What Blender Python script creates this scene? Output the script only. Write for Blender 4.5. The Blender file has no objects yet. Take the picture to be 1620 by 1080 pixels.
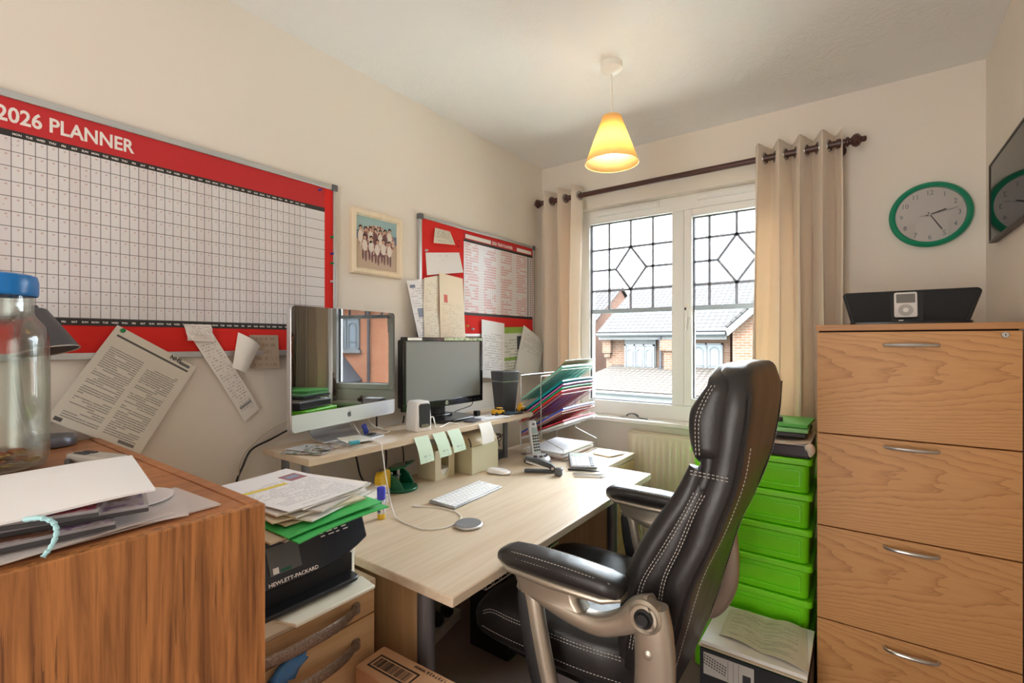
import bpy, bmesh, math, random
from mathutils import Vector, Matrix, Euler, noise
random.seed(7)
PI = math.pi
sc = bpy.context.scene
COL = sc.collection

# ---------------------------------------------------------------- camera, sky, exposure
cam_data = bpy.data.cameras.new('camera')
cam_data.sensor_width = 36.0
cam_data.lens = 36.0 * 760.0 / 1620.0
cam_data.clip_start = 0.02
cam_data.clip_end = 300
cam = bpy.data.objects.new('camera', cam_data)
COL.objects.link(cam)
cam.location = (1.657, 0.0, 1.30)
cam.rotation_euler = (PI / 2, 0, math.radians(36.1))
sc.camera = cam

world = bpy.data.worlds.new('overcast_sky')
sc.world = world
world.use_nodes = True
wn = world.node_tree
bg = wn.nodes['Background']
bg.inputs[0].default_value = (0.84, 0.93, 1.0, 1)
# an overcast sky: brighter overhead than at the horizon
_tc = wn.nodes.new('ShaderNodeTexCoord'); _sp = wn.nodes.new('ShaderNodeSeparateXYZ')
wn.links.new(_tc.outputs['Generated'], _sp.inputs[0])
_pw = wn.nodes.new('ShaderNodeMath'); _pw.operation = 'POWER'; _pw.use_clamp = True; _pw.inputs[1].default_value = 1.3
wn.links.new(_sp.outputs['Z'], _pw.inputs[0])
_mr = wn.nodes.new('ShaderNodeMapRange')
_mr.inputs['From Min'].default_value = 0.0; _mr.inputs['From Max'].default_value = 1.0
_mr.inputs['To Min'].default_value = 2.9; _mr.inputs['To Max'].default_value = 20.0
wn.links.new(_pw.outputs[0], _mr.inputs['Value']); wn.links.new(_mr.outputs[0], bg.inputs[1])

def area(name, loc, rot, sx, sy, energy, color=(1, 1, 1), portal=False):
    d = bpy.data.lights.new(name, 'AREA')
    d.shape = 'RECTANGLE'; d.size = sx; d.size_y = sy
    d.energy = energy; d.color = color
    if portal:
        d.cycles.is_portal = True
    o = bpy.data.objects.new(name, d); COL.objects.link(o)
    o.location = loc; o.rotation_euler = rot
    return o
# daylight portals in the openings (they only steer sampling of the sky)
area('daylight_portal', (0.86, 2.78, 1.48), (-PI / 2, 0, 0), 1.24, 1.24, 1, portal=True)
# fill light added behind the camera, shining in through the rear opening
area('rear_fill', (1.12, -1.25, 1.05), (PI / 2, 0, 0), 0.84, 2.0, 10.5, (1.0, 0.96, 0.90))

sun_d = bpy.data.lights.new('sun', 'SUN'); sun_d.energy = 2.5; sun_d.angle = math.radians(12); sun_d.color = (1.0, 0.96, 0.9)
sun = bpy.data.objects.new('sun', sun_d); COL.objects.link(sun)
sun.rotation_euler = (math.radians(42), 0, math.radians(18))      # hazy sun from behind the house, on the street and the fronts opposite

sc.view_settings.view_transform = 'Standard'
sc.view_settings.look = 'None'
sc.view_settings.gamma = 1.0
sc.view_settings.use_curve_mapping = False
sc.view_settings.exposure = 1.75
sc.cycles.use_denoising = True
sc.cycles.max_bounces = 10
sc.cycles.diffuse_bounces = 7
sc.cycles.glossy_bounces = 5
sc.cycles.transmission_bounces = 10
sc.cycles.transparent_max_bounces = 12
sc.cycles.caustics_reflective = False
sc.cycles.caustics_refractive = False
sc.cycles.sample_clamp_indirect = 8

# ---------------------------------------------------------------- node helpers
def srgb(r, g, b):
    f = lambda c: ((c / 255 + 0.055) / 1.055) ** 2.4 if c / 255 > 0.04045 else c / 255 / 12.92
    return (f(r), f(g), f(b), 1.0)

class NT:
    """Small helper that writes shader nodes."""
    def __init__(self, name):
        self.m = bpy.data.materials.new(name)
        self.m.use_nodes = True
        self.t = self.m.node_tree
        self.bsdf = self.t.nodes['Principled BSDF']
        self.out = self.t.nodes['Material Output']
    def new(self, kind, **kw):
        n = self.t.nodes.new(kind)
        for k, v in kw.items():
            setattr(n, k, v)
        return n
    def put(self, sock, v):
        if hasattr(v, 'is_output') or isinstance(v, bpy.types.NodeSocket):
            self.t.links.new(v, sock)
        elif v is not None:
            sock.default_value = v
    def math(self, op, a, b=None, c=None):
        n = self.new('ShaderNodeMath', operation=op)
        for i, v in enumerate((a, b, c)):
            if v is not None:
                self.put(n.inputs[i], v)
        return n.outputs[0]
    def mix(self, f, a, b):
        n = self.new('ShaderNodeMix', data_type='RGBA')
        self.put(n.inputs[0], f); self.put(n.inputs[6], a); self.put(n.inputs[7], b)
        return n.outputs[2]
    def coord(self, kind='Object'):
        return self.new('ShaderNodeTexCoord').outputs[kind]
    def sep(self, v):
        n = self.new('ShaderNodeSeparateXYZ'); self.put(n.inputs[0], v)
        return n.outputs
    def comb(self, x, y, z):
        n = self.new('ShaderNodeCombineXYZ')
        for i, v in enumerate((x, y, z)):
            self.put(n.inputs[i], v)
        return n.outputs[0]
    def mapping(self, v, scale=(1, 1, 1), loc=(0, 0, 0), rot=(0, 0, 0)):
        n = self.new('ShaderNodeMapping'); self.put(n.inputs[0], v)
        n.inputs['Scale'].default_value = scale; n.inputs['Location'].default_value = loc
        n.inputs['Rotation'].default_value = rot
        return n.outputs[0]
    def noise(self, v, scale=5, detail=3, rough=0.55, dist=0.0):
        n = self.new('ShaderNodeTexNoise'); self.put(n.inputs['Vector'], v)
        n.inputs['Scale'].default_value = scale; n.inputs['Detail'].default_value = detail
        n.inputs['Roughness'].default_value = rough; n.inputs['Distortion'].default_value = dist
        return n.outputs[0]
    def voronoi(self, v, scale=5, out=0):
        n = self.new('ShaderNodeTexVoronoi'); self.put(n.inputs['Vector'], v)
        n.inputs['Scale'].default_value = scale
        return n.outputs[out]
    def ramp(self, f, stops):
        n = self.new('ShaderNodeValToRGB'); self.put(n.inputs[0], f)
        e = n.color_ramp.elements
        while len(e) < len(stops):
            e.new(0.5)
        for i, (p, c) in enumerate(stops):
            e[i].position = p
            e[i].color = c if len(c) == 4 else (*c, 1)
        return n.outputs[0]
    def bump(self, h, strength=0.3, dist=0.01):
        n = self.new('ShaderNodeBump'); self.put(n.inputs['Height'], h)
        n.inputs['Strength'].default_value = strength; n.inputs['Distance'].default_value = dist
        self.t.links.new(n.outputs[0], self.bsdf.inputs['Normal'])
    def set(self, color=None, rough=None, metal=None, ior=None, trans=None, emit=None, estr=None, coat=None, sheen=None, spec=None):
        b = self.bsdf.inputs
        for k, v in (('Base Color', color), ('Roughness', rough), ('Metallic', metal), ('IOR', ior), ('Transmission Weight', trans),
                     ('Emission Color', emit), ('Emission Strength', estr), ('Coat Weight', coat), ('Sheen Weight', sheen), ('Specular IOR Level', spec)):
            if v is not None:
                self.put(b[k], v)
        return self
    # between(a, lo, hi): 1 inside
    def between(self, a, lo, hi):
        return self.math('MULTIPLY', self.math('GREATER_THAN', a, lo), self.math('LESS_THAN', a, hi))

def plain(name, c, rough=0.5, metal=0.0, var=0.0, bump=0.0, bscale=200, **kw):
    n = NT(name)
    col = c
    v = n.coord()
    if var:
        f = n.noise(v, 6, 3)
        dark = tuple(x * (1 - var) for x in c[:3]) + (1,)
        col = n.mix(f, dark, c)
    n.set(color=col, rough=rough, metal=metal, **kw)
    if bump:
        n.bump(n.noise(v, bscale, 2), bump, 0.002)
    return n.m

def wood(name, light, dark, axis='y', rough=0.4, streak=1.0, pore=None):
    """Straight grain running along an axis of the object."""
    n = NT(name)
    v = n.coord()
    s = {'x': (1.2, 22, 22), 'y': (22, 1.2, 22), 'z': (22, 22, 1.2)}[axis]
    a = n.noise(n.mapping(v, s), 1.6 * streak, 5, 0.6, 0.6)
    s2 = {'x': (4, 160, 160), 'y': (160, 4, 160), 'z': (160, 160, 4)}[axis]
    b = n.noise(n.mapping(v, s2), 1.0, 3, 0.6)
    f = n.math('ADD', n.math('MULTIPLY', a, 0.75), n.math('MULTIPLY', b, 0.3))
    col = n.ramp(f, [(0.34, dark), (0.62, light)])
    if pore:
        p = n.math('LESS_THAN', b, 0.36)
        col = n.mix(n.math('MULTIPLY', p, 0.6), col, pore)
    n.set(color=col, rough=rough)
    n.bump(b, 0.04, 0.001)
    return n.m

def printed(name, base, ink, rows=30, cols=60, dens=0.5, m=(0.1, 0.92, 0.08, 0.92), blank=0.55, rough=0.65, extra=None, ink_k=0.5, gutter=None):
    """Paper with lines of print laid out in its own UV frame."""
    n = NT(name)
    uv = n.coord('UV')
    u, v, _ = n.sep(uv)
    vr = n.math('MULTIPLY', v, rows)
    row = n.math('FLOOR', vr)
    fr = n.math('FRACT', vr)
    w = n.noise(n.comb(n.math('MULTIPLY', u, cols), n.math('MULTIPLY', row, 7.31), 0.0), 1.0, 2, 0.7)
    lines = n.noise(n.comb(n.math('MULTIPLY', u, 2.3), n.math('MULTIPLY', row, 3.17), 4.0), 1.0, 1, 0.5)
    k = n.math('MULTIPLY', n.between(fr, 0.25, 0.72), n.math('GREATER_THAN', w, 1 - dens))
    k = n.math('MULTIPLY', k, n.math('LESS_THAN', lines, blank))
    k = n.math('MULTIPLY', k, n.math('MULTIPLY', n.between(u, m[0], m[1]), n.between(v, m[2], m[3])))
    if gutter:
        k = n.math('MULTIPLY', k, n.math('SUBTRACT', 1.0, n.between(u, *gutter)))
    fac = n.math('MULTIPLY', k, ink_k)
    col = n.mix(fac, base, ink)
    for (u0, u1, v0, v1, c) in (extra or ()):
        col = n.mix(n.math('MULTIPLY', n.between(u, u0, u1), n.between(v, v0, v1)), col, c)
    n.set(color=col, rough=rough)
    return n.m

# ---------------------------------------------------------------- mesh helpers
class MB:
    """Collects shapes and links them as one mesh object."""
    def __init__(self):
        self.v = []; self.f = []; self.uv = {}; self.mi = []
        self.cur = 0
    def add(self, vs, fs, uvs=None):
        o = len(self.v)
        self.v += [Vector(p) for p in vs]
        for k, f in enumerate(fs):
            self.f.append([i + o for i in f]); self.mi.append(self.cur)
            if uvs:
                self.uv[len(self.f) - 1] = uvs[k]
        return self
    def box(self, x0, x1, y0, y1, z0, z1):
        vs = [(x, y, z) for z in (z0, z1) for y in (y0, y1) for x in (x0, x1)]
        return self.add(vs, [(0, 2, 3, 1), (4, 5, 7, 6), (0, 1, 5, 4), (2, 6, 7, 3), (0, 4, 6, 2), (1, 3, 7, 5)])
    def obox(self, c, size, rot=(0, 0, 0)):
        R = Euler(rot).to_matrix(); c = Vector(c)
        vs = [c + R @ Vector((sx * size[0] / 2, sy * size[1] / 2, sz * size[2] / 2)) for sz in (-1, 1) for sy in (-1, 1) for sx in (-1, 1)]
        return self.add(vs, [(0, 2, 3, 1), (4, 5, 7, 6), (0, 1, 5, 4), (2, 6, 7, 3), (0, 4, 6, 2), (1, 3, 7, 5)])
    def rbox(self, c, size, r, rot=(0, 0, 0), seg=3, ax=2):
        """Box with rounded vertical edges (corners rounded in the plane across ax)."""
        a, b = [(1, 2), (0, 2), (0, 1)][ax]
        poly = rrect(size[a], size[b], r, seg)
        R = Euler(rot).to_matrix(); c = Vector(c)
        n = len(poly); vs = []
        for s in (-1, 1):
            for (p, q) in poly:
                w = [0, 0, 0]; w[a] = p; w[b] = q; w[ax] = s * size[ax] / 2
                vs.append(c + R @ Vector(w))
        fs = [list(range(n))[::-1], list(range(n, 2 * n))] + [(i, (i + 1) % n, n + (i + 1) % n, n + i) for i in range(n)]
        if ax == 1:
            fs = [f[::-1] for f in fs]
        return self.add(vs, fs)
    def tube(self, pts, r, seg=8, caps=True, closed=False):
        pts = [Vector(p) for p in pts]
        rs = r if isinstance(r, (list, tuple)) else [r] * len(pts)
        n = len(pts); vs = []
        prev = None
        for i, p in enumerate(pts):
            if closed:
                t = pts[(i + 1) % n] - pts[i - 1]
            else:
                t = pts[min(i + 1, n - 1)] - pts[max(i - 1, 0)]
            if t.length < 1e-9:
                t = Vector((0, 0, 1))
            t.normalize()
            if prev is None:
                up = Vector((0, 0, 1)) if abs(t.z) < 0.9 else Vector((1, 0, 0))
                a = t.cross(up).normalized()
            else:
                a = (prev - t * prev.dot(t))
                a = a.normalized() if a.length > 1e-6 else t.orthogonal().normalized()
            prev = a
            b = t.cross(a)
            for k in range(seg):
                th = 2 * PI * k / seg
                vs.append(p + (a * math.cos(th) + b * math.sin(th)) * rs[i])
        fs = []
        m = n if closed else n - 1
        for i in range(m):
            for k in range(seg):
                j = (i + 1) % n
                fs.append((i * seg + k, i * seg + (k + 1) % seg, j * seg + (k + 1) % seg, j * seg + k))
        if caps and not closed:
            fs.append(list(range(seg))[::-1]); fs.append(list(range((n - 1) * seg, n * seg)))
        return self.add(vs, fs)
    def lathe(self, prof, c=(0, 0, 0), seg=32, mat=None, sx=1, sy=1):
        """prof: (r, z) pairs from bottom to top; a zero radius closes the end."""
        mat = mat or Matrix.Identity(3)
        c = Vector(c); vs = []; rings = []
        for (r, z) in prof:
            if r <= 1e-7:
                rings.append([len(vs)]); vs.append(c + mat @ Vector((0, 0, z)))
            else:
                rings.append(list(range(len(vs), len(vs) + seg)))
                for k in range(seg):
                    th = 2 * PI * k / seg
                    vs.append(c + mat @ Vector((r * math.cos(th) * sx, r * math.sin(th) * sy, z)))
        fs = []
        for a, b in zip(rings, rings[1:]):
            if len(a) == 1 and len(b) == 1:
                continue
            for k in range(seg):
                k2 = (k + 1) % seg
                if len(a) == 1:
                    fs.append((a[0], b[k2], b[k]))
                elif len(b) == 1:
                    fs.append((a[k], a[k2], b[0]))
                else:
                    fs.append((a[k], a[k2], b[k2], b[k]))
        return self.add(vs, fs)
    def cyl(self, c, r, z0, z1, seg=24, mat=None):
        return self.lathe([(0, z0), (r, z0), (r, z1), (0, z1)], c, seg, mat)
    def sphere(self, c, r, seg=16, rings=10, s=(1, 1, 1)):
        prof = [(math.sin(PI * i / rings) * r, -math.cos(PI * i / rings) * r * s[2]) for i in range(rings + 1)]
        prof[0] = (0, prof[0][1]); prof[-1] = (0, prof[-1][1])
        return self.lathe(prof, c, seg, None, s[0], s[1])
    def prism(self, poly, fn, t0, t1):
        """poly: 2-D points; fn(p, q, t) -> 3-D point."""
        n = len(poly)
        vs = [fn(p, q, t0) for p, q in poly] + [fn(p, q, t1) for p, q in poly]
        return self.add(vs, [list(range(n))[::-1], list(range(n, 2 * n))] + [(i, (i + 1) % n, n + (i + 1) % n, n + i) for i in range(n)])
    def sheet(self, tl, tr, br, bl, n=6, th=0.0006, fn=None, normal=None, m=None):
        """A sheet with UV (0..1); fn(u, v) lifts it along its normal."""
        tl, tr, br, bl = map(Vector, (tl, tr, br, bl))
        m = m or n
        nor = Vector(normal) if normal else (tr - tl).cross(tl - bl).normalized()
        vs = []
        for s in (1, 0):
            for j in range(m + 1):
                v = j / m
                for i in range(n + 1):
                    u = i / n
                    p = bl.lerp(br, u).lerp(tl.lerp(tr, u), v)
                    h = fn(u, v) if fn else 0
                    vs.append(p + nor * (h + s * th))
        W = n + 1; K = (n + 1) * (m + 1)
        fs = []; uvs = []
        idx = lambda i, j, s: s * K + j * W + i
        q = lambda i, j: (i / n, j / m)
        for j in range(m):
            for i in range(n):
                fs.append((idx(i, j, 0), idx(i + 1, j, 0), idx(i + 1, j + 1, 0), idx(i, j + 1, 0)))
                uvs.append((q(i, j), q(i + 1, j), q(i + 1, j + 1), q(i, j + 1)))
                fs.append((idx(i, j, 1), idx(i, j + 1, 1), idx(i + 1, j + 1, 1), idx(i + 1, j, 1)))
                uvs.append((q(i, j), q(i, j + 1), q(i + 1, j + 1), q(i + 1, j)))
        rim = [(i, 0) for i in range(n)] + [(n, j) for j in range(m)] + [(i, m) for i in range(n, 0, -1)] + [(0, j) for j in range(m, 0, -1)]
        for a, b in zip(rim, rim[1:] + rim[:1]):
            fs.append((idx(*a, 0), idx(*a, 1), idx(*b, 1), idx(*b, 0)))
            uvs.append((q(*a), q(*a), q(*b), q(*b)))
        return self.add(vs, fs, uvs)
    def rings(self, loops, cap=True):
        """Skin a list of equally long closed loops."""
        n = len(loops[0]); vs = [p for l in loops for p in l]; fs = []
        for i in range(len(loops) - 1):
            for k in range(n):
                fs.append((i * n + k, i * n + (k + 1) % n, (i + 1) * n + (k + 1) % n, (i + 1) * n + k))
        if cap:
            fs.append(list(range(n))[::-1]); fs.append(list(range((len(loops) - 1) * n, len(loops) * n)))
        return self.add(vs, fs)
    def mesh(self, name, off=None):
        me = bpy.data.meshes.new(name)
        off = Vector(off) if off is not None else Vector((0, 0, 0))
        me.from_pydata([tuple(p - off) for p in self.v], [], self.f)
        if self.uv:
            ul = me.uv_layers.new(name='UVMap')
            for fi, uvs in self.uv.items():
                for li, q in zip(me.polygons[fi].loop_indices, uvs):
                    ul.data[li].uv = q
        return me

def rrect(w, h, r, seg=3):
    pts = []
    for cx, cy, a0 in ((w / 2 - r, h / 2 - r, 0), (-w / 2 + r, h / 2 - r, PI / 2), (-w / 2 + r, -h / 2 + r, PI), (w / 2 - r, -h / 2 + r, 1.5 * PI)):
        for k in range(seg + 1):
            a = a0 + PI / 2 * k / seg
            pts.append((cx + r * math.cos(a), cy + r * math.sin(a)))
    return pts

def make(name, mb, mats, parent=None, bevel=0.0, bseg=2, smooth=True, angle=35, subsurf=0, world=True, recalc=True):
    """Link a builder's shapes as ONE mesh object (vertices are given in room coordinates; a parent's place is taken off)."""
    off = None
    if parent is not None and world:
        off = parent.location.copy()
        if parent.parent is not None:
            off += parent.parent.location
    me = mb.mesh(name, off)
    if recalc:
        b = bmesh.new(); b.from_mesh(me); bmesh.ops.recalc_face_normals(b, faces=b.faces); b.to_mesh(me); b.free()
    for m in (mats if isinstance(mats, (list, tuple)) else [mats]):
        me.materials.append(m)
    if len(me.materials) > 1:
        me.polygons.foreach_set('material_index', mb.mi)
    if smooth:
        me.polygons.foreach_set('use_smooth', [True] * len(me.polygons))
        me.set_sharp_from_angle(angle=math.radians(angle))
    o = bpy.data.objects.new(name, me)
    COL.objects.link(o)
    if parent is not None:
        o.parent = parent
    if bevel:
        m = o.modifiers.new('bevel', 'BEVEL'); m.width = bevel; m.segments = bseg; m.limit_method = 'ANGLE'; m.angle_limit = math.radians(40)
        m.harden_normals = False
    if subsurf:
        m = o.modifiers.new('subsurf', 'SUBSURF'); m.levels = subsurf; m.render_levels = subsurf
    return o

def tag(o, label=None, cat=None, group=None, kind=None):
    if label: o['label'] = label
    if cat: o['category'] = cat
    if group: o['group'] = group
    if kind: o['kind'] = kind
    return o

def thing(name, label, cat, loc=(0, 0, 0), rotz=0, group=None):
    o = bpy.data.objects.new(name, None); COL.objects.link(o)
    o.empty_display_size = 0.05
    o.location = loc; o.rotation_euler = (0, 0, rotz)
    return tag(o, label, cat, group)

def solo(name, label, cat, mb, mats, group=None, **kw):
    """A thing that is one mesh; its origin is put at its base."""
    lo = Vector((min(p.x for p in mb.v), min(p.y for p in mb.v), min(p.z for p in mb.v)))
    hi = Vector((max(p.x for p in mb.v), max(p.y for p in mb.v), lo.z))
    base = Vector(((lo.x + hi.x) / 2, (lo.y + hi.y) / 2, lo.z))
    mb.v = [p - base for p in mb.v]
    o = make(name, mb, mats, **kw)
    o.location = base
    return tag(o, label, cat, group)

def struct(name, mb, mats, **kw):
    o = make(name, mb, mats, **kw)
    o['kind'] = 'structure'
    return o

def dup(root, loc, label, rotz=None, group=None, name=None):
    r = root.copy(); COL.objects.link(r)
    r.location = loc
    if rotz is not None: r.rotation_euler = (0, 0, rotz)
    r['label'] = label
    if group: r['group'] = group
    for ch in list(root.children):
        c = ch.copy(); COL.objects.link(c); c.parent = r
        for g in list(ch.children):
            d = g.copy(); COL.objects.link(d); d.parent = c
    return r

def text(mb, s, size, M, extrude=0.0003, bold=0.0, align='LEFT', xs=1.0):
    """Adds lettering to a builder; M maps the text plane (x right, y up, z out) into place."""
    cu = bpy.data.curves.new('lettering', 'FONT')
    cu.body = s; cu.size = size; cu.extrude = extrude; cu.offset = bold; cu.align_x = align
    cu.resolution_u = 3
    ob = bpy.data.objects.new('lettering', cu)
    me = bpy.data.meshes.new_from_object(ob)
    S = Matrix.Diagonal((xs, 1, 1, 1))
    mb.add([M @ (S @ v.co) for v in me.vertices], [list(p.vertices) for p in me.polygons])
    bpy.data.objects.remove(ob); bpy.data.curves.remove(cu); bpy.data.meshes.remove(me)
    return mb

def frame(o, x, y):
    """4x4 from an origin and the directions of right (x) and up (y)."""
    x = Vector(x).normalized(); y = Vector(y); y = (y - x * y.dot(x)).normalized(); z = x.cross(y)
    M = Matrix.Identity(4)
    for i in range(3):
        M[i][0] = x[i]; M[i][1] = y[i]; M[i][2] = z[i]; M[i][3] = o[i]
    return M

def spline(pts, n=8):
    """Catmull-Rom through points."""
    P = [Vector(p) for p in pts]
    P = [P[0] * 2 - P[1]] + P + [P[-1] * 2 - P[-2]]
    out = []
    for i in range(1, len(P) - 2):
        for k in range(n):
            t = k / n
            a, b, c, d = P[i - 1:i + 3]
            out.append(0.5 * ((2 * b) + (c - a) * t + (2 * a - 5 * b + 4 * c - d) * t * t + (3 * b - a - 3 * c + d) * t ** 3))
    out.append(P[-2])
    return out

WALLM = lambda y, z, x: frame((x, y, z), (0, 1, 0), (0, 0, 1))     # lettering on a wall that faces +x
# ================================================================ materials shared around the room
def wall_paint():
    n = NT('cream_wall_paint')
    v = n.coord()
    f = n.noise(v, 2.5, 3)
    n.set(color=n.mix(f, srgb(232, 225, 215), srgb(237, 230, 221)), rough=0.75)
    n.bump(n.noise(v, 90, 3), 0.06, 0.003)
    return n.m
M_WALL = wall_paint()

def artex():
    n = NT('textured_ceiling_plaster')
    v = n.coord()
    a = n.noise(n.mapping(v, (9, 9, 9)), 1.0, 5, 0.62, 2.6)
    ridge = n.math('ABSOLUTE', n.math('SUBTRACT', a, 0.5))
    h = n.math('SUBTRACT', 1.0, n.math('MULTIPLY', ridge, 9))
    h = n.math('MAXIMUM', h, 0.0)
    mask = n.math('GREATER_THAN', n.noise(v, 2.2, 2), 0.47)
    h = n.math('MULTIPLY', h, mask)
    n.set(color=srgb(238, 238, 238), rough=0.85)
    n.bump(h, 0.28, 0.005)
    return n.m
M_CEIL = artex()

def carpet():
    n = NT('brown_mauve_carpet')
    v = n.coord()
    f = n.noise(v, 220, 3)
    g = n.noise(v, 7, 2)
    c = n.mix(f, srgb(128, 106, 106), srgb(184, 160, 158))
    n.set(color=n.mix(n.math('MULTIPLY', g, 0.3), c, srgb(160, 138, 134)), rough=1.0)
    n.bump(f, 0.6, 0.004)
    return n.m
M_CARPET = carpet()
M_UPVC = plain('white_window_plastic', srgb(238, 238, 236), 0.35)
M_WHITE = plain('white_gloss_paint', srgb(238, 236, 230), 0.35)
M_LEAD = plain('grey_lead_strip', srgb(150, 156, 172), 0.6, 0.0)
M_GASKET = plain('grey_window_gasket', srgb(70, 72, 76), 0.6)

def glass_pane():
    n = NT('window_glass')
    t = n.t
    tr = n.new('ShaderNodeBsdfTransparent'); tr.inputs[0].default_value = (0.97, 0.98, 0.98, 1)
    gl = n.new('ShaderNodeBsdfGlossy'); gl.inputs['Roughness'].default_value = 0.02
    fr = n.new('ShaderNodeFresnel'); fr.inputs[0].default_value = 1.3
    mx = n.new('ShaderNodeMixShader')
    t.links.new(fr.outputs[0], mx.inputs[0]); t.links.new(tr.outputs[0], mx.inputs[1]); t.links.new(gl.outputs[0], mx.inputs[2])
    t.links.new(mx.outputs[0], n.out.inputs[0])
    return n.m
M_PANE = glass_pane()

# ================================================================ room shell
RX, RY, RZ = 2.046, 2.60, 2.40
BACK = -1.0
struct('floor', MB().box(-0.1, RX + 0.1, BACK - 1.5, 2.85, -0.1, 0), M_CARPET, smooth=False)
struct('ceiling', MB().box(-0.1, RX + 0.1, BACK - 1.5, 2.85, RZ, RZ + 0.1), M_CEIL, smooth=False)  # extended past the rear opening to keep the sun out
struct('wall_left', MB().box(-0.1, 0, BACK - 0.1, 2.85, 0, RZ), M_WALL, smooth=False)
struct('wall_right', MB().box(RX, RX + 0.1, BACK - 0.1, 2.85, 0, RZ), M_WALL, smooth=False)
WX0, WX1, WZ0, WZ1 = 0.25, 1.47, 0.868, 2.094
mb = MB()
mb.box(0, WX0, RY, 2.85, 0, RZ); mb.box(WX1, RX, RY, 2.85, 0, RZ)
mb.box(WX0, WX1, RY, 2.85, 0, WZ0 - 0.02); mb.box(WX0, WX1, RY, 2.85, WZ1, RZ)
struct('wall_back', mb, M_WALL, smooth=False)
# the wall behind the camera is unseen; its opening lets in the added fill
mb = MB()
mb.box(0, 0.69, BACK - 0.1, BACK, 0, RZ); mb.box(1.55, RX, BACK - 0.1, BACK, 0, RZ); mb.box(0.69, 1.55, BACK - 0.1, BACK, 2.06, RZ)
struct('wall_front', mb, M_WALL, smooth=False)
struct('wall_sun_block', MB().box(-0.1, RX + 0.1, BACK - 1.5, BACK - 1.4, 0, RZ).box(-0.1, 0.0, BACK - 1.4, BACK - 0.1, 0, RZ).box(RX, RX + 0.1, BACK - 1.4, BACK - 0.1, 0, RZ), M_WALL, smooth=False)  # unseen walls added around the fill light to shut out the sun
for nm, b in (('baseboard_back', (0.0, RX, RY - 0.018, RY, 0, 0.1)), ('baseboard_left', (0, 0.018, BACK, RY - 0.018, 0, 0.1)), ('baseboard_right', (RX - 0.018, RX, BACK, RY - 0.018, 0, 0.1))):
    struct(nm, MB().box(*b), M_WHITE, bevel=0.004)

# ---------------------------------------------------------------- window
F0, F1 = 2.655, 2.725          # frame front and back
GY = 2.70                      # glass
win = bpy.data.objects.new('window_1', None); COL.objects.link(win); win['kind'] = 'structure'
win.location = (0.86, 2.69, WZ0)
mb = MB()
mb.box(WX0, 0.306, F0, F1, WZ0, WZ1)                 # left jamb
mb.box(1.389, WX1, F0, F1, WZ0, WZ1)                 # right jamb
mb.box(0.306, 1.389, F0, F1, 2.012, WZ1)             # head
mb.box(0.306, 1.389, F0, F1, WZ0, 0.950)             # bottom rail
mb.box(0.809, 0.875, F0, F1, 0.950, 2.012)           # mullion
make('window_frame', mb, M_UPVC, win, bevel=0.004)
mb = MB()                                            # glazing beads and gasket
for (a, b, c, d) in ((0.306, 0.809, 0.95, 2.012), (0.918, 1.346, 0.993, 1.971)):
    w = 0.005
    mb.box(a, b, GY - 0.022, GY - 0.008, c, c + w); mb.box(a, b, GY - 0.022, GY - 0.008, d - w, d)
    mb.box(a, a + w, GY - 0.022, GY - 0.008, c + w, d - w); mb.box(b - w, b, GY - 0.022, GY - 0.008, c + w, d - w)
make('gasket', mb, M_GASKET, win)
mb = MB()
S0 = F0 - 0.012
mb.box(0.878, 0.918, S0, F1, 0.953, 2.009); mb.box(1.346, 1.386, S0, F1, 0.953, 2.009)
mb.box(0.918, 1.346, S0, F1, 1.971, 2.009); mb.box(0.918, 1.346, S0, F1, 0.953, 0.993)
make('sash', mb, M_UPVC, win, bevel=0.004)
for a, b, c, d in ((0.306, 0.809, 0.95, 2.012), (0.918, 1.346, 0.993, 1.971)):
    pn = make('pane', MB().box(a, b, GY - 0.003, GY + 0.003, c, d), M_PANE, win, smooth=False)
    mb = MB()
    zz = (1.857, 1.607); zt = 1.483
    xm = (a + b) / 2
    if a < 0.5: xl, xr, xm = 0.422, 0.690, 0.557
    else: xl, xr, xm = 0.998, 1.266, 1.132
    w = 0.0068; y0, y1 = GY - 0.008, GY - 0.003
    for x in (xl, xr): mb.box(x - w, x + w, y0, y1, zt, d)
    for z in zz: mb.box(a, b, y0, y1, z - w, z + w)
    mb.box(xm - w, xm + w, y0, y1, zz[0], d); mb.box(xm - w, xm + w, y0, y1, zt, zz[1])
    dx = 0.093; zc = 1.732
    mb.box(a, xm - dx, y0, y1, zc - w, zc + w); mb.box(xm + dx, b, y0, y1, zc - w, zc + w)
    dm = [(xm, zz[0]), (xm + dx, zc), (xm, zz[1]), (xm - dx, zc)]
    for p, q in zip(dm, dm[1:] + dm[:1]):
        ex = Vector((q[0] - p[0], 0, q[1] - p[1])); L = ex.length; th = math.atan2(ex.z, ex.x)
        mb.obox(((p[0] + q[0]) / 2, (y0 + y1) / 2, (p[1] + q[1]) / 2), (L, y1 - y0, 2 * w), (0, -th, 0))
    mb.box(a, a + w, y0, y1, zt, d); mb.box(b - w, b, y0, y1, zt, d)
    make('lead_strips', mb, M_LEAD, win, smooth=False)
    mb = MB().box(a, b, GY - 0.016, GY - 0.003, zt - 0.013, zt + 0.013)
    make('transom_bar', mb, plain('pale_grey_bar', srgb(165, 178, 188), 0.4, 0.3), win, bevel=0.003)
for a, b in ((0.36, 0.745), (0.95, 1.33)):
    mb = MB().box(a, b, F0 - 0.022, F0, 2.05, 2.08); mb.box(a + 0.01, b - 0.01, F0 - 0.026, F0 - 0.022, 2.058, 2.072)
    make('trickle_vent', mb, M_UPVC, win, bevel=0.004)
mb = MB()
mb.rbox((0.897, S0 - 0.006, 1.47), (0.026, 0.012, 0.07), 0.008, ax=1)
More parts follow.
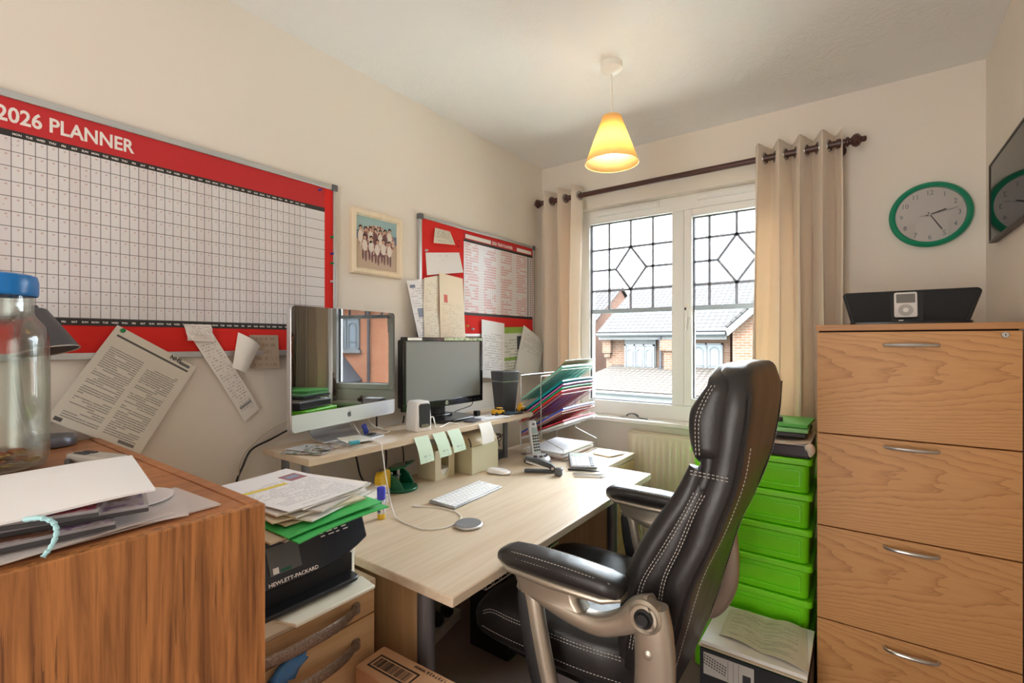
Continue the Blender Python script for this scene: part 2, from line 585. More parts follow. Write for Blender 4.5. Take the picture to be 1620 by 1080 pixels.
mb.tube([(0.897, S0 - 0.012, 1.47), (0.897, S0 - 0.03, 1.47), (0.897, S0 - 0.036, 1.455), (0.896, S0 - 0.034, 1.36)], [0.008, 0.008, 0.008, 0.006], 10)
make('window_handle', mb, M_WHITE, win)
make('key_lock', MB().rbox((0.897, S0 - 0.0365, 1.472), (0.009, 0.004, 0.018), 0.003, ax=1), M_GASKET, win)
make('window_sill', MB().box(WX0 - 0.04, WX1 + 0.04, 2.53, RY, WZ0 - 0.022, WZ0).box(WX0 + 0.001, WX1 - 0.001, RY, F0 + 0.01, WZ0 - 0.02, WZ0), M_WHITE, win, bevel=0.005)

# ---------------------------------------------------------------- radiator
M_RAD = plain('cream_radiator_enamel', srgb(238, 226, 204), 0.35)
rad = thing('radiator', 'cream ribbed panel radiator on the wall below the window', 'radiator', (0.97, 2.56, 0.12))
x0, x1, z0, z1 = 0.606, 1.34, 0.16, 0.80
prof = []
y = 2.535
x = x0
mb = MB()
pts = [(x0, y)]
p = 0.0333
k = 0
xx = x0 + 0.02
while xx + p < x1 - 0.01:
    pts += [(xx, y), (xx + 0.006, y - 0.009), (xx + 0.018, y - 0.009), (xx + 0.024, y)]
    xx += p
pts.append((x1, y))
front = pts; n_ = len(pts)
lo = [(a, b, z0) for a, b in pts]; 
def rowz(z, flat): return [(a, (y - 0.003 if flat else b), z) for a, b in pts]
rows = [rowz(z0, True), rowz(z0 + 0.05, True), rowz(z0 + 0.062, False), rowz(z1 - 0.062, False), rowz(z1 - 0.05, True), rowz(z1 - 0.004, True), [(a, y + 0.004, z1) for a, b in pts], [(a, y + 0.018, z1) for a, b in pts], [(a, y + 0.018, z0) for a, b in pts]]
vs = [q for r in rows for q in r]; fs = []
for j in range(len(rows)):
    j2 = (j + 1) % len(rows)
    for i in range(n_ - 1):
        fs.append((j * n_ + i, j * n_ + i + 1, j2 * n_ + i + 1, j2 * n_ + i))
fs.append([j * n_ for j in range(len(rows))]); fs.append([j * n_ + n_ - 1 for j in range(len(rows))][::-1])
mb.add(vs, fs)
make('panel', mb, M_RAD, rad, angle=50)
make('top_grille', MB().box(x0, x1, y + 0.0185, y + 0.055, z1 - 0.012, z1 + 0.004), M_RAD, rad, bevel=0.003)
for xx in (x0 + 0.1, x1 - 0.13):
    make('bracket', MB().box(xx, xx + 0.03, y + 0.018, RY - 0.001, z0 + 0.1, z1 - 0.1), M_RAD, rad)
for xx in (x0 + 0.025, x1 - 0.025):
    make('pipe', MB().tube([(xx, y + 0.01, z0 + 0.01), (xx, y + 0.01, 0.001)], 0.0075, 10), M_RAD, rad)

# ---------------------------------------------------------------- curtain rod and curtains
M_ROD = plain('dark_mahogany_stain', srgb(84, 52, 46), 0.35, var=0.3)
rod = thing('curtain_rod', 'dark wooden curtain rod with turned end knobs above the window', 'curtain rod', (0.86, 2.50, 2.15))
RODZ, RODY = 2.148, 2.49
make('pole', MB().tube([(0.06, RODY, RODZ), (1.60, RODY, RODZ)], 0.0145, 14), M_ROD, rod)
RX90 = Euler((0, PI / 2, 0)).to_matrix()
for sx, x in ((1, 1.60), (-1, 0.06)):
    prof = [(0.0, 0), (0.0165, 0), (0.02, 0.004), (0.02, 0.009), (0.014, 0.013), (0.014, 0.018), (0.024, 0.026), (0.0275, 0.036), (0.024, 0.047), (0.013, 0.054), (0.011, 0.058), (0.0125, 0.064), (0.009, 0.071), (0, 0.073)]
    if sx < 0: prof = [(r, z * 0.6) for r, z in prof]
    make('finial', MB().lathe([(r, z * sx) for r, z in prof], (x, RODY, RODZ), 20, RX90), M_ROD, rod)
for x in (0.13, 1.575):
    mb = MB().tube([(x, RODY + 0.012, RODZ), (x, RY, RODZ)], 0.011, 12)
    mb.lathe([(0.0, 0), (0.026, 0), (0.026, 0.012), (0.0, 0.012)], (x, RY - 0.012, RODZ), 18, Euler((-PI / 2, 0, 0)).to_matrix())
    make('bracket', mb, M_ROD, rod)
    mb = MB().lathe([(0.015, -0.008), (0.019, -0.008), (0.019, 0.008), (0.015, 0.008), (0.015, -0.008)], (x, RODY, RODZ), 18, RX90)
    make('ring', mb, M_ROD, rod)

def fabric(name, c, thin):
    n = NT(name)
    t = n.t
    v = n.coord()
    w = n.math('ADD', n.noise(n.mapping(v, (400, 400, 30)), 1, 2), n.noise(n.mapping(v, (30, 30, 500)), 1, 2))
    col = n.mix(n.math('MULTIPLY', w, 0.5), tuple(x * 0.9 for x in c[:3]) + (1,), c)
    n.set(color=col, rough=0.85, sheen=0.2)
    n.bump(w, 0.15, 0.002)
    tl = n.new('ShaderNodeBsdfTranslucent'); tl.inputs[0].default_value = thin
    mx = n.new('ShaderNodeMixShader'); mx.inputs[0].default_value = 0.26
    t.links.new(n.bsdf.outputs[0], mx.inputs[1]); t.links.new(tl.outputs[0], mx.inputs[2]); t.links.new(mx.outputs[0], n.out.inputs[0])
    return n.m
M_CURT = fabric('cream_curtain_cloth', srgb(248, 238, 226), srgb(252, 232, 204))
M_CHROME = plain('brushed_chrome', srgb(190, 188, 184), 0.25, 1.0)

def curtain(label, xa, xb, waves, z0, z1, amp, lean, phase, seed, toph):
    t = thing('curtain', label, 'curtain', ((xa + xb) / 2, RODY, z0))
    NX, NZ = waves * 22, 26
    rnd = random.Random(seed)
    offs = [rnd.uniform(-1, 1) for _ in range(waves + 2)]
    def P(u, v):
        a = 2 * PI * waves * u + phase
        k = 1 - v
        d = math.sin(a)
        w = math.copysign(abs(d) ** 0.75, d)
        wob = 0.012 * k * math.sin(a * 0.5 + seed) + 0.010 * k * math.sin(3.1 * v + a * 0.31 + seed)
        x = xa + (xb - xa) * u + lean * k * (u - 0.35) + 0.014 * math.sin(2 * a) * (0.3 + 0.7 * k) + wob
        yy = RODY + amp * w * (1 + 0.25 * k * math.sin(u * 9 + seed)) + 0.02 * k * math.sin(u * 5 + seed * 2)
        z = z0 + (z1 + toph * abs(0) - z0) * v
        return Vector((x, min(yy, RY - 0.008), z))
    vs = []; fs = []
    for j in range(NZ + 1):
        for i in range(NX + 1):
            vs.append(P(i / NX, j / NZ))
    for j in range(NZ):
        for i in range(NX):
            a = j * (NX + 1) + i
            fs.append((a, a + 1, a + NX + 2, a + NX + 1))
    o = make('cloth', MB().add(vs, fs), M_CURT, t, recalc=False, angle=180)
    m = o.modifiers.new('solid', 'SOLIDIFY'); m.thickness = 0.0016
    for i in range(2 * waves + 1):
        u = (i * PI - phase) / (2 * PI * waves)
        if 0.02 < u < 0.98:
            c = P(u, (RODZ - z0) / (z1 - z0)); 
            mb = MB(); R = Euler((0, PI / 2, math.radians(20 if i % 2 else -20))).to_matrix()
            mb.tube([Vector((c.x, RODY, RODZ)) + R @ Vector((0.023 * math.cos(q), 0.023 * math.sin(q), 0)) for q in [2 * PI * k / 20 for k in range(20)]], 0.0045, 8, closed=True)
            make('eyelet', mb, M_CHROME, t)
    return t
curtain('cream eyelet curtain on the left end of the rod beside the red notice board', 0.05, 0.335, 3, 0.82, 2.205, 0.055, -0.03, 0.4, 3, 0.0)
curtain('cream eyelet curtain on the right end of the rod behind the chair and filing cabinet', 1.255, 1.585, 4, 0.85, 2.205, 0.058, 0.01, PI + 0.3, 8, 0.0)

# ---------------------------------------------------------------- pendant lamp
LX, LY = 0.856, 1.768
lamp = thing('pendant_lamp', 'lit pendant lamp with a yellow cone shade hanging from the ceiling', 'lamp', (LX, LY, 2.40))
make('ceiling_rose', MB().lathe([(0, 2.355), (0.012, 2.355), (0.03, 2.362), (0.042, 2.376), (0.043, 2.3995), (0, 2.3995)], (LX, LY, 0), 28), M_WHITE, lamp)
make('cord', MB().tube([(LX, LY, 2.36), (LX, LY, 2.17)], 0.0032, 8), M_WHITE, lamp)
def shade_mat():
    n = NT('yellow_lamp_shade_cloth'); t = n.t
    n.set(color=srgb(250, 226, 170), rough=0.8)
    tl = n.new('ShaderNodeBsdfTranslucent'); tl.inputs[0].default_value = srgb(255, 228, 165)
    mx = n.new('ShaderNodeMixShader'); mx.inputs[0].default_value = 0.5
    t.links.new(n.bsdf.outputs[0], mx.inputs[1]); t.links.new(tl.outputs[0], mx.inputs[2]); t.links.new(mx.outputs[0], n.out.inputs[0])
    return n.m
mb = MB().lathe([(0.104, 2.004), (0.036, 2.188)], (LX, LY, 0), 48)
sh = make('lamp_shade', mb, shade_mat(), lamp, recalc=False)
m = sh.modifiers.new('solid', 'SOLIDIFY'); m.thickness = 0.0012
PY_ = plain('pale_yellow_trim', srgb(250, 226, 170), 0.6)
for z, r in ((2.004, 0.104), (2.188, 0.036)):
    make('shade_ring', MB().tube([(LX + r * math.cos(2 * PI * k / 48), LY + r * math.sin(2 * PI * k / 48), z) for k in range(48)], 0.0014, 6, closed=True), PY_, lamp)
mb = MB()
for k in range(3):
    a = 2 * PI * k / 3; mb.tube([(LX + 0.018 * math.cos(a), LY + 0.018 * math.sin(a), 2.15), (LX + 0.036 * math.cos(a), LY + 0.036 * math.sin(a), 2.187)], 0.0012, 6)
make('shade_gimbal', mb, PY_, lamp)
make('bulb_holder', MB().lathe([(0, 2.105), (0.016, 2.105), (0.019, 2.12), (0.019, 2.15), (0.012, 2.17), (0.004, 2.175), (0, 2.175)], (LX, LY, 0), 20), M_WHITE, lamp)
n = NT('glowing_bulb'); n.set(color=(1, 0.93, 0.8, 1), emit=(1, 0.88, 0.66, 1), estr=22.0)
make('bulb', MB().lathe([(0, 2.030), (0.014, 2.033), (0.024, 2.043), (0.0275, 2.056), (0.024, 2.072), (0.015, 2.09), (0.013, 2.106), (0, 2.106)], (LX, LY, 0), 24), n.m, lamp)
# ================================================================ outside: houses across the street
def brick_mat(name, a, b, mortar):
    n = NT(name)
    x, y, z = n.sep(n.coord())
    v = n.comb(n.math('ADD', x, y), z, 0.0)
    t = n.new('ShaderNodeTexBrick'); n.put(t.inputs['Vector'], v)
    t.inputs['Color1'].default_value = a; t.inputs['Color2'].default_value = b; t.inputs['Mortar'].default_value = mortar
    t.inputs['Scale'].default_value = 1.0; t.inputs['Mortar Size'].default_value = 0.009
    t.inputs['Brick Width'].default_value = 0.235; t.inputs['Row Height'].default_value = 0.078
    n.set(color=t.outputs['Color'], rough=0.85, spec=0.1)
    return n.m
M_BRICK = brick_mat('pale_orange_brick', srgb(78, 55, 41), srgb(84, 63, 51), srgb(88, 81, 74))
M_BRICKR = brick_mat('red_orange_brick', srgb(65, 39, 28), srgb(70, 45, 33), srgb(69, 61, 54))

def tile_mat(name, c, d, rows, cols):
    n = NT(name)
    u, v, _ = n.sep(n.coord('UV'))
    r = n.math('MULTIPLY', v, rows)
    fr = n.math('FRACT', r)
    col = n.math('SINE', n.math('MULTIPLY', u, cols * 2 * PI))
    line = n.math('LESS_THAN', fr, 0.22)
    dark = n.math('MAXIMUM', n.math('MULTIPLY', line, 0.8), n.math('MULTIPLY', n.math('GREATER_THAN', col, 0.45), 0.55))
    k = n.math('MULTIPLY', n.noise(n.comb(n.math('MULTIPLY', u, cols), r, 0.0), 1.0, 1), 0.9)
    n.set(color=n.mix(n.math('ADD', dark, n.math('MULTIPLY', k, 0.2)), c, d), rough=0.9, spec=0.0)
    return n.m
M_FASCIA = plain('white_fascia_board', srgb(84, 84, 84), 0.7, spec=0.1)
M_GUTTER = plain('grey_gutter', srgb(40, 43, 46), 0.5)
M_PIPE = plain('dark_downpipe', srgb(29, 26, 31), 0.5)
M_HWIN = plain('house_window_glass', srgb(78, 84, 90), 0.3)
M_GDOOR = plain('blue_grey_garage_door', srgb(43, 49, 60), 0.5)
GZ = -2.6

def house_window(parent, x, y, z, w, h, arches=2):
    f = MB()
    t = 0.05
    f.box(x - w / 2, x + w / 2, y - 0.05, y + 0.03, z, z + t); f.box(x - w / 2, x + w / 2, y - 0.05, y + 0.03, z + h - t, z + h)
    for i in range(arches + 1):
        xx = x - w / 2 + (w - t) * i / arches
        f.box(xx, xx + t, y - 0.05, y + 0.03, z, z + h)
    cw = (w - t) / arches
    for i in range(arches):
        cx = x - w / 2 + cw * (i + 0.5) + t / 2
        r = cw * 0.28
        f.tube([(cx + r * math.cos(PI * k / 10), y - 0.03, z + h * 0.72 + r * math.sin(PI * k / 10)) for k in range(11)], 0.014, 6)
        for s in (-1, 1): f.box(cx + s * r - 0.012, cx + s * r + 0.012, y - 0.04, y - 0.016, z + t, z + h * 0.72)
        f.box(cx - cw / 2, cx + cw / 2, y - 0.04, y - 0.016, z + h * 0.24, z + h * 0.26)
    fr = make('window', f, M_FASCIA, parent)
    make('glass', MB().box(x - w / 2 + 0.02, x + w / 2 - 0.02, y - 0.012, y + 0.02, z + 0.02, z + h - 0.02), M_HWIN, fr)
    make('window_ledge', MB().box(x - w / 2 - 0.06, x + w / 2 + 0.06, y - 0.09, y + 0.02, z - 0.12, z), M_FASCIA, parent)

# --- house straight across, with its garage in front
hs = thing('house', 'pale brick house straight across the street with a tiled garage roof in front', 'house', (-3.4, 18.0, GZ))
mb = MB().box(-5.80, -1.65, 16.0, 22.4, GZ, 1.62)
mb.prism([(16.0, 1.62), (22.4, 1.62), (19.2, 3.42)], lambda p, q, t: (t, p, q), -5.80, 2.4)
make('wall', mb, M_BRICK, hs, smooth=False)
T1 = tile_mat('pale_grey_roof_tiles', srgb(60, 58, 57), srgb(36, 35, 35), 16, 46)
ro = MB()
ro.sheet((-5.98, 19.2, 3.52), (2.6, 19.2, 3.52), (2.6, 15.62, 1.56), (-5.98, 15.62, 1.56), 2, 0.07)
ro.sheet((2.6, 19.2, 3.52), (-5.98, 19.2, 3.52), (-5.98, 22.78, 1.56), (2.6, 22.78, 1.56), 2, 0.07)
make('roof', ro, T1, hs, smooth=False)
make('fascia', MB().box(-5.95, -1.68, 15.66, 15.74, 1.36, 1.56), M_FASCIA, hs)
make('gutter', MB().tube([(-5.98, 15.58, 1.53), (-1.7, 15.58, 1.53)], 0.06, 8), M_GUTTER, hs)
make('corbel', MB().box(-5.86, -5.55, 15.8, 16.0, 0.9, 1.36).box(-5.82, -5.6, 15.86, 16.0, 0.75, 0.9), M_BRICK, hs)
# white bay panel with three arched lights
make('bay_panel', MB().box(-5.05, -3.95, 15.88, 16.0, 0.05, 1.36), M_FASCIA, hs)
house_window(hs, -4.5, 15.84, 0.25, 1.05, 0.95, 3)
make('brick_pier', MB().box(-3.62, -3.2, 15.7, 16.0, 0.0, 1.36).box(-3.72, -3.1, 15.62, 16.0, 1.0, 1.36), M_BRICK, hs)
make('downpipe', MB().tube([(-3.72, 15.62, 1.5), (-3.72, 15.68, 1.2), (-3.72, 15.68, 0.30)], 0.045, 8), M_PIPE, hs)
house_window(hs, -2.35, 15.98, 0.3, 1.0, 0.95, 2)
T2 = tile_mat('pale_brown_roof_tiles', srgb(64, 59, 55), srgb(40, 36, 33), 11, 24)
g = MB().sheet((-5.5, 16.0, 0.42), (-1.7, 16.0, 0.42), (-1.7, 13.8, -0.26), (-6.4, 13.8, -0.26), 2, 0.06)
make('garage_roof', g, T2, hs, smooth=False)
make('garage_wall', MB().box(-6.2, -5.55, 14.1, 16.0, GZ, -0.3).box(-3.5, -1.75, 14.1, 16.0, GZ, -0.3).box(-5.55, -3.5, 14.5, 16.0, GZ, -0.3), M_BRICK, hs, smooth=False)
make('garage_door', MB().box(-5.55, -3.5, 14.3, 14.36, GZ, -0.52), M_GDOOR, hs)
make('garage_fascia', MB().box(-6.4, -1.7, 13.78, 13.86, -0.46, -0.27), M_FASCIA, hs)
make('garage_gutter', MB().tube([(-6.4, 13.72, -0.28), (-1.7, 13.72, -0.28)], 0.055, 8), M_GUTTER, hs)

# --- the gable that stands right of it
gb = hs
mb = MB().box(-1.44, 2.7, 15.3, 22, GZ, 1.75)
mb.prism([(-1.44, 1.75), (2.7, 1.75), (0.63, 3.6)], lambda p, q, t: (p, t, q), 15.3, 22)
make('gable_wall', mb, M_BRICK, gb, smooth=False)
ro = MB()
ro.sheet((0.63, 22.2, 3.72), (0.63, 15.0, 3.72), (-1.55, 15.0, 1.70), (-1.55, 22.2, 1.70), 2, 0.07)
ro.sheet((0.63, 15.0, 3.72), (0.63, 22.2, 3.72), (2.88, 22.2, 1.66), (2.88, 15.0, 1.66), 2, 0.07)
make('gable_roof', ro, T1, gb, smooth=False)
bb = MB()
for s in (-1, 1):
    bb.prism([(0.63, 3.70), (0.63, 3.45), (0.63 + s * 2.14, 1.46), (0.63 + s * 2.19, 1.65)], lambda p, q, t: (p, t, q), 14.98, 15.06)
make('bargeboard', bb, M_FASCIA, gb, smooth=False)
house_window(gb, 0.6, 15.28, 0.3, 1.2, 1.05, 2)

# --- house behind on the left, its gable end towards us
hl = thing('house', 'red brick gable end of the house furthest left behind the window', 'house', (-10.5, 21, GZ))
mb = MB().box(-13.5, -7.5, 18.4, 24.0, GZ, 2.0)
mb.prism([(18.4, 2.0), (24.0, 2.0), (21.2, 3.7)], lambda p, q, t: (t, p, q), -13.5, -7.5)
make('wall', mb, M_BRICKR, hl, smooth=False)
ro = MB()
ro.sheet((-13.6, 21.2, 3.8), (-7.4, 21.2, 3.8), (-7.4, 18.0, 1.9), (-13.6, 18.0, 1.9), 2, 0.03)
ro.sheet((-7.4, 21.2, 3.8), (-13.6, 21.2, 3.8), (-13.6, 24.4, 1.9), (-7.4, 24.4, 1.9), 2, 0.07)
make('roof', ro, tile_mat('dusty_roof_tiles', srgb(56, 54, 54), srgb(32, 31, 31), 14, 26), hl, smooth=False)

# --- house to the right (only its reflection in the computer screen shows)
hr = thing('house', 'orange brick house with a white window mirrored in the silver computer screen', 'house', (10.8, 18, GZ))
mb = MB().box(6.4, 15.5, 15.0, 21, GZ, 2.9)
M_BRICKO = brick_mat('bright_orange_brick', srgb(118, 66, 42), srgb(126, 76, 52), srgb(108, 96, 84))
make('wall', mb, M_BRICKO, hr, smooth=False)
mb = MB().sheet((6.2, 18, 4.9), (15.7, 18, 4.9), (15.7, 14.6, 2.8), (6.2, 14.6, 2.8), 2, 0.07)
mb.sheet((15.7, 18, 4.9), (6.2, 18, 4.9), (6.2, 21.4, 2.8), (15.7, 21.4, 2.8), 2, 0.07)
make('roof', mb, tile_mat('brown_purple_roof_tiles', srgb(47, 37, 38), srgb(33, 26, 27), 14, 30), hr, smooth=False)
house_window(hr, 9.55, 14.97, 1.0, 1.1, 1.15, 2)
make('gutter', MB().tube([(6.2, 14.55, 2.78), (15.7, 14.55, 2.78)], 0.07, 8), M_PIPE, hr)
make('downpipe', MB().tube([(8.6, 14.9, 2.75), (8.6, 14.9, GZ)], 0.05, 8), M_PIPE, hr)
pr = MB().prism([(8.9, -0.1), (10.5, -0.1), (9.7, 0.8)], lambda p, q, t: (p, t, q), 13.9, 15.0)
make('porch_roof', pr, plain('grey_slate_porch', srgb(47, 48, 53), 0.7), hr, smooth=False)
make('porch', MB().box(9.0, 10.4, 14.0, 15.0, GZ, -0.1), M_FASCIA, hr, smooth=False)
def lawn():
    n = NT('street_ground'); v = n.coord()
    n.set(color=n.mix(n.noise(v, 0.6, 4), srgb(140, 138, 134), srgb(122, 128, 112)), rough=0.95)
    return n.m
struct('ground', MB().box(-40, 40, 2.86, 60, GZ - 0.2, GZ), lawn(), smooth=False)
# ================================================================ woods
M_MAPLE = wood('pale_maple_laminate', srgb(212, 195, 172), srgb(198, 176, 149), 'y', 0.36)
M_MAPLEE = wood('maple_edge_band', srgb(212, 168, 124), srgb(198, 152, 108), 'y', 0.4)
M_MAPLEZ = wood('pale_maple_laminate_upright', srgb(214, 184, 142), srgb(198, 164, 120), 'z', 0.4)
M_MAPLED = wood('pale_maple_drawer_front', srgb(212, 178, 136), srgb(196, 158, 114), 'y', 0.4)
M_TEAK = wood('orange_brown_teak_veneer', srgb(190, 126, 70), srgb(106, 62, 28), 'z', 0.42, 2.2, srgb(88, 50, 24))
M_TEAKT = wood('orange_brown_teak_top', srgb(182, 120, 74), srgb(150, 92, 52), 'y', 0.4, 1.0, srgb(120, 72, 40))
M_STEEL = plain('grey_painted_steel', srgb(120, 120, 126), 0.4, 0.6)
M_SILVER = plain('satin_silver', srgb(196, 194, 190), 0.3, 0.9)
M_BLACKP = plain('black_plastic', srgb(26, 26, 28), 0.4)
M_DARKP = plain('dark_grey_plastic', srgb(58, 58, 62), 0.45)
M_DARKGAP = plain('dark_shadow_gap', srgb(30, 22, 16), 0.9)
M_WHITEP = plain('white_plastic', srgb(240, 240, 240), 0.35)
M_PAPER = plain('white_paper', srgb(240, 238, 234), 0.8)

def oak_front():
    """Crown-cut oak: pointed arches high on the front, straight grain low on it; taken in each drawer's own frame."""
    n = NT('crown_cut_oak_veneer')
    x, y, z = n.sep(n.coord())
    wob = n.noise(n.comb(n.math('MULTIPLY', x, 5), 0.0, n.math('MULTIPLY', z, 22)), 1.0, 3, 0.6)
    zc = n.math('SUBTRACT', z, 0.045)
    q = n.math('MULTIPLY', n.math('MULTIPLY', zc, zc), 95.0)
    q = n.math('SUBTRACT', q, n.math('MULTIPLY', x, -2.4))
    f = n.math('ADD', q, n.math('MULTIPLY', wob, 0.75))
    s = n.math('FRACT', n.math('MULTIPLY', f, 3.4))
    ring = n.math('POWER', s, 4.0)
    fine = n.noise(n.comb(n.math('MULTIPLY', x, 14), 0.0, n.math('MULTIPLY', z, 420)), 1.0, 3, 0.65)
    k = n.math('ADD', n.math('MULTIPLY', ring, 0.55), n.math('MULTIPLY', n.math('SUBTRACT', fine, 0.3), 0.75))
    n.set(color=n.ramp(k, [(0.0, srgb(206, 154, 98)), (0.45, srgb(190, 136, 82)), (0.95, srgb(148, 98, 54))]), rough=0.45)
    n.bump(fine, 0.05, 0.001)
    return n.m
M_OAK = oak_front()
M_OAKT = wood('oak_veneer', srgb(192, 140, 90), srgb(164, 112, 66), 'x', 0.45)

# ================================================================ oak filing cabinet
CX0, CX1, CY = 1.535, 2.012, 1.88
fc = thing('filing_cabinet', 'tall oak veneer filing cabinet with four drawers at the right', 'filing cabinet', (1.774, 2.19, 0))
make('body', MB().box(CX0, CX1, CY + 0.022, 2.42, 0.0, 1.327), M_OAKT, fc, bevel=0.0015)
make('top', MB().box(CX0 - 0.002, CX1 + 0.002, CY - 0.004, 2.42, 1.3345, 1.354), M_OAKT, fc, bevel=0.002)
make('top_gap', MB().box(CX0 + 0.006, CX1 - 0.006, CY + 0.012, 2.41, 1.327, 1.3345), M_DARKGAP, fc)
zs = [(1.001, 1.330), (0.698, 0.997), (0.392, 0.694), (0.075, 0.388)]
for i, (a, b) in enumerate(zs):
    t = bpy.data.objects.new('drawer', None)
    zc = (a + b) / 2
    me = MB().box(CX0 + 0.001, CX1 - 0.001, CY, CY + 0.019, a, b)
    me.v = [p - Vector((1.774, CY + 0.01, zc)) for p in me.v]
    d = make('drawer', me, M_OAK, fc, bevel=0.0012, world=False)
    d.location = Vector((1.774, CY + 0.01, zc)) - fc.location
    hz = {0: 1.289, 1: 0.976, 2: 0.668, 3: 0.358}[i]
    pts = [(x - 1.774, -0.01 - h - 0.001, hz - zc - 0.0015 * 0) for x, h in ((1.712, 0.0), (1.714, 0.012), (1.724, 0.020), (1.745, 0.025), (1.775, 0.027), (1.805, 0.025), (1.826, 0.020), (1.836, 0.012), (1.838, 0.0))]
    hm = MB().tube(pts, [0.0045, 0.005, 0.0055, 0.006, 0.0062, 0.006, 0.0055, 0.005, 0.0045], 10)
    make('handle', hm, M_SILVER, d, world=False)
    if i == 0:
        R = Euler((PI / 2, 0, 0)).to_matrix()
        lk = MB().lathe([(0, 0), (0.0085, 0), (0.0085, 0.003), (0.007, 0.0042), (0, 0.0042)], (1.977 - 1.774, -0.0097, 1.318 - zc), 20, R)
        l = make('lock', lk, M_SILVER, d, world=False)
        l2 = MB().box(1.9762 - 1.774, 1.9778 - 1.774, -0.0145, -0.0138, 1.315 - zc, 1.3195 - zc)
        l2.lathe([(0, 0), (0.0016, 0), (0.0016, 0.0008), (0, 0.0008)], (1.977 - 1.774, -0.0138, 1.3195 - zc), 12, R)
        make('keyhole', l2, M_BLACKP, d, world=False)
    bpy.data.objects.remove(t)
make('plinth', MB().box(CX0 + 0.004, CX1 - 0.004, CY + 0.004, CY + 0.021, 0.0, 0.071), M_OAKT, fc)

# ================================================================ desk
DZ = 0.73
DX0, DX1, DY0, DY1 = 0.10, 0.921, 0.785, 2.030
desk = thing('desk', 'pale maple desk with a wide clear top and grey steel legs', 'desk', (0.51, 1.41, 0))
make('desktop', MB().box(DX0, DX1, DY0, DY1, DZ - 0.024, DZ), [M_MAPLE], desk, bevel=0.003)
for y in (0.845, 1.965):
    make('end_panel', MB().box(DX0 + 0.05, 0.748, y, y + 0.018, 0.06, DZ - 0.024), M_MAPLEZ, desk, bevel=0.002)
    make('leg', MB().tube([(0.765, y + 0.009, 0.03), (0.765, y + 0.009, DZ - 0.024)], 0.0225, 16), M_STEEL, desk)
    make('foot', MB().rbox((0.47, y + 0.009, 0.0155), (0.66, 0.06, 0.031), 0.02), M_STEEL, desk, bevel=0.006)
# wire basket hung below the desktop
mb = MB()
bx0, bx1, by0, by1, bz = 0.50, 0.80, 1.05, 1.45, 0.60
for k in range(12):
    y = by0 + (by1 - by0) * k / 11
    mb.tube([(bx1, y, DZ - 0.026), (bx1, y, bz), (bx0, y, bz), (bx0, y, DZ - 0.026)], 0.0016, 5)
for x, z in ((bx1, bz), (bx1, bz + 0.05), (bx1, 0.70), (bx0, bz), (bx0, 0.70), (0.60, bz), (0.70, bz)):
    mb.tube([(x, by0, z), (x, by1, z)], 0.002, 5)
bk = make('cable_basket', mb, M_SILVER, desk)

# ---------------------------------------------------------------- raised shelf on the desk
SZ = 0.95
SX0, SX1, SY0, SY1 = 0.062, 0.335, 0.795, 1.992
shelf = thing('monitor_shelf', 'long maple shelf raised on steel posts along the back of the desk', 'shelf', (0.2, 1.39, DZ))
make('board', MB().box(SX0, SX1, SY0, SY1, SZ - 0.022, SZ), M_MAPLE, shelf, bevel=0.002)
for y in (0.842, 1.893):
    for x in (0.115, 0.235):
        make('post', MB().tube([(x, y, DZ + 0.0008), (x, y, SZ - 0.022)], 0.0125, 14), M_STEEL, shelf)

# ================================================================ pedestals
def pedestal(label, x1, y0, y1, z1, x0, drawers, handles=True):
    t = thing('drawer_pedestal', label, 'drawer unit', ((x0 + x1) / 2, (y0 + y1) / 2, 0))
    make('carcass', MB().box(x0, x1 - 0.02, y0, y1, 0.0, z1 - 0.027), M_MAPLEZ, t, bevel=0.0015)
    make('top', MB().box(x0, x1 + 0.002, y0 - 0.001, y1 + 0.001, z1 - 0.025, z1), M_MAPLE, t, bevel=0.002)
    for (a, b, hz) in drawers:
        d = make('drawer', MB().box(x1 - 0.019, x1, y0 + 0.002, y1 - 0.002, a, b), M_MAPLED, t, bevel=0.0015)
        if handles:
            yc = (y0 + y1) / 2
            hw = 0.135
            loops = []
            N = 14
            for k in range(N + 1):
                s = k / N * 2 - 1
                yy = yc + hw * s
                out = 0.030 * (1 - abs(s) ** 3.0) + 0.004
                w = 0.0115 + 0.003 * (1 - s * s)
                loops.append([Vector((x1 + out + 0.004 * math.cos(q), yy, hz - 0.006 * s * 0 + w * math.sin(q))) for q in [2 * PI * j / 12 for j in range(12)]])
            mb = MB().rings(loops)
            for s in (-1, 1):
                mb.rbox((x1 + 0.003, yc + s * hw, hz), (0.006, 0.022, 0.028), 0.006, ax=0)
            make('handle', mb, M_HANDLE, d)
    return t
def handle_mat():
    n = NT('pewter_mesh_handle'); v = n.coord()
    w = n.voronoi(n.mapping(v, (220, 220, 220)), 1.0)
    n.set(color=n.mix(w, srgb(120, 104, 92), srgb(168, 154, 142)), rough=0.4, metal=0.6)
    n.bump(w, 0.5, 0.002)
    return n.m
M_HANDLE = handle_mat()
pedestal('maple drawer unit carrying the printer left of the desk', 0.656, 0.392, 0.782, 0.700, 0.06, [(0.617, 0.673, 0.648), (0.355, 0.613, 0.56), (0.03, 0.351, 0.29)])
pedestal('maple drawer unit at the far end of the desk by the radiator', 0.715, 2.034, 2.36, DZ, 0.12, [(0.555, 0.70, 0.62), (0.31, 0.551, 0.46), (0.03, 0.306, 0.2)], handles=False)

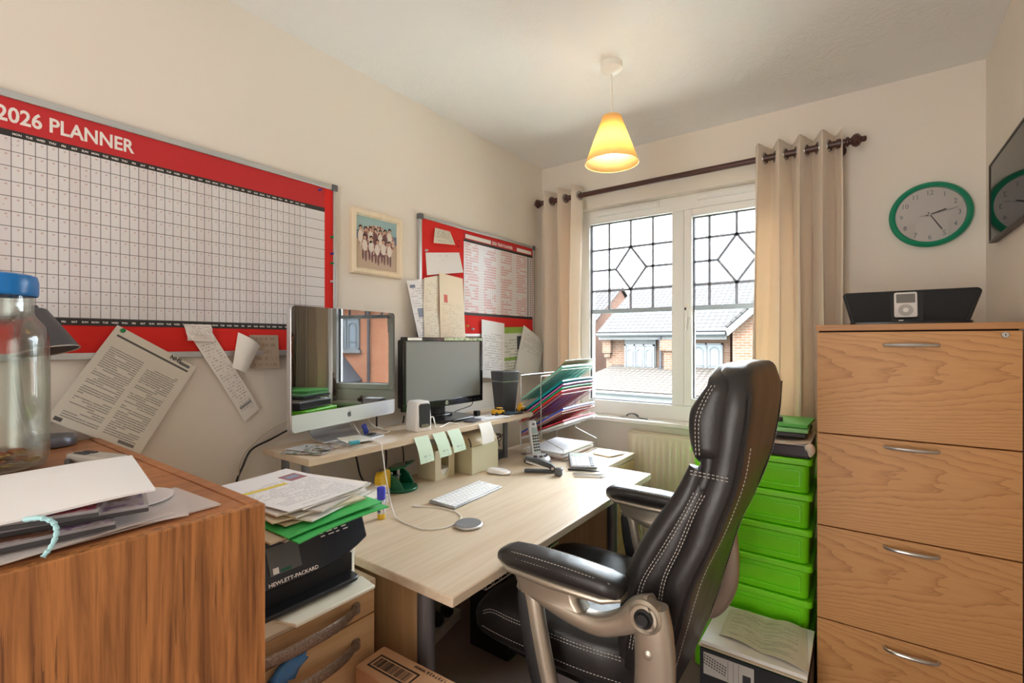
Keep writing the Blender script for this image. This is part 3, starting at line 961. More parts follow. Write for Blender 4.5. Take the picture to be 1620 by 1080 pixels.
# ================================================================ teak cabinet in the foreground
TZ = 1.045
tk = thing('teak_cabinet', 'orange brown teak cabinet in the left foreground', 'cabinet', (0.45, -0.1, 0))
make('carcass', MB().box(0.012, 0.868, -0.55, 0.3655, 0.06, TZ - 0.023), M_TEAK, tk)
make('side_panel', MB().box(0.010, 0.872, 0.366, 0.385, 0.0, TZ - 0.0005), M_TEAKT, tk, bevel=0.0015)
make('side_panel', MB().box(0.010, 0.872, -0.569, -0.551, 0.0, TZ - 0.0005), M_TEAKT, tk, bevel=0.0015)
make('top', MB().box(0.010, 0.868, -0.550, 0.3655, TZ - 0.0225, TZ - 0.002), M_TEAKT, tk, bevel=0.002)
for a, b in ((-0.55, -0.09), (-0.087, 0.385)):
    make('door', MB().box(0.873, 0.893, a, b, 0.05, TZ - 0.001), M_TEAK, tk, bevel=0.002)
make('plinth', MB().box(0.05, 0.84, -0.54, 0.36, 0.0, 0.059), M_TEAK, tk)
# ================================================================ things on the raised shelf
M_GLOSSB = plain('black_screen_glass', srgb(14, 14, 16), 0.015, ior=2.7)
M_SILVA = plain('brushed_aluminium', srgb(214, 216, 220), 0.38, 0.85)
M_LOGO = plain('dark_grey_logo', srgb(84, 84, 86), 0.4)
im = thing('computer', 'silver all-in-one computer with a glossy black screen and white keyboardless chin on the shelf', 'computer', (0.176, 1.05, SZ))
im['label'] = 'silver all-in-one computer with a glossy mirror-like screen on the shelf'
BL = Vector((0.219, 0.807, 1.012)); Tn = Vector((-0.184, 0.983, 0)); Nn = Vector((0.983, 0.184, 0)); Wi, Hi = 0.492, 0.402
Tn.normalize(); Nn.normalize()
def IM(u, v, o): return BL + Tn * u + Vector((0, 0, v)) + Nn * o
def rpoly(x0, x1, y0, y1, rs, seg=5):
    out = []
    for (cx, cy, a0, r) in ((x1, y1, 0, rs[0]), (x0, y1, PI / 2, rs[1]), (x0, y0, PI, rs[2]), (x1, y0, 1.5 * PI, rs[3])):
        sx = -1 if cx == x1 else 1; sy = -1 if cy == y1 else 1
        if r == 0: out.append((cx, cy)); continue
        for k in range(seg + 1):
            a = a0 + PI / 2 * k / seg
            out.append((cx + sx * r + r * math.cos(a), cy + sy * r + r * math.sin(a)))
    return out
r = 0.014; CH = 0.056
make('case', MB().prism(rpoly(0, Wi, 0, Hi, (r, r, r, r)), IM, -0.026, -0.004), M_SILVA, im, bevel=0.003)
make('chin', MB().prism(rpoly(0, Wi, 0, CH, (0, 0, r, r)), IM, -0.004, 0.0), M_SILVA, im)
make('screen', MB().prism(rpoly(0, Wi, CH, Hi, (r, r, 0, 0)), IM, -0.004, 0.0), M_GLOSSB, im)
ap = [(0, 0.78), (0.14, 0.86), (0.32, 0.88), (0.52, 0.80), (0.62, 0.68), (0.50, 0.56), (0.46, 0.40), (0.52, 0.22), (0.68, 0.12), (0.56, -0.16), (0.40, -0.38), (0.26, -0.46), (0.10, -0.40), (0, -0.37), (-0.10, -0.40), (-0.26, -0.46), (-0.42, -0.36), (-0.60, -0.08), (-0.68, 0.24), (-0.64, 0.56), (-0.48, 0.80), (-0.26, 0.88), (-0.08, 0.84)]
leaf = [(0.02, 0.94), (0.12, 0.98), (0.24, 1.12), (0.28, 1.32), (0.14, 1.26), (0.04, 1.12)]
k = 0.0135
mb = MB()
for pl_ in (ap, leaf): mb.prism([(0.243 + x * k, 0.0255 + y * k) for x, y in pl_], IM, 0.0, 0.0006)
make('logo', mb, M_LOGO, im, smooth=False)
ft = []
cx = Wi / 2 + 0.0
path = [(0.075, 0.003), (0.0, 0.004), (-0.055, 0.006), (-0.085, 0.016), (-0.098, 0.045), (-0.098, 0.09), (-0.085, 0.15), (-0.04, 0.19)]
pth = spline([Vector((a, b, 0)) for a, b in path], 5)
loops = []
for i, p in enumerate(pth):
    t = (pth[min(i + 1, len(pth) - 1)] - pth[max(i - 1, 0)]).normalized(); nn = Vector((-t.y, t.x, 0)) * 0.003
    loops.append([Vector((cx - 0.095, (p + nn).y + SZ - BL.z, (p + nn).x)), Vector((cx + 0.095, (p + nn).y + SZ - BL.z, (p + nn).x)), Vector((cx + 0.095, (p - nn).y + SZ - BL.z, (p - nn).x)), Vector((cx - 0.095, (p - nn).y + SZ - BL.z, (p - nn).x))])
make('stand', MB().rings([[IM(q.x, q.y, q.z) + Vector((0, 0, 0.0008)) for q in l] for l in loops]), M_SILVA, im, angle=40)

# ---------------------------------------------------------------- black monitor
hp = thing('monitor', 'black flat monitor with a matt grey screen on the shelf', 'monitor', (0.15, 1.575, SZ))
mx, my0, my1, mz0, mz1 = 0.144, 1.322, 1.830, 1.010, 1.318
def HM(p, q, t): return Vector((t, p, q))
make('case', MB().prism(rpoly(my0 + 0.01, my1 - 0.01, mz0 + 0.01, mz1 - 0.01, (0.01,) * 4), HM, mx - 0.05, mx - 0.016), M_BLACKP, hp, bevel=0.006)
mb = MB()
bz = 0.017
mb.box(mx - 0.018, mx, my0, my1, mz1 - bz, mz1); mb.box(mx - 0.018, mx, my0, my1, mz0, mz0 + 0.030)
mb.box(mx - 0.018, mx, my0, my0 + bz, mz0 + 0.03, mz1 - bz); mb.box(mx - 0.018, mx, my1 - bz, my1, mz0 + 0.03, mz1 - bz)
make('bezel', mb, plain('gloss_black_plastic', srgb(16, 16, 18), 0.15), hp, bevel=0.002)
make('screen', MB().box(mx - 0.016, mx - 0.004, my0 + bz, my1 - bz, mz0 + 0.030, mz1 - bz), plain('matt_grey_screen', srgb(128, 130, 127), 0.42), hp)
mb = MB().lathe([(0, 0), (0.009, 0), (0.009, 0.0006), (0, 0.0006)], (mx + 0.0001, 1.576, mz0 + 0.0155), 24, Euler((0, PI / 2, 0)).to_matrix())
lg = make('logo', mb, M_SILVER, hp, smooth=False)
make('lettering', text(MB(), 'hp', 0.013, WALLM(1.5705, mz0 + 0.012, mx + 0.0008), 0.0001, 0.0003), M_BLACKP, lg, smooth=False)
mb = MB()
for j, y in enumerate((1.705, 1.735, 1.765, 1.79)): mb.box(mx, mx + 0.0012, y, y + 0.012, mz0 + 0.010, mz0 + 0.014)
make('buttons', mb, M_DARKP, hp)
make('neck', MB().rbox((mx - 0.062, 1.576, 1.02), (0.035, 0.085, 0.13), 0.012), M_BLACKP, hp, bevel=0.003)
make('base', MB().rbox((mx + 0.005, 1.576, SZ + 0.0085), (0.19, 0.23, 0.014), 0.06, seg=6).rbox((mx - 0.045, 1.576, SZ + 0.018), (0.08, 0.12, 0.012), 0.03), plain('gloss_black_base', srgb(20, 20, 22), 0.2), hp, bevel=0.004)
make('white_label', MB().box(mx + 0.0002, mx + 0.001, 1.345, 1.425, mz1 - 0.0135, mz1 - 0.002), M_PAPER, hp, smooth=False)
n = NT('green_yellow_sticker'); v = n.coord()
n.set(color=n.ramp(n.noise(n.mapping(v, (60, 60, 60)), 1.0, 3), [(0.35, srgb(120, 160, 110)), (0.5, srgb(206, 214, 170)), (0.65, srgb(110, 130, 80))]), rough=0.5)
make('sticker', MB().box(mx + 0.0002, mx + 0.001, 1.56, 1.825, mz1 - 0.0135, mz1 - 0.002), n.m, hp, smooth=False)

# ---------------------------------------------------------------- little white speaker and dark speaker
ws = thing('speaker', 'small white computer speaker with a dark front on the shelf between the screens', 'speaker', (0.238, 1.318, SZ), math.radians(-8))
L = []
for z, w, d in ((0.0, 0.078, 0.072), (0.004, 0.082, 0.074), (0.05, 0.084, 0.072), (0.10, 0.080, 0.064), (0.112, 0.076, 0.058), (0.115, 0.07, 0.052)):
    L.append([Vector((x, y, z + 0.001)) for x, y in rrect(w, d, 0.012, 4)])
make('body', MB().rings(L), M_WHITEP, ws, world=False)
make('grille', MB().rbox((0.0405, 0.0, 0.062), (0.006, 0.052, 0.092), 0.01, ax=0), plain('dark_mesh_grille', srgb(52, 54, 58), 0.35, 0.3, bump=0.4, bscale=900), ws, world=False, bevel=0.002)
make('control_strip', MB().rbox((0.0442, 0.0, 0.022), (0.003, 0.034, 0.012), 0.003, ax=0), M_SILVER, ws, world=False)

ds = thing('speaker', 'tall dark grey tapered speaker with a silver line at the end of the shelf', 'speaker', (0.215, 1.918, SZ), math.radians(-14))
L = []
for z, w in ((0.0, 0.072), (0.003, 0.075), (0.15, 0.098)):
    L.append([Vector((x, y, z + 0.001)) for x, y in rrect(w, w, 0.006, 3)])
make('body', MB().rings(L), plain('charcoal_speaker_cloth', srgb(66, 66, 70), 0.7, bump=0.2, bscale=900), ds, world=False)
make('band', MB().rings([[Vector((x, y, z)) for x, y in rrect(w, w, 0.006, 3)] for z, w in ((0.1508, 0.0995), (0.1555, 0.1005))]), M_SILVER, ds, world=False)
L = [[Vector((x, y, z)) for x, y in rrect(w, w, 0.006, 3)] for z, w in ((0.1555, 0.099), (0.200, 0.105), (0.203, 0.101))]
make('cap', MB().rings(L), plain('dark_grey_cap', srgb(76, 76, 80), 0.4), ds, world=False)

# ---------------------------------------------------------------- small things on the shelf
def toy_car(label, loc, rz, kind):
    t = thing('toy_car', label, 'toy', loc, rz)
    Y = plain('yellow_toy_paint', srgb(226, 170, 34), 0.3) if 'yellow_toy_paint' not in bpy.data.materials else bpy.data.materials['yellow_toy_paint']
    if kind == 'jeep':
        mb = MB().rbox((0, 0, 0.017), (0.062, 0.028, 0.014), 0.004).rbox((0.008, 0, 0.030), (0.024, 0.026, 0.014), 0.004).rbox((-0.02, 0, 0.026), (0.022, 0.024, 0.006), 0.003)
    else:
        L = []
        for z, w, d in ((0.008, 0.050, 0.026), (0.018, 0.054, 0.029), (0.024, 0.048, 0.028), (0.030, 0.036, 0.024), (0.041, 0.026, 0.020), (0.044, 0.016, 0.014)):
            L.append([Vector((x, y, z)) for x, y in rrect(w, d, min(w, d) * 0.4, 4)])
        mb = MB().rings(L)
    make('body', mb, Y, t, world=False, bevel=0.0015)
    mb = MB()
    if kind == 'jeep': mb.box(-0.0045, 0.0205, -0.0134, 0.0134, 0.028, 0.034)
    else: mb.box(-0.012, 0.010, -0.0125, 0.0125, 0.031, 0.037)
    make('windows', mb, M_DARKP, t, world=False, bevel=0.001)
    for sx in (-1, 1):
        for sy in (-1, 1):
            make('wheel', MB().lathe([(0, -0.003), (0.0085, -0.003), (0.0085, 0.003), (0, 0.003)], (sx * 0.0185, sy * 0.0135, 0.0088), 16, Euler((PI / 2, 0, 0)).to_matrix()), M_BLACKP, t, world=False)
    return t
toy_car('yellow toy jeep on the shelf left of the tall dark speaker', (0.262, 1.800, SZ), math.radians(75), 'jeep')
toy_car('rounded yellow toy car at the right end of the shelf', (0.282, 1.962, SZ), math.radians(100), 'car')
def slab(name, label, cat, c, size, rz, m, r=0.004, bevel=0.001):
    mb = MB().rbox(c, size, r, (0, 0, rz))
    return solo(name, label, cat, mb, m, bevel=bevel)
SCR = plain('dark_phone_screen', srgb(40, 52, 66), 0.12)
pt = thing('mobile_phone', 'dark mobile phone with blue specks lying before the tall speaker', 'phone', (0.290, 1.868, SZ), math.radians(80))
make('body', MB().rbox((0, 0, 0.0055), (0.115, 0.055, 0.009), 0.008), M_BLACKP, pt, world=False, bevel=0.002)
n = NT('blue_speckled_screen'); v = n.coord()
n.set(color=n.ramp(n.noise(n.mapping(v, (140, 140, 140)), 1, 2), [(0.45, srgb(30, 36, 46)), (0.6, srgb(70, 130, 170))]), rough=0.15)
make('display', MB().rbox((0, 0, 0.0103), (0.085, 0.046, 0.0008), 0.004), n.m, pt, world=False)
slab('wallet', 'flat dark grey card holder on the shelf before the monitor base', 'card holder', (0.275, 1.600, SZ + 0.0045), (0.05, 0.075, 0.007), math.radians(10), plain('grey_leather', srgb(74, 76, 82), 0.5), 0.005)
solo('plug_adapter', 'little black cube on the shelf between monitor base and toy jeep', 'adapter', MB().rbox((0.195, 1.725, SZ + 0.0135), (0.025, 0.025, 0.025), 0.003), M_BLACKP, bevel=0.001)
PRN = printed('small_print_paper', srgb(232, 232, 236), srgb(150, 154, 170), 14, 16, 0.5)
for (lab, tl, tr, br, bl) in (('white paper sheet under the toy jeep at the shelf edge', (0.200, 1.640, 0), (0.215, 1.860, 0), (0.325, 1.850, 0), (0.320, 1.625, 0)), ('smaller white slip lying over the sheet at the shelf edge', (0.235, 1.690, 0.0012), (0.255, 1.840, 0.0012), (0.345, 1.790, 0.0012), (0.315, 1.660, 0.0012))):
    V = [Vector((x, y, SZ + 0.0008 + z)) for x, y, z in (tl, tr, br, bl)]
    solo('paper_sheet', lab, 'paper', MB().sheet(*V, 4, 0.0006, normal=(0, 0, 1)), PRN)
# leaflets at the left end
n = NT('coloured_leaflet'); v = n.coord()
n.set(color=n.ramp(n.noise(n.mapping(v, (26, 40, 40)), 1.0, 3, 0.7), [(0.36, srgb(70, 110, 90)), (0.46, srgb(200, 204, 206)), (0.56, srgb(150, 120, 110)), (0.66, srgb(60, 130, 70))]), rough=0.25)
M_LEAF = n.m
M_LEAFW = printed('pale_leaflet', srgb(214, 216, 218), srgb(120, 130, 134), 8, 12, 0.5, rough=0.25)
for i, (lab, c, sz, rz, m) in enumerate((('dark green leaflet lowest in the little pile at the left shelf end', (0.235, 0.850, 0.002), (0.14, 0.09), 0.5, M_LEAF), ('pale leaflet in the middle of the little pile at the left shelf end', (0.215, 0.868, 0.0045), (0.12, 0.085), 0.2, M_LEAFW),
      ('colourful leaflet on top of the little pile at the left shelf end', (0.247, 0.882, 0.007), (0.09, 0.075), 0.9, M_LEAF))):
    R = Euler((0, 0, rz)).to_matrix()
    q = [Vector((c[0], c[1], SZ + c[2])) + R @ Vector((a * sz[0] / 2, b * sz[1] / 2, 0)) for a, b in ((-1, -1), (-1, 1), (1, 1), (1, -1))]
    solo('leaflet', lab, 'leaflet', MB().sheet(*q, 5, 0.0016, lambda u, v: 0.004 * (u - 0.5) ** 2, normal=(0, 0, 1)), m)
q = [Vector((x, y, SZ + 0.0155)) for x, y in ((0.165, 0.915), (0.165, 0.985), (0.185, 0.99), (0.187, 0.92))]
solo('sticker_strip', 'thin pale strip lying behind the little leaflet pile', 'strip', MB().box(0.185, 0.20, 0.93, 0.985, SZ + 0.0085, SZ + 0.0095), M_LEAFW)
q = [Vector((x, y, SZ + 0.0078)) for x, y in ((0.155, 1.005), (0.160, 1.10), (0.285, 1.075), (0.270, 0.975))]
solo('card', 'white card with pale yellow print on the foot of the silver computer', 'card', MB().sheet(*q, 3, 0.0008, normal=(0, 0, 1)), printed('yellowish_card_print', srgb(232, 230, 222), srgb(200, 190, 110), 6, 10, 0.55, (0.1, 0.6, 0.2, 0.8), 0.7))
kf = thing('key_fob', 'turquoise key cap on a key lying on the shelf edge', 'key', (0.285, 0.975, SZ))
make('cap', MB().rbox((0.288, 0.985, SZ + 0.0135), (0.024, 0.036, 0.010), 0.008, (0, 0, -0.3)), plain('turquoise_plastic', srgb(66, 170, 190), 0.35), kf, bevel=0.003)
make('blade', MB().rbox((0.278, 0.945, SZ + 0.0115), (0.007, 0.055, 0.002), 0.002, (0, 0, -0.3)), M_SILVER, kf)
ub = thing('memory_stick', 'blue memory stick plugged on the end of a hanging black lead under the silver computer', 'memory stick', (0.19, 1.10, SZ))
make('stick', MB().rbox((0.185, 1.105, SZ + 0.030), (0.010, 0.018, 0.040), 0.003, (0.5, 0.2, 0)), plain('blue_plastic', srgb(44, 60, 150), 0.35), ub, bevel=0.001)
make('plug', MB().rbox((0.195, 1.125, SZ + 0.006), (0.022, 0.034, 0.010), 0.004, (0, 0, 0.4)), M_BLACKP, ub, bevel=0.001)

# ---------------------------------------------------------------- leads
M_WCABLE = plain('white_cable', srgb(232, 230, 226), 0.4)
M_BCABLE = plain('black_cable', srgb(30, 28, 28), 0.5)
M_GCABLE = plain('grey_cable', srgb(196, 186, 170), 0.5)
wc = thing('charging_cable', 'long white charging cable trailing from the silver computer over the shelf onto the desk', 'cable', (0.45, 1.1, DZ))
pts = [(0.10, 1.11, 1.06), (0.12, 1.10, 1.0), (0.17, 1.10, SZ + 0.005), (0.26, 1.075, SZ + 0.004), (0.335, 1.055, SZ + 0.003), (0.358, 1.045, SZ - 0.02), (0.385, 1.040, 0.84), (0.425, 1.035, 0.745), (0.470, 1.022, 0.7325), (0.540, 1.014, 0.7325), (0.596, 1.022, 0.7325), (0.632, 1.070, 0.7325), (0.618, 1.145, 0.7325), (0.570, 1.180, 0.7325), (0.490, 1.180, 0.7325), (0.425, 1.148, 0.7325)]
make('lead', MB().tube(spline(pts, 8), 0.0019, 8), M_WCABLE, wc)
make('connector', MB().tube([(0.428, 1.150, 0.7335), (0.408, 1.138, 0.7335)], 0.0033, 8).tube([(0.408, 1.138, 0.7335), (0.402, 1.134, 0.7335)], 0.0018, 6), M_WHITEP, wc)
def lead(name, label, pts, r, m):
    return solo(name, label, 'cable', MB().tube(spline(pts, 7), r, 8), m)
lead('power_cable', 'black power lead running down the wall left of the silver computer', [(0.10, 0.93, 1.03), (0.03, 0.885, 0.985), (0.022, 0.840, 0.965), (0.020, 0.778, 0.941), (0.022, 0.748, 0.889), (0.024, 0.728, 0.842), (0.026, 0.70, 0.72)], 0.0035, M_BCABLE)
lead('network_cable', 'pale grey lead running down the wall beside the black power lead', [(0.10, 0.95, 1.05), (0.03, 0.88, 1.02), (0.022, 0.80, 0.975), (0.022, 0.745, 0.92), (0.024, 0.735, 0.84), (0.026, 0.74, 0.72)], 0.003, M_GCABLE)
lead('power_cable', 'black lead looping from the shelf down behind the stapled papers to the green punch', [(0.052, 1.13, 1.0), (0.048, 1.135, 0.93), (0.075, 1.146, 0.854), (0.10, 1.150, 0.78), (0.125, 1.175, 0.742), (0.14, 1.205, 0.7345)], 0.0035, M_BCABLE)
lead('power_cable', 'black lead hanging behind the green hole punch', [(0.05, 1.262, 1.0), (0.05, 1.268, 0.93), (0.09, 1.276, 0.862), (0.105, 1.265, 0.80), (0.11, 1.250, 0.74)], 0.0035, M_BCABLE)
lead('power_cable', 'short black lead between green punch and cream memo box', [(0.06, 1.40, 0.98), (0.05, 1.395, 0.90), (0.085, 1.375, 0.82), (0.09, 1.37, 0.735)], 0.003, M_BCABLE)
lead('network_cable', 'thin grey lead curling behind the small white speaker', [(0.10, 1.15, 1.05), (0.10, 1.20, 0.975), (0.13, 1.235, SZ + 0.004), (0.175, 1.225, SZ + 0.004), (0.20, 1.18, SZ + 0.004), (0.16, 1.16, SZ + 0.004)], 0.0022, M_WCABLE)
lead('speaker_cable', 'white lead from the white speaker curling before the monitor base', [(0.245, 1.362, SZ + 0.03), (0.25, 1.385, SZ + 0.045), (0.262, 1.39, SZ + 0.004), (0.275, 1.40, SZ + 0.004), (0.265, 1.43, SZ + 0.004), (0.262, 1.47, SZ + 0.010), (0.285, 1.495, SZ + 0.004), (0.292, 1.49, SZ + 0.004)], 0.0024, M_WCABLE)
lead('monitor_cable', 'thin black lead hanging from the right side of the monitor', [(0.115, 1.79, 1.03), (0.10, 1.80, 0.99), (0.08, 1.775, 0.975), (0.085, 1.72, 0.97), (0.06, 1.70, SZ + 0.004)], 0.002, M_BCABLE)

# ================================================================ things under the shelf
M_CREAMP = plain('cream_plastic', srgb(216, 206, 178), 0.45)
M_REDINK = plain('red_ink', srgb(200, 44, 40), 0.5)
mbx = thing('memo_box', 'cream memo box with red lettering and a paper slot under the shelf', 'memo box', (0.2, 1.455, DZ))
x0, x1, y0, y1, z1 = 0.145, 0.250, 1.398, 1.512, DZ + 0.122
W = 0.003
mb = MB().box(x0, x1, y0, y0 + W, DZ + 0.0008, z1); mb.box(x0, x1, y1 - W, y1, DZ + 0.0008, z1); mb.box(x0, x0 + W, y0 + W, y1 - W, DZ + 0.0008, z1)
mb.box(x0, x1, y0 + W, y1 - W, DZ + 0.0008, DZ + 0.004)
ya, yb = y0 + 0.034, y1 - 0.034                     # slot in the front
mb.box(x1 - W, x1, y0 + W, ya, DZ + 0.004, z1); mb.box(x1 - W, x1, yb, y1 - W, DZ + 0.004, z1)
K = 10; rr = (yb - ya) / 2
arc = [(ya, DZ + 0.004)] + [((ya + yb) / 2 - rr * math.cos(PI * k / K), DZ + 0.040 - 0.026 * math.sin(PI * k / K)) for k in range(K + 1)] + [(yb, DZ + 0.004)]
mb.prism(arc, lambda p, q, t: (t, p, q), x1 - W, x1)
make('case', mb, M_CREAMP, mbx)
make('note_block', MB().box(x0 + 0.006, x1 - 0.006, y0 + 0.006, y1 - 0.006, DZ + 0.0045, DZ + 0.038), M_PAPER, mbx)
make('lettering', text(MB(), 'COMPAQ', 0.019, frame((x0 + 0.018, y0 - 0.0002, DZ + 0.078), (1, 0, -0.0), (0, 0, 1)), 0.0002, 0.0008, xs=0.88), M_REDINK, mbx, smooth=False)

cb = thing('card_file_box', 'larger cream card file box with a rolled lid under the shelf', 'file box', (0.24, 1.645, DZ))
x0, x1, y0, y1 = 0.165, 0.314, 1.552, 1.735
make('body', MB().box(x0, x1, y0, y1, DZ + 0.0008, DZ + 0.118), plain('pale_olive_cream_plastic', srgb(204, 198, 166), 0.4), cb, bevel=0.002)
prof = [(x1 - 0.004, DZ + 0.119)] + [(x1 - 0.05 + 0.046 * math.cos(a), DZ + 0.119 + 0.046 * math.sin(a)) for a in [PI / 2 * k / 8 for k in range(1, 9)]] + [(x0 + 0.012, DZ + 0.160), (x0, DZ + 0.145), (x0, DZ + 0.119)]
make('lid', MB().prism(prof, lambda p, q, t: (p, t, q), y0 + 0.001, y1 - 0.001), plain('tan_cream_plastic', srgb(206, 190, 152), 0.4), cb, bevel=0.002)
mb = MB()
mb.prism([(a * 1.0, b) for a, b in [(x1 - 0.002, DZ + 0.1185), (x1 - 0.05 + 0.049 * math.cos(0.4), DZ + 0.119 + 0.049 * math.sin(0.4)), (x1 - 0.05 + 0.049 * math.cos(0.9), DZ + 0.119 + 0.049 * math.sin(0.9)), (x1 - 0.05 + 0.044 * math.cos(0.9), DZ + 0.119 + 0.044 * math.sin(0.9)), (x1 - 0.05 + 0.044 * math.cos(0.4), DZ + 0.119 + 0.044 * math.sin(0.4)), (x1 - 0.008, DZ + 0.1185)]], lambda p, q, t: (p, t, q), y0 - 0.001, y0 + 0.0015)
make('lid_seam', mb, M_DARKP, cb)

M_POST = printed('mint_sticky_note', srgb(206, 228, 206), srgb(130, 150, 160), 6, 8, 0.5, (0.3, 0.8, 0.08, 0.3), 0.8)
def sticky(label, y0, y1, z0, z1, sw, m, lift=0.02):
    X = SX1 + 0.0006
    tl, tr = (X, y0, SZ - 0.002 + 0 * z1), (X, y1, SZ - 0.002)
    solo('sticky_note', label, 'sticky note', MB().sheet(tl, tr, (X + lift, y1 + sw, z0), (X + lift, y0 + sw, z0 - 0.002), 5, 0.0004, lambda u, v: 0.006 * math.sin(PI * v), normal=(1, 0, 0)), m, group=None)
sticky('mint sticky note hanging leftmost on the shelf edge over the memo box', 1.204, 1.274, 0.853, 0.94, 0.015, M_POST)
sticky('mint sticky note hanging second from left on the shelf edge', 1.297, 1.362, 0.857, 0.94, 0.024, M_POST)
sticky('mint sticky note hanging third from left on the shelf edge', 1.376, 1.446, 0.862, 0.94, 0.022, M_POST)
sticky('blank white slip hanging from the shelf edge over the card file box', 1.569, 1.652, 0.862, 0.94, 0.012, M_PAPER, 0.012)

pb = thing('power_adapter', 'black power adapter brick under the right end of the shelf', 'adapter', (0.245, 1.90, DZ))
make('brick', MB().rbox((0.215, 1.845, DZ + 0.0178), (0.055, 0.105, 0.034), 0.006, (0, 0, 0.12)), plain('dark_adapter_plastic', srgb(52, 52, 56), 0.45), pb, bevel=0.003)
rw = random.Random(2)
cpts = []
for k in range(46):
    a = k * 0.9
    cpts.append((0.175 + 0.030 * math.cos(a * 1.3) + rw.uniform(-0.012, 0.012), 1.86 + 0.045 * math.sin(a) + rw.uniform(-0.012, 0.012), DZ + 0.055 + 0.045 * abs(math.sin(a * 0.7)) + rw.uniform(0, 0.012)))
make('lead', MB().tube(spline(cpts, 5), 0.0021, 6), M_BCABLE, pb)

# ---------------------------------------------------------------- hole punch
M_GREENM = plain('dark_green_enamel', srgb(18, 92, 62), 0.22)
hp2 = thing('hole_punch', 'dark green two-hole punch on the desk below the shelf', 'hole punch', (0.205, 1.240, DZ), math.radians(28))
base = [(0.060 * math.cos(PI / 2 - PI * k / 16) * 1.15 + 0.01, 0.062 * math.sin(PI / 2 - PI * k / 16)) for k in range(17)] + [(-0.055, -0.062), (-0.055, 0.062)]
make('base', MB().prism(base, lambda p, q, t: (p, q, t), 0.001, 0.014), M_GREENM, hp2, world=False, bevel=0.004)
for s in (-1, 1):
    side = [(-0.055, 0.014), (0.046, 0.014), (0.030, 0.046), (-0.005, 0.074), (-0.055, 0.066)]
    make('side_plate', MB().prism(side, lambda p, q, t: (p, t, q), s * 0.054 - 0.005, s * 0.054 + 0.005), M_GREENM, hp2, world=False, bevel=0.002)
lev = [(-0.058, 0.052), (-0.058, 0.064), (-0.03, 0.086), (0.05, 0.104), (0.055, 0.099), (-0.02, 0.076)]
make('lever', MB().prism(lev, lambda p, q, t: (p, t, q), -0.051, 0.051), M_GREENM, hp2, world=False, bevel=0.004)
for s in (-1, 1):
    make('punch_pin', MB().cyl((-0.012, s * 0.036, 0), 0.006, 0.014, 0.074, 12), M_SILVER, hp2, world=False)
make('spring_bar', MB().rbox((-0.012, 0, 0.046), (0.018, 0.09, 0.006), 0.002), M_SILVER, hp2, world=False)

tr = thing('glue_roller', 'yellow and clear glue tape roller behind the glue stick', 'glue roller', (0.235, 1.145, DZ), math.radians(25))
prof = [(-0.042, 0.0), (0.042, 0.0), (0.042, 0.022), (0.042, 0.05)] + [(0.012 + 0.030 * math.cos(a), 0.050 + 0.028 * math.sin(a)) for a in [PI / 2 * k / 6 for k in range(1, 7)]] + [(-0.02, 0.078), (-0.038, 0.066), (-0.042, 0.05)]
make('body', MB().prism([(a, b + 0.022) for a, b in prof if b >= 0.0 and not (b == 0.022)], lambda p, q, t: (t, p, q), -0.013, 0.013), plain('yellow_plastic', srgb(228, 186, 44), 0.35), tr, world=False, bevel=0.004)
make('clear_foot', MB().rbox((0, 0.02, 0.0115), (0.024, 0.04, 0.021), 0.004), plain('frosted_clear_plastic', srgb(206, 208, 212), 0.3), tr, world=False)
make('label', MB().rbox((0.0, -0.012, 0.101), (0.022, 0.038, 0.0012), 0.002), plain('grey_label', srgb(110, 104, 98), 0.5), tr, world=False)

gs = thing('glue_stick', 'glue stick standing upright with a blue cap and yellow foot', 'glue stick', (0.405, 1.002, DZ))
def cyl_at(name, r, z0, z1, m, parent, seg=24):
    return make(name, MB().lathe([(0, z0), (r * 0.94, z0), (r, z0 + 0.0015), (r, z1 - 0.0015), (r * 0.94, z1), (0, z1)], (0, 0, 0), seg), m, parent, world=False)
cyl_at('foot', 0.0125, 0.0005, 0.017, bpy.data.materials['yellow_plastic'], gs)
n = NT('white_blue_label'); x_, y_, z_ = n.sep(n.coord())
n.set(color=n.mix(n.math('GREATER_THAN', n.noise(n.comb(n.math('MULTIPLY', y_, 180), n.math('MULTIPLY', z_, 60), 0.0), 1.0, 2), 0.52), srgb(228, 228, 234), srgb(52, 62, 120)), rough=0.35)
cyl_at('barrel', 0.0125, 0.017, 0.062, n.m, gs)
cyl_at('cap', 0.0135, 0.062, 0.100, plain('royal_blue_plastic', srgb(56, 62, 200), 0.3), gs)

# ================================================================ keyboard, mouse, puck
kb = thing('keyboard', 'white compact keyboard lying on the desk', 'keyboard', (0.474, 1.342, DZ), math.radians(3.5))
Lk, Wk = 0.290, 0.116                               # long side runs away from the camera
def wedge(x0, x1, y0, y1, za, zb, z0=0.001):
    vs = [(x0, y0, z0), (x1, y0, z0), (x1, y1, z0), (x0, y1, z0), (x0, y0, zb), (x1, y0, za), (x1, y1, za), (x0, y1, zb)]
    return MB().add(vs, [(0, 3, 2, 1), (4, 5, 6, 7), (0, 1, 5, 4), (1, 2, 6, 5), (2, 3, 7, 6), (3, 0, 4, 7)])
make('case', wedge(-Wk / 2, Wk / 2, -Lk / 2, Lk / 2, 0.006, 0.011), plain('keyboard_aluminium', srgb(168, 170, 176), 0.35, 0.7), kb, world=False, bevel=0.002)
M_KEY = plain('white_key', srgb(244, 244, 246), 0.4)
rows = [[1.0] * 14, [1.0] * 13 + [1.5], [1.5] + [1.0] * 13, [1.75] + [1.0] * 11 + [1.75], [2.3] + [1.0] * 10 + [2.3], [1, 1, 1, 1.25, 5.2, 1.25, 1, 1, 1, 1]]
nk = 0
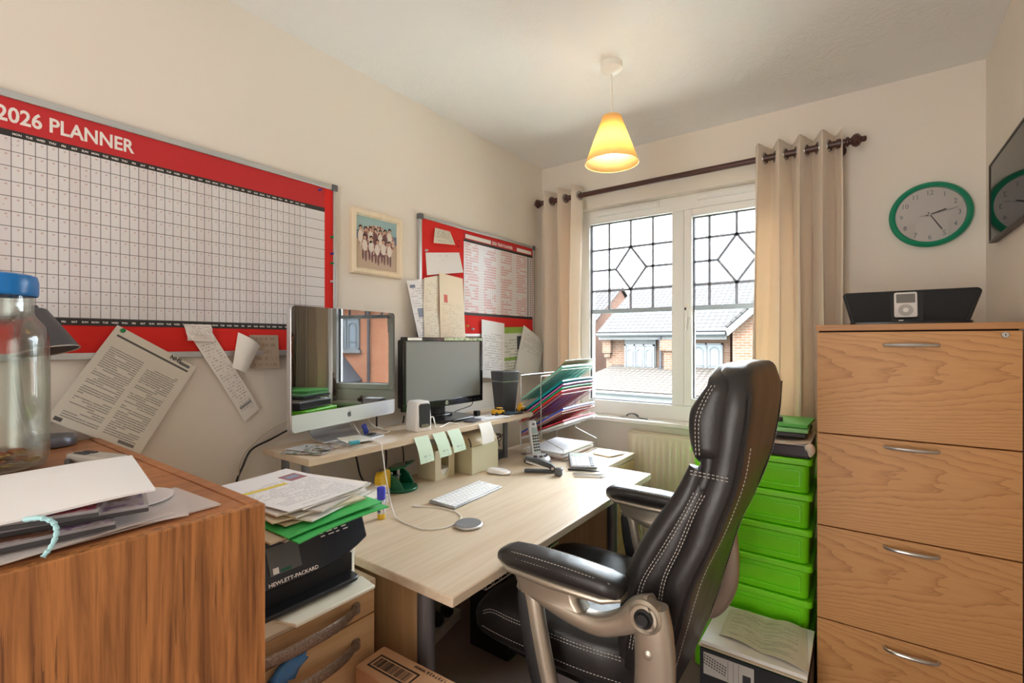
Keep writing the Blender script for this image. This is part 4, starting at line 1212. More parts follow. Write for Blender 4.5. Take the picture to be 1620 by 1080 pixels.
for ri, row in enumerate(rows):
    tot = sum(row); un = (Lk - 0.010) / tot; yy = -Lk / 2 + 0.005
    xx = -Wk / 2 + 0.007 + ri * 0.0176 + (0.0 if ri else 0.002); hh = 0.0158 if ri else 0.0115
    for w in row:
        zc = 0.011 - (xx + hh / 2 + Wk / 2) / Wk * 0.005
        make('key', MB().rbox((xx + hh / 2, yy + w * un / 2, zc + 0.0012), (hh, w * un - 0.0026, 0.0026), 0.002, (0, math.radians(2.5), 0), 2), M_KEY, kb, world=False)
        yy += w * un
ms = thing('mouse', 'smooth white computer mouse on the desk', 'mouse', (0.385, 1.645, DZ), math.radians(10))
L = []
for k in range(9):
    t = k / 8
    sc_ = math.sqrt(max(0.0, 1 - t ** 2.6))
    L.append([Vector((0.056 * sc_ ** 0.55 * math.copysign(abs(math.cos(a)) ** 0.8, math.cos(a)) * (1 if k < 8 else 0.02), 0.0285 * sc_ ** 0.55 * math.copysign(abs(math.sin(a)) ** 0.8, math.sin(a)) * (1 if k < 8 else 0.02), 0.0045 + 0.0165 * t - 0.0025 * math.cos(a) * t)) for a in [2 * PI * j / 32 for j in range(32)]])
make('shell', MB().rings(L), plain('glossy_white_shell', srgb(246, 246, 248), 0.12), ms, world=False)
make('base', MB().rings([[Vector((x, y, z)) for x, y in rrect(0.106 * s, 0.052 * s, 0.024 * s, 6)] for z, s in ((0.0008, 0.94), (0.0045, 1.0))]), M_SILVA, ms, world=False)
pk = thing('charging_puck', 'flat round grey puck on the desk at the end of the white cable', 'puck', (0.672, 1.122, DZ))
make('body', MB().lathe([(0, 0.0008), (0.040, 0.0008), (0.0435, 0.003), (0.0435, 0.007), (0.041, 0.009), (0, 0.0092)], (0, 0, 0), 40), M_SILVA, pk, world=False)
make('felt_top', MB().lathe([(0, 0.0092), (0.0405, 0.0092), (0.0395, 0.0102), (0, 0.0102)], (0, 0, 0), 40), plain('grey_felt', srgb(120, 120, 122), 0.9, bump=0.4, bscale=500), pk, world=False)

# ---------------------------------------------------------------- cordless phone
ph = thing('cordless_phone', 'silver grey cordless phone standing in its round base', 'phone', (0.415, 1.908, DZ), math.radians(-20))
M_PH = plain('silver_grey_phone', srgb(196, 198, 202), 0.35, 0.3)
make('base', MB().lathe([(0, 0.001), (0.062, 0.001), (0.066, 0.010), (0.064, 0.022), (0.055, 0.032), (0.03, 0.038), (0, 0.039)], (0, 0, 0), 40, None, 1.0, 0.92), M_PH, ph, world=False)
make('skirt', MB().lathe([(0.0615, 0.0008), (0.0675, 0.0008), (0.0685, 0.012), (0.0655, 0.0135), (0.0615, 0.0008)], (0, 0, 0), 40, None, 1.0, 0.92), M_DARKP, ph, world=False)
mb = MB()
for k in range(4):
    a = -0.9 + 0.6 * k
    mb = MB().rbox((0.047 * math.cos(a), 0.047 * math.sin(a) * 0.92, 0.0365), (0.010, 0.018, 0.004), 0.003, (0, 0.35, a))
    make('base_button', mb, M_DARKP, ph, world=False)
R = Euler((0, math.radians(-14), 0)).to_matrix()
def PHX(p): return R @ Vector(p) + Vector((-0.008, 0, 0.025))
secs = [(0.0, 0.046, 0.022), (0.02, 0.048, 0.026), (0.07, 0.046, 0.025), (0.12, 0.047, 0.024), (0.15, 0.045, 0.024), (0.165, 0.036, 0.021), (0.170, 0.022, 0.012)]
make('handset', MB().rings([[PHX((x, y, z)) for x, y in rrect(d, w, min(w, d) * 0.42, 5)] for z, w, d in secs]), M_PH, ph, world=False)
make('display', MB().prism(rpoly(-0.015, 0.015, 0.108, 0.134, (0.003,) * 4), lambda p, q, t: PHX((t, p, q)), 0.0115, 0.0135), plain('green_grey_display', srgb(150, 170, 172), 0.2), ph, world=False)
make('earpiece', MB().prism([(0.009 * math.cos(2 * PI * k / 16), 0.151 + 0.004 * math.sin(2 * PI * k / 16)) for k in range(16)], lambda p, q, t: PHX((t, p, q)), 0.0112, 0.0128), M_DARKP, ph, world=False)
for rI in range(6):
    for cI in range(3):
        y, z = (cI - 1) * 0.0125, 0.096 - rI * 0.0135
        make('key', MB().prism(rpoly(y - 0.0048, y + 0.0048, z - 0.004, z + 0.004, (0.0028,) * 4, 3), lambda p, q, t: PHX((t, p, q)), 0.0120, 0.0142), M_DARKP, ph, world=False)

# ---------------------------------------------------------------- stapler, staple remover, pens, calculator
st = thing('stapler', 'dark grey stapler on the desk before the phone', 'stapler', (0.520, 1.765, DZ), math.radians(-58))
M_STP = plain('dark_grey_stapler', srgb(66, 68, 72), 0.35)
make('base', MB().rbox((0, 0, 0.006), (0.034, 0.135, 0.010), 0.008), M_STP, st, world=False, bevel=0.002)
arm = [(-0.066, 0.058), (-0.060, 0.066), (-0.01, 0.060), (0.05, 0.040), (0.067, 0.026), (0.067, 0.012), (0.045, 0.011), (0.040, 0.022), (-0.02, 0.044)]
make('arm', MB().prism(arm, lambda p, q, t: (t, p, q), -0.015, 0.015), M_STP, st, world=False, bevel=0.004)
make('magazine', MB().prism([(-0.060, 0.044), (-0.062, 0.050), (0.045, 0.020), (0.045, 0.013)], lambda p, q, t: (t, p, q), -0.009, 0.009), M_SILVER, st, world=False)
make('hinge', MB().lathe([(0, -0.018), (0.006, -0.018), (0.006, 0.018), (0, 0.018)], (0, 0.055, 0.02), 14, Euler((0, PI / 2, 0)).to_matrix()), M_SILVER, st, world=False)
sr = thing('staple_remover', 'grey and white clamp-like staple remover left of the pens', 'staple remover', (0.612, 1.780, DZ), math.radians(15))
for s in (-1, 1):
    make('jaw', MB().prism([(-0.028, 0.010 + s * 0.0), (0.0, 0.016 + s * 0.010), (0.022, 0.014 + s * 0.012), (0.026, 0.014 + s * 0.004), (0.0, 0.014 + s * 0.002)], lambda p, q, t: (t, p, q + 0.002), -0.011, 0.011), M_WHITEP if s < 0 else M_SILVER, sr, world=False, bevel=0.001)
make('grip', MB().rbox((0, -0.022, 0.0185), (0.034, 0.026, 0.034), 0.010), plain('mid_grey_plastic', srgb(92, 94, 98), 0.5), sr, world=False, bevel=0.006)
def pen(label, a, b, r, m, m2):
    A, B = Vector(a), Vector(b)
    t = thing('pen', label, 'pen', A)
    P_ = lambda k: A.lerp(B, k) - A
    make('barrel', MB().tube([P_(0.0), P_(0.03), P_(0.80)], [r * 0.6, r, r], 12), m, t, world=False)
    make('tip', MB().tube([P_(0.801), P_(0.86), P_(0.985), P_(1.0)], [r * 0.95, r * 0.9, r * 0.25, r * 0.15], 12), m2, t, world=False)
    d = (B - A).normalized()
    mb = MB().tube([P_(0.05) + Vector((0, 0, r * 1.25)), P_(0.33) + Vector((0, 0, r * 1.2))], r * 0.22, 6)
    make('clip', mb, M_SILVER, t, world=False)
    return t
pen('black pen lying behind the silver pen on the desk', (0.605, 1.862, DZ + 0.0048), (0.735, 1.915, DZ + 0.0048), 0.0042, M_BLACKP, M_BLACKP)
pen('silver pen lying in front of the black pen on the desk', (0.655, 1.815, DZ + 0.0050), (0.778, 1.880, DZ + 0.0050), 0.0045, M_SILVER, M_SILVER)
pen('thin white pen lying nearest the chair on the desk', (0.675, 1.790, DZ + 0.0045), (0.795, 1.852, DZ + 0.0045), 0.0040, M_WHITEP, M_SILVER)
ca = thing('calculator', 'grey desk calculator with pale keys on the desk before the letter tray', 'calculator', (0.603, 2.000, DZ), math.radians(-58))
make('case', wedge(-0.095, 0.095, -0.060, 0.060, 0.010, 0.030), plain('calculator_grey', srgb(120, 124, 130), 0.4), ca, world=False, bevel=0.003)
def CAL(u, v, o): return Vector((u, v, 0.020 - u * (0.020 / 0.19) + o))
make('panel', MB().prism(rpoly(-0.090, 0.090, -0.056, 0.056, (0.004,) * 4), CAL, 0.0, 0.0012), plain('calculator_light_grey', srgb(190, 194, 198), 0.4), ca, world=False)
make('display', MB().prism(rpoly(-0.082, -0.040, -0.048, 0.048, (0.003,) * 4), CAL, 0.0012, 0.0020), plain('calculator_display', srgb(196, 204, 196), 0.15), ca, world=False)
for i in range(5):
    for j in range(5):
        u0, v0 = -0.030 + i * 0.0235, -0.050 + j * 0.0205
        make('key', MB().prism(rpoly(u0, u0 + 0.0185, v0, v0 + 0.0165, (0.003,) * 4, 2), CAL, 0.0012, 0.0045), M_WHITEP if (j < 4) else M_DARKP, ca, world=False)

# ---------------------------------------------------------------- letter tray with folders
tx0, tx1, ty0, ty1 = 0.265, 0.500, 1.985, 2.335
lt2 = thing('letter_tray', 'wire letter tray with sloping shelves at the far end of the desk', 'letter tray', ((tx0 + tx1) / 2, (ty0 + ty1) / 2, DZ))
r = 0.0022
for y in (ty0, ty1):
    mb = MB().tube([(tx0, y, DZ + 0.003), (tx0, y, DZ + 0.40), (tx0 + 0.12, y, DZ + 0.40), (tx0 + 0.12, y, DZ + 0.10), (tx1 + 0.01, y, DZ + 0.055), (tx1 + 0.015, y, DZ + 0.003), (tx0, y, DZ + 0.003)], r, 6)
    make('side_frame', mb, M_SILVER, lt2)
mb = MB()
for (x, z) in ((tx0, DZ + 0.40), (tx0 + 0.12, DZ + 0.40), (tx0, DZ + 0.003), (tx1 + 0.015, DZ + 0.003)): 
    make('crossbar', MB().tube([(x, ty0, z), (x, ty1, z)], r, 6), M_SILVER, lt2)
SL = 0.165
tray_z = [1.168, 1.050, 0.958, 0.900]
tray_s = [0.165, 0.165, 0.135, 0.095]
for z, SL in zip(tray_z, tray_s):
    mb = MB().tube([(tx0 + 0.003, ty0 + 0.003, z - SL), (tx1, ty0 + 0.003, z - 0.003), (tx1, ty1 - 0.003, z - 0.003), (tx0 + 0.003, ty1 - 0.003, z - SL)], r, 6)
    for k in range(1, 6):
        y = ty0 + (ty1 - ty0) * k / 6
        mb.tube([(tx0 + 0.003, y, z - SL - 0.002), (tx1, y, z - 0.005)], 0.0014, 5)
    make('tray', mb, M_SILVER, lt2)
def folder(label, z, th, m, x1=0.505, y0=ty0 + 0.008, y1=ty1 - 0.010, lip=0.0, cat='folder', name='document_folder', back=0.245, SL=0.165):
    run = back
    a = Vector((x1 - run, y0, z - SL * run / 0.235)); b = Vector((x1 - run, y1, z - SL * run / 0.235)); c = Vector((x1, y1, z)); d = Vector((x1, y0, z))
    mb = MB().sheet(a, b, c, d, 6, th, lambda u, v: 0.003 * math.sin(PI * u) + lip * (1 - v) ** 3, normal=Vector((-SL, 0, 0.235)).normalized())
    return solo(name, label, cat, mb, m)
FM = lambda n_, c: plain(n_, c, 0.4)
folder('mint green folder on the top shelf of the letter tray', 1.172, 0.010, FM('mint_folder', srgb(140, 208, 186)), lip=0.004)
folder('brown card sticking up at the top of the letter tray', 1.192, 0.003, FM('kraft_card', srgb(166, 144, 118)), x1=0.515, y0=ty0 + 0.03, y1=ty1 + 0.005, lip=0.018, name='card_sheet', cat='card')
folder('teal folder topmost on the second shelf of the letter tray', 1.108, 0.009, FM('teal_folder', srgb(0, 158, 166)))
folder('magenta folder just below the teal folder in the letter tray', 1.092, 0.007, FM('magenta_folder', srgb(196, 110, 184)), x1=0.507)
folder('green folder below the magenta folder in the letter tray', 1.076, 0.007, FM('green_folder', srgb(24, 168, 112)), x1=0.502)
folder('red folder on the second shelf of the letter tray', 1.060, 0.008, FM('red_folder', srgb(222, 66, 56)), x1=0.498)
folder('blue folder on the third shelf of the letter tray', 0.975, 0.009, FM('blue_folder', srgb(70, 96, 200)), x1=0.508, SL=0.135)
folder('pink paper wad below the blue folder in the letter tray', 0.964, 0.007, FM('pink_paper', srgb(206, 156, 160)), x1=0.502, SL=0.135, name='paper_wad', cat='papers')
folder('crimson folder on the lowest shelf of the letter tray', 0.918, 0.007, FM('crimson_folder', srgb(206, 64, 82)), x1=0.506, SL=0.095)
folder('white paper wad on the lowest shelf of the letter tray', 0.905, 0.010, FM('white_wad', srgb(228, 226, 228)), x1=0.512, SL=0.095, name='paper_wad', cat='papers')
rq = random.Random(5)
for i in range(6):
    z = DZ + 0.006 + i * 0.0058
    dx, dy = rq.uniform(-0.008, 0.008), rq.uniform(-0.008, 0.008)
    q = [Vector((x + dx, y + dy, z)) for x, y in ((0.275, 2.0), (0.275, 2.315), (0.492, 2.322), (0.492, 2.0))]
    lab = ['bottom pink sheet of the paper pile below the letter tray', 'second white sheet from the bottom below the letter tray', 'third sheet from the bottom of the pile below the letter tray', 'fourth sheet from the bottom of the pile below the letter tray', 'second sheet from the top of the pile below the letter tray', 'printed top sheet of the paper pile below the letter tray'][i]
    m = plain('pale_pink_paper', srgb(226, 200, 196), 0.7) if i == 0 else (printed('top_sheet_print', srgb(236, 234, 238), srgb(170, 172, 186), 24, 24, 0.5) if i == 5 else M_PAPER)
    solo('paper_sheet', lab, 'paper', MB().sheet(*q, 4, 0.0052 if i < 5 else 0.001, lambda u, v: 0.002 * u * v, normal=(0, 0, 1)), m)
q = [Vector((x, y, DZ + 0.001)) for x, y in ((0.545, 2.205), (0.572, 2.325), (0.672, 2.318), (0.655, 2.185))]
solo('notepad', 'thin cream notepad on the far drawer unit', 'notepad', MB().sheet(*q, 2, 0.005, normal=(0, 0, 1)), plain('cream_notepad', srgb(226, 206, 164), 0.6))
q = [Vector((x, y, DZ + 0.007)) for x, y in ((0.560, 2.24), (0.585, 2.33), (0.690, 2.30), (0.665, 2.20))]
solo('paper_sheet', 'single white slip lying over the cream notepad', 'paper', MB().sheet(*q, 2, 0.0008, normal=(0, 0, 1)), M_PAPER)

# ---------------------------------------------------------------- watch and figures on the window sill
wt = thing('wristwatch', 'dark metal wristwatch lying on the window sill', 'watch', (0.60, 2.605, WZ0))
mb = MB()
for k in range(9):
    a = PI * (0.12 + 0.76 * k / 8)
    mb.rbox((0.605 + 0.034 * math.cos(a), 2.600, WZ0 + 0.004 + 0.020 * math.sin(a)), (0.010, 0.016, 0.004), 0.0015, (0, PI / 2 - a, 0))
make('strap', mb, M_DARKP, wt)
make('case', MB().lathe([(0, 0), (0.016, 0), (0.017, 0.004), (0.014, 0.008), (0, 0.008)], (0.548, 2.600, WZ0 + 0.0008), 24), M_SILVER, wt)
make('clasp', MB().tube([(0.640, 2.598, WZ0 + 0.003), (0.70, 2.582, WZ0 + 0.003)], 0.0025, 6), M_BLACKP, wt)
M_BRONZE = plain('brown_carved_wood', srgb(112, 76, 50), 0.55, var=0.4)
fg = thing('figurine', 'tall thin carved figure on the window sill mirrored in the silver computer', 'figurine', (1.345, 2.60, WZ0))
make('body', MB().lathe([(0, 0.035), (0.020, 0.036), (0.022, 0.06), (0.019, 0.10), (0.021, 0.14), (0.014, 0.165), (0.006, 0.172), (0.006, 0.178), (0.010, 0.184), (0.011, 0.196), (0.006, 0.206), (0, 0.207)], (1.345, 2.60, WZ0), 18, None, 1.0, 0.75), M_BRONZE, fg)
for s in (-1, 1):
    make('leg', MB().tube([(1.345 + s * 0.009, 2.60, WZ0 + 0.004), (1.345 + s * 0.008, 2.60, WZ0 + 0.038)], 0.0045, 8), M_BRONZE, fg)
    make('arm', MB().tube([(1.345 + s * 0.020, 2.60, WZ0 + 0.150), (1.345 + s * 0.027, 2.60, WZ0 + 0.115), (1.345 + s * 0.022, 2.59, WZ0 + 0.085)], 0.0045, 8), M_BRONZE, fg)
make('plinth', MB().rbox((1.345, 2.60, WZ0 + 0.0025), (0.045, 0.035, 0.004), 0.006), M_BRONZE, fg)
fs = thing('figurine', 'small squat brown ornament on the window sill mirrored in the silver computer', 'figurine', (1.12, 2.60, WZ0))
make('body', MB().sphere((1.12, 2.60, WZ0 + 0.014), 0.018, s=(1.1, 0.9, 0.8)), M_BRONZE, fs)
make('head', MB().sphere((1.112, 2.60, WZ0 + 0.034), 0.010, 12, 8), M_BRONZE, fs)
# ================================================================ boards and papers on the left wall (x = 0)
M_REDFELT = plain('red_felt', srgb(222, 44, 38), 0.95, bump=0.3, bscale=300)
M_REDPRINT = plain('red_print', srgb(196, 38, 44), 0.55)
M_ALU = plain('light_aluminium', srgb(200, 204, 206), 0.35, 0.7)
M_CORNER = plain('grey_plastic_corner', srgb(98, 102, 106), 0.5)
M_LETTER = plain('white_lettering', srgb(236, 232, 228), 0.6)
M_BLACKPRINT = plain('black_print', srgb(34, 32, 32), 0.6)
M_BLACKBAND = plain('black_band', srgb(46, 44, 44), 0.6)

def yz(y0, y1, z0, z1, x0, x1, mb=None):
    return (mb or MB()).box(x0, x1, y0, y1, z0, z1)

# ---------------------------------------------------------------- large year planner
PY0, PY1, PZ0, PZ1 = 0.088, 1.100, 1.252, 1.899
pl = thing('year_planner', 'wide red and white year planner board on the left wall', 'planner board', (0, 0.6, PZ0))
fw = 0.018
mb = yz(PY0, PY1, PZ1 - fw, PZ1, 0.001, 0.016); yz(PY0, PY1, PZ0, PZ0 + fw, 0.001, 0.016, mb)
yz(PY0, PY0 + fw, PZ0 + fw, PZ1 - fw, 0.001, 0.016, mb); yz(PY1 - 0.012, PY1, PZ0 + fw, PZ1 - fw, 0.001, 0.016, mb)
make('board_frame', mb, M_ALU, pl, bevel=0.002)
for y in (PY0 + 0.008, PY1 - 0.008):
    for z in (PZ0 + 0.009, PZ1 - 0.009):
        make('corner_cap', MB().rbox((0.0095, y, z), (0.018, 0.024, 0.024), 0.004, ax=0), M_CORNER, pl)
make('felt', yz(PY0 + fw, PY1 - 0.012, PZ0 + fw, PZ1 - fw, 0.001, 0.010), M_REDFELT, pl)
make('header', yz(PY0 + 0.03, 1.052, 1.806, 1.879, 0.010, 0.0112), M_REDPRINT, pl)
G0, G1, GZ0, GZ1, GE = 0.222, 1.052, 1.360, 1.790, 0.975
NCOL, NROW = 36, 12
pit = 0.0209
def planner_mat():
    n = NT('planner_grid_paper')
    x, y, z = n.sep(n.coord())
    yy = n.math('ADD', y, 0.6); zz = n.math('ADD', z, PZ0)          # back to room measures
    cy = n.math('DIVIDE', n.math('SUBTRACT', yy, G0), pit)
    fy = n.math('FRACT', n.math('ADD', cy, 10.0))
    rz = n.math('DIVIDE', n.math('SUBTRACT', zz, GZ0), (GZ1 - GZ0) / NROW)
    fz = n.math('FRACT', rz)
    incol = n.math('LESS_THAN', yy, GE + 0.001)
    vline = n.math('MULTIPLY', n.math('LESS_THAN', fy, 0.075), incol)
    hline = n.math('LESS_THAN', fz, 0.05)
    ln = n.math('MAXIMUM', vline, hline)
    num = n.math('MULTIPLY', n.between(fy, 0.50, 0.72), n.between(fz, 0.76, 0.88))
    num = n.math('MULTIPLY', num, incol)
    wk = n.math('FRACT', n.math('DIVIDE', n.math('ADD', n.math('FLOOR', cy), 0.5), 7.0))
    wkend = n.math('MULTIPLY', n.math('GREATER_THAN', wk, 0.714), incol)
    base = n.mix(n.math('MULTIPLY', wkend, 0.35), srgb(226, 224, 226), srgb(214, 204, 206))
    c = n.mix(n.math('MULTIPLY', num, 0.42), base, srgb(170, 70, 74))
    hand = n.math('GREATER_THAN', n.noise(n.comb(n.math('MULTIPLY', yy, 160), n.math('MULTIPLY', zz, 130), 0.0), 1.0, 2), 0.66)
    some = n.math('GREATER_THAN', n.noise(n.comb(n.math('MULTIPLY', yy, 9), n.math('MULTIPLY', zz, 12), 3.0), 1.0, 1), 0.56)
    hand = n.math('MULTIPLY', n.math('MULTIPLY', hand, some), n.between(fz, 0.15, 0.7))
    c = n.mix(n.math('MULTIPLY', hand, 0.35), c, srgb(96, 100, 120))
    c = n.mix(n.math('MULTIPLY', ln, 0.85), c, srgb(62, 58, 60))
    n.set(color=c, rough=0.42)
    return n.m
make('chart', yz(PY0 + 0.03, 1.052, GZ0, GZ1, 0.010, 0.0112), planner_mat(), pl)
for z0, z1 in ((GZ1, 1.806), (1.342, GZ0)):
    bd = make('day_band', yz(PY0 + 0.03, 1.052, z0, z1, 0.010, 0.0114), M_BLACKBAND, pl)
    mb = MB()
    days = ['MON', 'TUE', 'WED', 'THU', 'FRI', 'SAT', 'SUN']
    for k in range(NCOL):
        text(mb, days[k % 7], 0.0068, WALLM(G0 + pit * (k + 0.5), (z0 + z1) / 2 - 0.0026, 0.0115), 0.0001, 0.0002, 'CENTER')
    make('day_names', mb, M_LETTER, bd, smooth=False)
mb = MB()
text(mb, '2026 PLANNER', 0.050, WALLM(0.197, 1.8255, 0.0113), 0.0002, 0.0012, xs=0.80)
make('lettering', mb, M_LETTER, pl, smooth=False)
def push_pin(name, label, y, z, x, c, group=None, r=0.0052):
    R = Euler((0, PI / 2, 0)).to_matrix()
    mb = MB().lathe([(0, 0), (r * 1.0, 0), (r, 0.001), (r * 0.55, 0.0025), (r * 0.5, 0.008), (r * 0.85, 0.0095), (r * 0.8, 0.0115), (0, 0.012)], (x, y, z), 14, R)
    return solo(name, label, 'pin', mb, c, group)
M_PINP = plain('purple_pin', srgb(74, 50, 130), 0.3); M_PING = plain('green_pin', srgb(24, 128, 72), 0.3)
M_PINW = plain('clear_pin', srgb(190, 190, 196), 0.2); M_PINY = plain('yellow_pin', srgb(214, 180, 60), 0.3)
push_pin('push_pin', 'purple push pin in the upper right corner of the wide planner header', 1.03, 1.868, 0.0115, M_PINP, 'push pins on the wide planner')
push_pin('push_pin', 'upper green push pin on the red right strip of the wide planner', 1.081, 1.700, 0.0105, M_PING, 'push pins on the wide planner')
push_pin('push_pin', 'purple push pin between two green pins on the red strip', 1.081, 1.637, 0.0105, M_PINP, 'push pins on the wide planner')
push_pin('push_pin', 'lower green push pin on the red right strip of the wide planner', 1.081, 1.600, 0.0105, M_PING, 'push pins on the wide planner')
push_pin('push_pin', 'clear push pin lowest on the red strip above the silver computer', 1.081, 1.530, 0.0105, M_PINW, 'push pins on the wide planner')

# ---------------------------------------------------------------- papers pinned under the wide planner
INK = srgb(84, 82, 84)
def curl(a, b=0.0, c=0.0):
    return lambda u, v: a * (1 - v) ** 2 + b * math.sin(PI * u) + c * (u - 0.5) ** 2 * (1 - v)
M_LETTERPAPER = printed('grey_white_letter', srgb(226, 222, 212), INK, 46, 60, 0.62, (0.08, 0.9, 0.07, 0.80), 0.56, gutter=(0.47, 0.53), ink_k=0.6,
    extra=[(0.06, 0.94, 0.905, 0.925, srgb(96, 94, 92)), (0.80, 0.93, 0.945, 0.975, srgb(110, 112, 116)), (0.05, 0.13, 0.02, 0.055, srgb(90, 88, 88)), (0.72, 0.9, 0.03, 0.06, srgb(130, 126, 124))])
lt = thing('pinned_letter', 'tilted printed letter pinned to the lower edge of the wide planner', 'letter', (0.02, 0.44, 1.0))
sh = MB().sheet((0.0175, 0.424, 1.345), (0.0185, 0.616, 1.222), (0.012, 0.470, 0.985), (0.010, 0.280, 1.108), 10, 0.0005, curl(0.012, 0.0, 0.02), normal=(1, 0, 0))
make('sheet', sh, M_LETTERPAPER, lt)
make('pin', MB().lathe([(0, 0), (0.0065, 0), (0.006, 0.003), (0.0, 0.005)], (0.018, 0.436, 1.330), 14, Euler((0, PI / 2, 0)).to_matrix()), M_PING, lt)
mb = MB()
M_ = frame((0.0205, 0.545, 1.252), (0, 0.192, -0.123), (0, 0.123, 0.192))
text(mb, 'NHS', 0.016, M_, 0.0001, 0.0004)
make('letterhead', mb, M_BLACKPRINT, lt, smooth=False)

M_RCPT = printed('receipt_paper', srgb(238, 234, 230), srgb(120, 118, 120), 34, 16, 0.5, (0.12, 0.9, 0.06, 0.86), 0.6, extra=[(0.15, 0.85, 0.12, 0.15, srgb(150, 148, 150))])
sh = MB().sheet((0.0185, 0.592, 1.330), (0.019, 0.650, 1.345), (0.012, 0.808, 1.072), (0.011, 0.760, 1.036), 5, 0.0005, lambda u, v: 0.010 * math.sin(3 * v) * (1 - v), normal=(1, 0, 0), m=12)
rc = solo('receipt', 'long narrow receipt hanging askew from the red planner edge', 'receipt', sh, M_RCPT)
M_RCPT2 = printed('crumpled_receipt_paper', srgb(232, 226, 222), srgb(150, 146, 146), 10, 14, 0.5, blank=0.6)
sh = MB().sheet((0.0225, 0.580, 1.352), (0.0225, 0.655, 1.352), (0.026, 0.662, 1.300), (0.028, 0.588, 1.303), 8, 0.0005, lambda u, v: 0.006 * math.sin(9 * u + 4 * v) * (1 - v) + 0.004 * abs(math.sin(7 * v + 3 * u)), normal=(1, 0, 0))
solo('receipt', 'short crumpled receipt folded over the top of the long receipt', 'receipt', sh, M_RCPT2)
M_NOTEB = printed('brown_photo_paper', srgb(176, 158, 140), srgb(130, 104, 96), 5, 10, 0.5, blank=0.7)
sh = MB().sheet((0.0115, 0.775, 1.322), (0.0115, 0.872, 1.322), (0.0165, 0.870, 1.208), (0.0165, 0.775, 1.210), 6, 0.0006, lambda u, v: 0.010 * u * u * (1 - v), normal=(1, 0, 0))
solo('pinned_note', 'brown paper note on the red planner edge beside the silver computer', 'note', sh, M_NOTEB)
sh = MB().sheet((0.022, 0.735, 1.330), (0.022, 0.806, 1.285), (0.040, 0.752, 1.197), (0.044, 0.708, 1.217), 8, 0.0006, lambda u, v: 0.020 * math.sin(PI * u) * (0.4 + 0.6 * v), normal=(1, 0, 0))
solo('pinned_note', 'curled blank white slip pinned over the brown note', 'note', sh, M_PAPER)

# ---------------------------------------------------------------- framed group photograph
M_FRAMEW = wood('pale_pine_frame', srgb(240, 226, 202), srgb(228, 208, 176), 'z', 0.5)
pf = thing('picture_frame', 'pale wooden frame with a group photograph between the two red boards', 'picture', (0, 1.297, 1.58))
a, b, c, d = 1.168, 1.427, 1.575, 1.838
def frame_prof(mb, y0, y1, z0, z1, w, dpt, x0=0.001):
    def loop(off, x): return [(x, y0 + off, z0 + off), (x, y1 - off, z0 + off), (x, y1 - off, z1 - off), (x, y0 + off, z1 - off)]
    L = [loop(0, x0), loop(0, x0 + dpt * 0.8), loop(w * 0.25, x0 + dpt), loop(w * 0.7, x0 + dpt * 0.85), loop(w, x0 + dpt * 0.45), loop(w, x0)]
    vs = [p for l in L for p in l]; fs = []
    for i in range(len(L)):
        j = (i + 1) % len(L)
        for k in range(4): fs.append((i * 4 + k, i * 4 + (k + 1) % 4, j * 4 + (k + 1) % 4, j * 4 + k))
    return mb.add(vs, fs)
make('moulding', frame_prof(MB(), a, b, c, d, 0.026, 0.024), M_FRAMEW, pf, angle=30)
def group_photo(name, sky, sea, ground, skin, hair, cloth, rot):
    n = NT(name)
    x, y, z = n.sep(n.coord())
    uv = n.coord('UV'); u, v, _ = n.sep(uv)
    c = n.mix(n.math('GREATER_THAN', v, 0.55), ground, sea)
    c = n.mix(n.math('GREATER_THAN', v, 0.72), c, sky)
    g = n.noise(n.mapping(uv, (7, 7, 1)), 1.0, 4, 0.75)
    g2 = n.noise(n.mapping(uv, (15, 11, 1), (4, 2, 0)), 1.0, 3, 0.7)
    people = n.ramp(g2, [(0.30, hair), (0.42, cloth), (0.52, skin), (0.60, srgb(236, 232, 226)), (0.70, hair)])
    pu = n.math('SUBTRACT', u, 0.5); 
    pv = n.math('SUBTRACT', v, 0.56)
    r = n.math('ADD', n.math('MULTIPLY', n.math('MULTIPLY', pu, pu), 4.6), n.math('MULTIPLY', n.math('MULTIPLY', pv, pv), 9.5))
    msk = n.math('LESS_THAN', n.math('ADD', r, n.math('MULTIPLY', n.math('SUBTRACT', g, 0.5), 0.9)), 0.88)
    n.set(color=n.mix(msk, n.mix(n.math('MULTIPLY', g, 0.4), c, srgb(190, 170, 150)), people), rough=0.25)
    return n.m
M_GROUP = group_photo('seaside_group_photo', srgb(150, 196, 204), srgb(84, 124, 160), srgb(196, 176, 156), srgb(206, 160, 136), srgb(40, 30, 30), srgb(130, 96, 100), 0)
make('photograph', MB().sheet((0.008, a + 0.024, d - 0.024), (0.008, b - 0.024, d - 0.024), (0.008, b - 0.024, c + 0.024), (0.008, a + 0.024, c + 0.024), 1, 0.002, normal=(1, 0, 0)), M_GROUP, pf, smooth=False)
# seated and standing figures of the photograph, as flat print on it
def photo_people(mat_list, rows, M_, parent, name='printed_people'):
    for mi, (m, items) in enumerate(rows):
        mb = MB()
        for (u, v, ru, rv) in items:
            K = 12
            mb.prism([(u + ru * math.cos(2 * PI * k / K), v + rv * math.sin(2 * PI * k / K)) for k in range(K)], lambda p, q, t: M_ @ Vector((p, q, t)), 0.0, 0.0003)
        make(name, mb, m, parent, smooth=False)
W_, H_ = b - a - 0.048, d - c - 0.048
MP = WALLM(a + 0.024, c + 0.024, 0.0102)
rp = random.Random(4)
heads, hairs, bodies, light = [], [], [], []
for k in range(7):
    u = W_ * (0.1 + 0.118 * k); v = H_ * (0.80 + rp.uniform(-0.05, 0.02))
    hairs.append((u, v + 0.002, 0.0085, 0.009)); heads.append((u, v - 0.003, 0.006, 0.007)); (bodies if k % 2 else light).append((u, v - 0.034, 0.012, 0.026))
